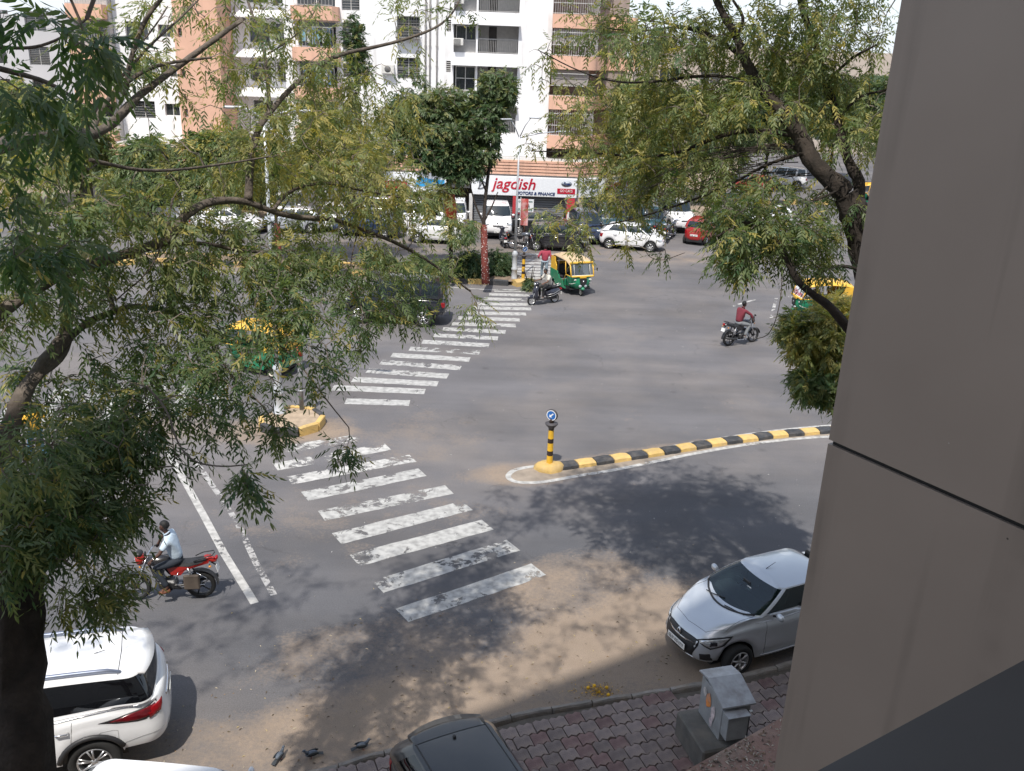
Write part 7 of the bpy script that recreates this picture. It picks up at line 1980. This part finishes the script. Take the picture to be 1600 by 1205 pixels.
# ================================================================ three wheeler
def make_auto(name='auto_rickshaw', canopy=None, stickers=True):
    """x forward, 2.63 m long, 1.3 wide, 1.72 high"""
    root = empty(name)
    gr = mat('auto_green', (.012, .2, .10), .4, coat=.3, dirt=(.15, .14, .1), dirt_amt=.25)
    ye = mat('auto_yellow', (.72, .42, .04), .45, coat=.3, dirt=(.3, .25, .15), dirt_amt=.2)
    ca = canopy or ye
    blk = BLK(); rub = mat('tyre_rubber', (.018, .018, .018), .85, bump=.3, bscale=90); steel = mat('wheel_cream', (.55, .52, .45), .5)
    for (x, y) in ((1.0, 0), (-.85, .54), (-.85, -.54)): make_wheel(root, (x, y, .2), .2, .1, rub, steel, 6)
    XZ = Matrix(((1, 0, 0, 0), (0, 0, 1, 0), (0, 1, 0, 0), (0, 0, 0, 1)))
    # lower body front shell: loft of sections (x, half width, z0, z1)
    mb = MB(); secs = []
    for (z, xf, w) in ((.34, 1.02, .36), (.5, 1.16, .5), (.7, 1.17, .56), (.88, 1.10, .58), (.95, 1.06, .585)):
        ring = [(xf - .16 * abs(math.sin(a)) ** 2.2 - .26 * (abs(math.sin(a)) ** 6), w * math.sin(a), z) for a in [math.pi / 2 * (k / 8 - 1) for k in range(17)]]
        ring = [(xf * 0 + .55, -w, z)] + ring + [(.55, w, z)]
        secs.append(ring)
    n = len(secs[0]); vs = [p for r in secs for p in r]
    mb.add(vs, [(i * n + k, i * n + k + 1, (i + 1) * n + k + 1, (i + 1) * n + k) for i in range(len(secs) - 1) for k in range(n - 1)], gr, True)
    mb.build('front_panel', root)
    mb = MB(); mb.ell((1.04, 0, .34), (.24, .12, .14), gr, n=14, k=8, fn=lambda p: Vector((p.x, p.y, max(p.z, -.05)))); mb.build('front_mudguard', root)
    for s in (1, -1):
        mb = MB()
        mb.prism([(-1.28, .42), (-1.1, .38), (-1.05, .42), (-.95, .47), (-.78, .47), (-.62, .38), (-.6, .27), (.55, .27), (.55, .34), (.3, .34), (.22, .62), (-.2, .64), (-.3, .78), (-.5, .9), (-1.3, .9)], s * .6, s * .65, gr, M4=XZ)
        mb.build('side_panel', root)
        mb = MB(); mb.prism([(-1.3, .9), (-.62, .9), (-.62, 1.12), (-.8, 1.3), (-.85, 1.52), (-1.27, 1.5)], s * .59, s * .63, ye, M4=XZ); mb.build('rear_quarter', root)
        mb = MB(); mb.tube([(1.06, s * .57, .93), (.98, s * .58, 1.2), (.84, s * .57, 1.55)], .032, ye, n=6); mb.tube([(.52, s * .6, .9), (.42, s * .6, 1.2), (.38, s * .6, 1.56)], .022, ye, n=6)
        mb.tube([(.98, s * .6, .96), (.55, s * .62, .96), (.3, s * .64, .62)], .02, ye, n=6)
        mb.tube([(-.3, s * .64, .78), (-.38, s * .62, 1.1), (-.4, s * .6, 1.56)], .016, blk, n=6); mb.build('pillar', root)
        mb = MB(); mb.lathe([(.25, -.1), (.27, 0), (.25, .1)], gr, c=(-.85, s * .56, .2), axis='Y', n=14, a0=.1, a1=math.pi - .1); mb.build('rear_mudguard', root)
    mb = MB(); mb.box((-.3, 0, .27), (1.8, 1.2, .05), blk); mb.box((.55, 0, .31), (.7, 1.0, .05), blk); mb.build('floor', root)
    # rear panel
    mb = MB(); mb.box((-1.29, 0, .64), (.05, 1.24, .52), gr, bev=.02); mb.build('rear_panel', root)
    mb = MB(); mb.box((-1.27, 0, 1.05), (.04, 1.2, .32), ye, bev=.02); mb.box((-1.24, .47, 1.36), (.04, .26, .3), ye, bev=.02); mb.box((-1.24, -.47, 1.36), (.04, .26, .3), ye, bev=.02); mb.build('rear_hood', root)
    mb = MB(); mb.box((-1.25, 0, 1.36), (.015, .68, .26), glass_mat('car_glass')); mb.build('rear_window', root)
    # canopy
    mb = MB(); vs = []; xs = [-1.3, -1.24, -.9, -.4, .1, .5, .78, .9]
    zs_ = [1.48, 1.6, 1.7, 1.72, 1.72, 1.7, 1.64, 1.58]
    for x, z in zip(xs, zs_):
        for k in range(11):
            y = -.62 + 1.24 * k / 10; e = 1 - abs(y / .62) ** 4
            vs.append((x, y, z - .12 * (1 - e) + .012 * math.sin(k * 2.1 + x * 5)))
    nn = 11
    fs = [(i * nn + k, i * nn + k + 1, (i + 1) * nn + k + 1, (i + 1) * nn + k) for i in range(len(xs) - 1) for k in range(nn - 1)]
    m_ = len(vs); vs += [(x, y, z - .03) for x, y, z in vs]
    fs += [tuple(m_ + i for i in f) for f in fs]
    # edges
    for i in range(len(xs) - 1):
        for k in (0, nn - 1): fs.append((i * nn + k, (i + 1) * nn + k, m_ + (i + 1) * nn + k, m_ + i * nn + k))
    for k in range(nn - 1):
        for i in (0, len(xs) - 1): fs.append((i * nn + k, i * nn + k + 1, m_ + i * nn + k + 1, m_ + i * nn + k))
    mb.add(vs, fs, ca, True); mb.build('canopy', root)
    mb = MB(); mb.box((.88, 0, 1.56), (.1, 1.2, .1), ye, bev=.03, R=Matrix.Rotation(.3, 3, 'Y')); mb.build('windshield_header', root)
    mb = MB(); mb.box((1.08, 0, .955), (.1, 1.12, .07), ye, bev=.02); mb.box((1.14, 0, .93), (.06, .34, .12), ye, bev=.02); mb.build('windshield_sill', root)
    mb = MB(); mb.add([(1.05, -.54, .98), (1.05, .54, .98), (.86, .53, 1.54), (.86, -.53, 1.54)], [(0, 1, 2, 3)], glass_mat('auto_glass', (.1, .11, .12), .55)); mb.build('windshield', root)
    mb = MB(); wh = mat('trim_white', (.7, .7, .66), .5)
    for y in (-.4, .4): mb.tube([(1.055, y, .98), (.87, y, 1.53)], .012, wh, n=4)
    mb.tube([(1.05, -.54, .99), (1.05, .54, .99)], .015, wh, n=4); mb.build('windshield_frame', root)
    mb = MB(); mb.prism([(-.2, .86), (.2, .86), (.14, .6), (0, .52), (-.14, .6)], 1.175, 1.20, blk, M4=Matrix(((0, 0, 1, 0), (1, 0, 0, 0), (0, 1, 0, 0), (0, 0, 0, 1)))); mb.ell((1.2, 0, .74), (.015, .05, .05), mat('chrome', (.7, .7, .72), .15, metal=1), n=10, k=6); mb.build('front_badge_panel', root)
    for s in (1, -1):
        mb = MB(); mb.lathe([(.001, .06), (.06, .055), (.075, .03), (.08, -.05)], mat('lamp_lens', (.6, .62, .64), .08, metal=.6), c=(1.14, s * .13, .5), axis='X', n=14); mb.build('headlight', root)
        mb = MB(); mb.box((1.1, s * .38, .8), (.03, .13, .06), wh, bev=.01, rz=-s * .25); mb.build('turn_signal', root)
        mb = MB(); mb.tube([(.95, s * .6, 1.2), (1.0, s * .72, 1.25)], .008, blk, n=5); mb.box((1.0, s * .76, 1.25), (.02, .07, .14), blk, bev=.01); mb.build('side_mirror', root)
        mb = MB(); mb.box((-1.32, s * .5, .7), (.02, .1, .2), mat('lamp_red', (.30, .008, .012), .12), bev=.005); mb.build('tail_light', root)
        mb = MB(); mb.tube([(1.1, s * .3, .66), (1.0, s * .5, .6), (.8, s * .56, .56)], .01, wh, n=4); mb.build('trim_stripe', root)
    seat = mat('auto_seat', (.02, .02, .025), .6)
    mb = MB(); mb.box((-.75, 0, .58), (.5, 1.1, .14), seat, bev=.04); mb.box((-1.02, 0, .85), (.12, 1.1, .5), seat, bev=.04); mb.build('passenger_seat', root)
    mb = MB(); mb.box((.2, 0, .62), (.36, .5, .12), seat, bev=.04); mb.box((.02, 0, .45), (.1, .9, .34), gr, bev=.02); mb.box((0, 0, .85), (.06, .44, .24), seat, bev=.02); mb.build('driver_seat', root)
    mb = MB(); mb.tube([(.72, .3, .93), (.78, 0, .95), (.72, -.3, .93)], .016, blk); mb.tube([(.78, 0, .95), (1.0, 0, .4)], .03, blk); mb.build('handlebar', root)
    mb = MB(); mb.box((-1.33, 0, .5), (.01, .36, .12), mat('plate_yellow', (.7, .5, .08), .5)); mb.build('number_plate', root)
    return root
# ================================================================ vehicles in place
WHITE = paint_mat('paint_white', (.76, .76, .77), .22); GREYD = paint_mat('paint_dark_grey', (.024, .026, .029), .3, metal=.3); BLACKP = paint_mat('paint_black', (.012, .012, .016), .2)
SILV = paint_mat('paint_silver', (.56, .59, .63), .3, metal=.45); REDP = paint_mat('paint_red', (.33, .02, .02), .25); NAVYP = paint_mat('paint_navy', (.015, .03, .07), .2); GREENB = paint_mat('paint_bluegreen', (.03, .07, .09), .25)
CH = mat('chrome', (.7, .7, .72), .15, metal=1, var=.02)
DG = glass_mat('dark_glass', (.004, .004, .005), .03)
def put(o, x, y, ang, label, cat='car', group=None, z=0.0):
    o.location = (x, y, z); o.rotation_euler = (0, 0, math.radians(ang)); tag(o, label, cat, group); return o
def spoiler(root, proj, xf, xr, sweep, w, m):
    """lip that carries the roof surface on over the rear window"""
    n = 12; top, rear = [], []
    for i in range(n + 1):
        y = -w + 2 * w * i / n; q = proj('T', xf + .02, y * .97, .004); zf = q.z
        q2 = proj('T', xf + .12, y * .97, .0); sl = (zf - q2.z) / .10 if q2 else 0
        top.append(Vector((xf, y * .97, zf))); x2 = xr + sweep * abs(y / w) ** 2.2
        rear.append(Vector((x2, y, zf + min(.0, sl) * 0 - .10 * (xf - x2) - .012)))
    mid = [a.lerp(b, .55) + Vector((0, 0, .012)) for a, b in zip(top, rear)]
    low = [p + Vector((.015, 0, -.035)) for p in rear]; back = [Vector((a.x - .02, a.y, a.z - .05)) for a in top]
    rows = [top, mid, rear, low, back]; vs = [p for r in rows for p in r]; k = n + 1
    fs = [(r * k + i, r * k + i + 1, (r + 1) * k + i + 1, (r + 1) * k + i) for r in range(4) for i in range(n)]
    fs += [tuple(r * k for r in range(5)), tuple(r * k + n for r in range(5))]
    mb = MB(); mb.add(vs, fs, m, True); return mb.build('roof_spoiler', root)
# ---- near white SUV
S = dict(SPEC['suv']); S['side_glass'] = DG; S['rear_glass'] = DG; S['seat_col'] = (.03, .03, .03)
S['step'] = .06
suv, proj, decal, seam = make_car(S, WHITE)
seams(suv, S, proj, seam)
RL2 = mat('lamp_maroon', (.13, .006, .01), .12, var=.3, scale=12); BK = BLK(); RL_ = mat('lamp_red', (.30, .008, .012), .12, var=.15, scale=20)
for sd, v in ((1, 'L'), (-1, 'R')):
    decal('tail_light', v, [(-1.56, 1.075), (-1.85, 1.14), (-2.2, 1.185), (-2.22, 1.05), (-1.98, 1.01), (-1.8, 1.02)], RL2, .014)
    decal('tail_light_rim', v, [(-1.40, 1.08), (-1.75, 1.14), (-2.22, 1.215), (-2.25, 1.0), (-1.95, .98), (-1.65, 1.02)], BK, .006)
    decal('tail_light', 'B', [(sd * .60, 1.17), (sd * .84, 1.16), (sd * .84, .98), (sd * .72, 1.02)], RL_, .012)
    for xc_ in (S['L'] / 2 - S['fo'], S['L'] / 2 - S['fo'] - S['wb']):
        R_ = S['wheel_r'] + .055; pts = []
        for k in range(15):
            a = math.pi * k / 14; q = proj(v, xc_ + (R_ + .04) * math.cos(a), S['wheel_r'] + (R_ + .04) * math.sin(a), .004)
            if q: pts.append(q)
        mb = MB(); mb.tube(pts, .045, BK, n=6); mb.build('arch_cladding', suv)
    mb = MB(); seam(mb, v, [(-1.42, .92), (-1.60, .92), (-1.66, .90), (-1.66, .74), (-1.6, .72), (-1.44, .72), (-1.40, .76), (-1.40, .9)], mat('seam_grey', (.25, .25, .25), .8), closed=True); mb.build('fuel_flap_gap', suv)
    mb = MB(); seam(mb, v, [(1.0, 1.185), (-.7, 1.2), (-1.2, 1.24), (-2.0, 1.27)], CH, wd=.02, off=.006); mb.build('window_trim', suv)
    mb = MB(); seam(mb, v, [(-1.62, .62), (-2.0, .70), (-2.3, .72)], mat('seam_grey', (.25, .25, .25), .8), wd=.01); mb.build('bumper_crease', suv)
    # roof rail
    mb = MB(); pts = []
    for k in range(13):
        x = .45 - 2.2 * k / 12; q = proj('T', x, sd * .56, .05 if 0 < k < 12 else .0)
        if q: pts.append(q)
    mb.tube(pts, .034, mat('rail_blue_grey', (.25, .28, .36), .35, metal=.6), n=8); mb.build('roof_rail', suv)
mb = MB(); seam(mb, 'T', [(-1.72, .62), (-1.74, 0), (-1.72, -.62)], BK, wd=.012); seam(mb, 'T', [(-1.84, .3), (-1.85, -.3)], mat('seam_grey', (.25, .25, .25), .8)); mb.build('tailgate_gap', suv)
spoiler(suv, proj, -1.80, -2.22, .12, .60, WHITE)
q = proj('B', 0, .95, 0); plate(suv, q.x - .02, 0, .95, 'GJ 01', False)
decal('rear_garnish', 'B', [(-.4, 1.08), (.4, 1.08), (.4, 1.04), (-.4, 1.04)], CH, .012)
decal('rear_reflector', 'B', [(.6, .52), (.82, .55), (.82, .5), (.6, .48)], BK, .008)
q = proj('T', -1.35, .05, .0); mb = MB(); mb.tube([q, q + Vector((-.16, .03, .05))], .006, BK, n=5); mb.build('antenna', suv)
put(suv, -7.62, 11.66, 199, 'large white SUV in the lower left corner, its rear and roof toward the junction', 'car', 'cars parked along the near kerb')
# ---- silver car
S = dict(SPEC['silver']); S['seat_col'] = (.10, .10, .10)
car, proj, decal, seam = make_car(S, SILV, glass=glass_mat('clear_glass', (.02, .04, .045), .72))
seams(car, S, proj, seam)
LN = mat('lamp_lens', (.6, .62, .64), .08, metal=.6, var=.25, scale=25)
L2, w = S['L'] / 2, S['W'] / 2; off = (-.9 * (L2 - .2) + (w - .2)) / 1.345
for v, sg in (('FL', 1), ('FR', -1)):
    decal('headlight_surround', v, [(sg * (off + p), z) for p, z in ((-.25, .69), (.02, .58), (.24, .64), (.36, .82), (.12, .80), (-.12, .75))], BK, .006)
    decal('headlight', v, [(sg * (off + p), z) for p, z in ((-.20, .69), (.02, .61), (.21, .66), (.31, .79), (.1, .77), (-.1, .73))], LN, .014)
    decal('headlight_reflector', v, [(sg * (off + p), z) for p, z in ((.0, .64), (.12, .66), (.12, .73), (.0, .72))], mat('lamp_dark', (.08, .08, .09), .1, metal=.8), .018)
    decal('fog_lamp', v, [(sg * (off + p), z) for p, z in ((-.16, .47), (.02, .50), (.08, .36), (-.14, .35))], BK, .008)
decal('grille', 'F', [(-.45, .60), (-.44, .695), (-.2, .705), (.2, .705), (.44, .695), (.45, .60), (.37, .37), (.2, .33), (-.2, .33), (-.37, .37)], BK, .008)
decal('grille_bar', 'F', [(-.40, .625), (-.2, .61), (.2, .61), (.40, .625), (.2, .59), (-.2, .59)], CH, .016)
decal('lower_lip', 'F', [(-.42, .315), (.42, .315), (.40, .29), (-.40, .29)], CH, .012)
q = proj('F', 0, .66, 0)
mb = MB(); mb.tube([(q.x + .025, 0, .735), (q.x + .03, .045, .665), (q.x + .025, 0, .595), (q.x + .03, -.045, .665), (q.x + .025, 0, .735)], .013, CH, n=6); mb.tube([(q.x + .025, .0, .735), (q.x + .035, .02, .665), (q.x + .025, 0, .6)], .008, CH, n=5); mb.build('diamond_badge', car)
q = proj('F', 0, .48, 0); plate(car, q.x + .02, 0, .475, 'GJ 01 KG 1717', True, w=.5, h=.12, size=.085)
mb = MB()
for sy, ex_ in ((-.42, .42), (.12, .42)):
    pts = [proj('T', S['gh'][0] - .03 - .10 * k / 5, sy + ex_ * k / 5, .014) for k in range(6)]
    mb.tube([p for p in pts if p], .009, BK, n=5)
pts = [proj('T', S['gh'][0] + .02 - .32 * abs(y / .7) ** 2, y, .006) for y in [-.66 + .06 * k for k in range(23)]]
mb.tube([p for p in pts if p], .02, BK, n=5); mb.build('wiper', car)
q = proj('T', .2, .0, 0); mb = MB(); mb.tube([q, q + Vector((-.22, 0, .09))], [.007, .004], BK, n=5); mb.build('antenna', car)
mb = MB(); mb.box((.62, 0, 1.33), (.03, .2, .06), BK, bev=.01); mb.box((.66, .12, 1.26), (.02, .1, .07), mat('white_chip', (.7, .7, .68), .5)); mb.build('rear_view_mirror', car)
mb = MB()
for sd, v in ((1, 'L'), (-1, 'R')): seam(mb, v, [(1.0, .985), (.2, 1.01), (-1.15, 1.03)], CH, wd=.012, off=.004)
mb.build('window_trim', car)
mb = MB()
for sd, v in ((1, 'L'), (-1, 'R')): seam(mb, v, [(.85, .33), (-.85, .33)], CH, wd=.02, off=.01)
mb.build('sill_trim', car)
car.scale = (1.04, 1.04, 1.04); put(car, 5.22, 15.80, 207, 'silver small car parked by the kerb behind the electrical cabinet', 'car', 'cars parked along the near kerb')
# ---- dark grey hatch seen from above
S = dict(SPEC['hatch']); S['roof_crown'] = .05
c2, proj, decal, seam = make_car(S, GREYD, glass=DG); seams(c2, S, proj, seam); lights(c2, S, decal)
spoiler(c2, proj, -1.22, -1.60, .13, .53, GREYD)
mb = MB()
for sd in (1, -1): seam(mb, 'T', [(.40, sd * .49), (-1.36, sd * .50)], BK, wd=.022, off=.001)
seam(mb, 'T', [(-1.37, .5), (-1.39, 0), (-1.37, -.5)], BK, wd=.012); mb.build('roof_channel', c2)
q = proj('T', -1.12, 0, 0); mb = MB(); mb.ell(q + Vector((0, 0, .015)), (.035, .025, .025), BK, n=10, k=6); mb.build('antenna_base', c2)
for sd in (1, -1): decal('tail_light', 'L' if sd > 0 else 'R', [(-1.52, .98), (-1.72, 1.0), (-1.74, .72), (-1.6, .74)], RL_, .01)
q = proj('B', 0, .62, 0); plate(c2, q.x - .02, 0, .62, 'GJ 01', False)
c2.scale = (1.07, 1.07, 1.04); put(c2, -.08, 9.58, -63, 'dark grey hatchback seen from above at the bottom edge, red tail light at its left', 'car', 'cars parked along the near kerb', z=.105)
# ---- white hatch at the bottom
c3 = generic_car('hatch', WHITE); put(c3, -4.15, 9.55, -5, 'white car roof at the bottom edge between the SUV and the dark hatchback', 'car', 'cars parked along the near kerb')
DKN = paint_mat('paint_midnight', (.008, .011, .02), .2)
# ---- parked rows across the junction
G = 'cars parked before the shops'
oh = generic_car('old_hatch', BLACKP); put(oh, 2.35, 53.3, -4, 'small black hatchback side on behind the far zebra crossing', 'car', G)
hw = generic_car('hatch', WHITE); put(hw, -4.6, 54.2, 176, 'white hatchback side on behind the bushes left of the red painted trunk', 'car', G)
bx = generic_car('boxy', WHITE); put(bx, -1.35, 57.5, -86, 'white SUV facing the camera behind the parked motorbikes and the lamp', 'car', G)
vn = generic_car('van', NAVYP); put(vn, 4.05, 56.6, -82, 'dark blue van facing the camera right behind the small black hatchback', 'car', G)
sd_ = generic_car('sedan', GREYD); put(sd_, 1.3, 57.9, 0, 'dark grey saloon roof showing above the small black hatchback', 'car', G)
def dup(o, x, y, a, lab, old=None, new=None):
    c = copy_tree(o); put(c, x, y, a, lab, 'car', G)
    if old: recolor(c, old, new)
    return c
dup(hw, 6.75, 54.5, -14, 'white hatchback half hidden by a hanging spray of leaves right of the shops')
dup(oh, 11.35, 57.6, 66, 'red hatchback with a dark roof, its back to the camera', BLACKP, REDP)
dup(bx, 5.75, 58.4, -84, 'dark teal SUV facing the camera between the van and the white hatchback', WHITE, GREENB)
dup(vn, 8.3, 59.5, -80, 'blue glass van behind the white hatchback right of the shops', NAVYP, GREENB)
dup(sd_, 13.8, 61.2, 40, 'dark saloon just behind the red hatchback', GREYD, GREENB)
dup(bx, -4.1, 58.0, -88, 'white SUV facing the camera behind the slim red wrapped tree')
dup(vn, -6.4, 58.1, -90, 'white van with a dark windscreen left of the red wrapped tree', NAVYP, WHITE)
dup(sd_, -9.0, 55.4, 170, 'navy saloon behind the long hanging branch', GREYD, NAVYP)
dup(hw, -11.4, 57.5, -84, 'white hatchback nose on behind the navy saloon')
dup(sd_, -17.2, 54.6, 4, 'white saloon at the left end of the parked row', GREYD, WHITE)
dup(hw, -13.6, 55.8, 182, 'silver hatchback behind the red trunked tree', WHITE, SILV)
dup(oh, -20.8, 57.0, 10, 'white old hatchback furthest left in the parked row', BLACKP, WHITE)
dup(bx, -8.6, 58.6, -92, 'silver SUV in the back row behind the navy saloon', WHITE, SILV)
dup(bx, 23.3, 84.5, 176, 'white SUV far off on the cross street behind the right trunk')
dup(oh, 19.8, 80.5, 176, 'red car far off on the cross street', BLACKP, REDP)
tag(dup(bx, -4.95, 37.35, 177, 'dark SUV driving left behind the branches, its red tail light showing', WHITE, DKN), group='moving traffic')
dup(bx, 10.3, 61.8, -78, 'white SUV in the back row behind the parked motorbikes', None, None)
dup(sd_, -11.8, 59.3, -90, 'dark saloon nose on in the back row left of the silver SUV')
dup(vn, -14.6, 59.0, -90, 'white van in the back row behind the silver hatchback', NAVYP, WHITE)
dup(hw, -20.0, 59.6, -92, 'silver hatchback nose on far left in the back row', WHITE, SILV)
dup(hw, 16.8, 63.6, 200, 'white hatchback on the side street right of the red hatchback')
# ---- auto rickshaws
TAN = mat('canopy_tan', (.50, .37, .23), .85, var=.1, scale=4, bump=.3, bscale=12)
au = make_auto(); G2 = 'green and yellow auto rickshaws'
cp = [copy_tree(au) for _ in range(3)]
for ob in au.children:
    if ob.name.startswith('canopy'): ob.data = ob.data.copy(); ob.data.materials[0] = TAN
put(au, 2.72, 43.55, -69, 'auto rickshaw with a tan canopy driving toward us off the far crossing', 'auto rickshaw', G2)
put(cp[0], -8.75, 30.5, 158, 'yellow roofed auto rickshaw hidden behind the branches near the round island', 'auto rickshaw', G2)
put(cp[1], 13.55, 40.4, 187, 'yellow roofed auto rickshaw behind the low bush at the right', 'auto rickshaw', G2)
put(cp[2], 28.6, 76.5, 175, 'small far auto rickshaw beside the brown fin', 'auto rickshaw', G2)
# ---- two wheelers and riders
SK = mat('skin', (.13, .065, .042), .6, var=.1); SKD = mat('skin_dark', (.075, .035, .024), .6, var=.1); HR = mat('hair', (.006, .006, .006), .7)
REDB = paint_mat('bike_red', (.35, .015, .01), .25); BKP = paint_mat('bike_black', (.015, .015, .018), .25)
RIDE = dict(pelvis=(-.22, 0, .95), chest=(-.12, 0, 1.33), neck=(-.06, 0, 1.5), head=(-.02, 0, 1.7), shL=(-.1, .19, 1.42), shR=(-.1, -.19, 1.42), elL=(.04, .32, 1.2), elR=(.12, -.30, 1.27), haL=(.17, .34, 1.10), haR=(.19, -.34, 1.12),
    gripL=(.2, 0, -1), gripR=(.2, 0, -1), hipL=(-.2, .1, .9), hipR=(-.2, -.1, .9), knL=(.2, .2, .82), knR=(.2, -.2, .82), anL=(-.04, .24, .40), anR=(-.04, -.24, .40), toeL=(.12, .26, .31), toeR=(.12, -.26, .31))
m1 = make_motorbike('motorcycle', BKP, REDB, rear_box=True); put(m1, -6.82, 16.28, 188, 'red and black motorcycle ridden left past the lane lines', 'motorcycle', 'moving two wheelers')
p1 = make_person(RIDE, SKD, mat('shirt_pale_blue', (.50, .60, .70), .85, var=.06, scale=8, bump=.5, bscale=14), mat('trousers_navy', (.018, .024, .035), .85), mat('sandal_brown', (.16, .06, .03), .7), HR, sleeve=.3, sandals=True, watch=True)
tag(p1, 'rider in a pale blue shirt and dark trousers on the red motorcycle'); p1.location = m1.location; p1.rotation_euler = m1.rotation_euler
m2 = make_motorbike('motorcycle', BKP, BKP); put(m2, 9.1, 35.8, 30, 'black motorcycle riding away to the right across the junction', 'motorcycle', 'moving two wheelers')
p2 = make_person(RIDE, SKD, mat('shirt_maroon', (.16, .022, .035), .85, bump=.4, bscale=14), mat('trousers_grey', (.16, .17, .18), .85), mat('shoe_grey', (.2, .2, .2), .7), HR, sleeve=.9)
tag(p2, 'rider in a maroon shirt seen from behind on the black motorcycle'); p2.location = m2.location; p2.rotation_euler = m2.rotation_euler
SC_R = dict(RIDE); SC_R.update(pelvis=(-.3, 0, .86), chest=(-.2, 0, 1.2), neck=(-.12, 0, 1.36), head=(-.05, 0, 1.56), shL=(-.16, .19, 1.29), shR=(-.16, -.19, 1.29), elL=(.0, .28, 1.08), elR=(.0, -.28, 1.08), haL=(.2, .31, 1.05), haR=(.2, -.31, 1.05), hipL=(-.28, .1, .82), hipR=(-.28, -.1, .82), knL=(.12, .16, .78), knR=(.12, -.16, .78), anL=(.1, .14, .36), anR=(.1, -.14, .36), toeL=(.25, .15, .32), toeR=(.25, -.15, .32))
s1_ = make_scooter('scooter', paint_mat('scooter_paint', (.02, .022, .035), .2)); put(s1_, 1.26, 40.85, 212, 'black scooter turning over the far zebra crossing', 'scooter', 'moving two wheelers')
p3 = make_person(SC_R, SK, mat('shirt_cream', (.55, .52, .46), .85, bump=.4, bscale=14), mat('trousers_black', (.02, .02, .022), .85), mat('shoe_grey', (.2, .2, .2), .7), HR, sleeve=.3)
tag(p3, 'rider in a cream shirt and black trousers on the scooter'); p3.location = s1_.location; p3.rotation_euler = s1_.rotation_euler
pkb = make_motorbike('motorcycle', mat('bike_grey', (.1, .11, .13), .3, metal=.4), BKP, wire=True, fairing=False); put(pkb, .35, 52.9, -8, 'parked classic motorbike with chrome wheels beside the small black hatchback', 'motorcycle', 'parked two wheelers')
ps2 = copy_tree(s1_); put(ps2, -.85, 53.7, 100, 'parked scooter between the white SUV and the lamp', 'scooter', 'parked two wheelers')
for i, (x, y, a, lab) in enumerate(((9.2, 57.0, 70, 'parked motorbike nearest the red hatchback'), (8.6, 57.8, 75, 'parked motorbike second from the red hatchback'), (9.7, 58.4, 65, 'parked motorbike behind the one nearest the red hatchback'))):
    c = copy_tree(pkb); put(c, x, y, a, lab, 'motorcycle', 'parked two wheelers')
def stand(pose=0):
    J = dict(pelvis=(0, 0, .93), chest=(0.02, 0, 1.28), neck=(.02, 0, 1.46), head=(.03, 0, 1.66), shL=(0, .2, 1.38), shR=(0, -.2, 1.38), elL=(-.04, .27, 1.10), elR=(-.04, -.27, 1.10), haL=(.06, .27, .87), haR=(.06, -.27, .87),
        hipL=(0, .1, .88), hipR=(0, -.1, .88), knL=(.03, .11, .49), knR=(.03, -.11, .49), anL=(0, .12, .09), anR=(0, -.12, .09), toeL=(.15, .13, .03), toeR=(.15, -.13, .03))
    if pose == 1: J.update(knL=(.16, .1, .50), anL=(.2, .1, .12), toeL=(.36, .11, .05), knR=(-.02, -.1, .49), anR=(-.24, -.1, .12), toeR=(-.10, -.11, .03), elL=(-.12, .36, 1.16), haL=(.08, .30, 1.08), elR=(-.1, -.3, 1.12), haR=(.02, -.36, .90))
    return J
w1_ = make_person(stand(1), SKD, mat('shirt_red', (.33, .045, .075), .85, bump=.4, bscale=14), mat('jeans_pale', (.25, .32, .38), .85), mat('shoe_grey', (.2, .2, .2), .7), HR, sleeve=.8)
q = g(850, 436); w1_.location = (q.x, q.y, 0); w1_.rotation_euler = (0, 0, math.radians(100)); tag(w1_, 'man in a red shirt walking away over the far crossing beside the auto rickshaw')
w2_ = make_person(stand(1), SKD, mat('shirt_yellow', (.68, .38, .04), .85, bump=.4, bscale=14), mat('jeans_blue', (.05, .13, .22), .85), mat('shoe_grey', (.2, .2, .2), .7), HR, sleeve=.4)
q = g(62, 722); w2_.location = (q.x, q.y, 0); w2_.rotation_euler = (0, 0, math.radians(150)); tag(w2_, 'pedestrian in a yellow shirt and blue jeans at the far left behind the leaves')
w3_ = make_person(stand(0), SKD, mat('shirt_white', (.6, .58, .56), .85), mat('trousers_black', (.02, .02, .022), .85), mat('shoe_grey', (.2, .2, .2), .7), HR, sleeve=.4)
w3_.location = (3.75, 59.2, 0); w3_.rotation_euler = (0, 0, math.radians(180)); tag(w3_, 'person in a white shirt standing by the red pier of the shops')
# drivers
SIT = dict(pelvis=(.2, 0, .78), chest=(.16, 0, 1.12), neck=(.18, 0, 1.27), head=(.2, 0, 1.46), shL=(.17, .19, 1.2), shR=(.17, -.19, 1.2), elL=(.36, .28, 1.0), elR=(.36, -.28, 1.0), haL=(.6, .26, .96), haR=(.6, -.26, .96), gripL=(.2, 0, -1), gripR=(.2, 0, -1),
    hipL=(.22, .1, .74), hipR=(.22, -.1, .74), knL=(.58, .14, .72), knR=(.58, -.14, .72), anL=(.62, .14, .40), anR=(.62, -.14, .40), toeL=(.76, .14, .36), toeR=(.76, -.14, .36))
kh = mat('shirt_khaki', (.28, .24, .18), .85); d1 = make_person(SIT, SKD, kh, mat('trousers_khaki', (.2, .17, .12), .85), mat('shoe_grey', (.2, .2, .2), .7), HR, sleeve=.4)
d1.location = au.location; d1.rotation_euler = au.rotation_euler; tag(d1, 'driver in a khaki shirt inside the tan roofed auto rickshaw')
for c_, lab in ((cp[0], 'driver inside the yellow auto rickshaw behind the branches'), (cp[1], 'driver inside the yellow auto rickshaw behind the low bush')):
    d = copy_tree(d1); d.location = c_.location; d.rotation_euler = c_.rotation_euler; d['label'] = lab
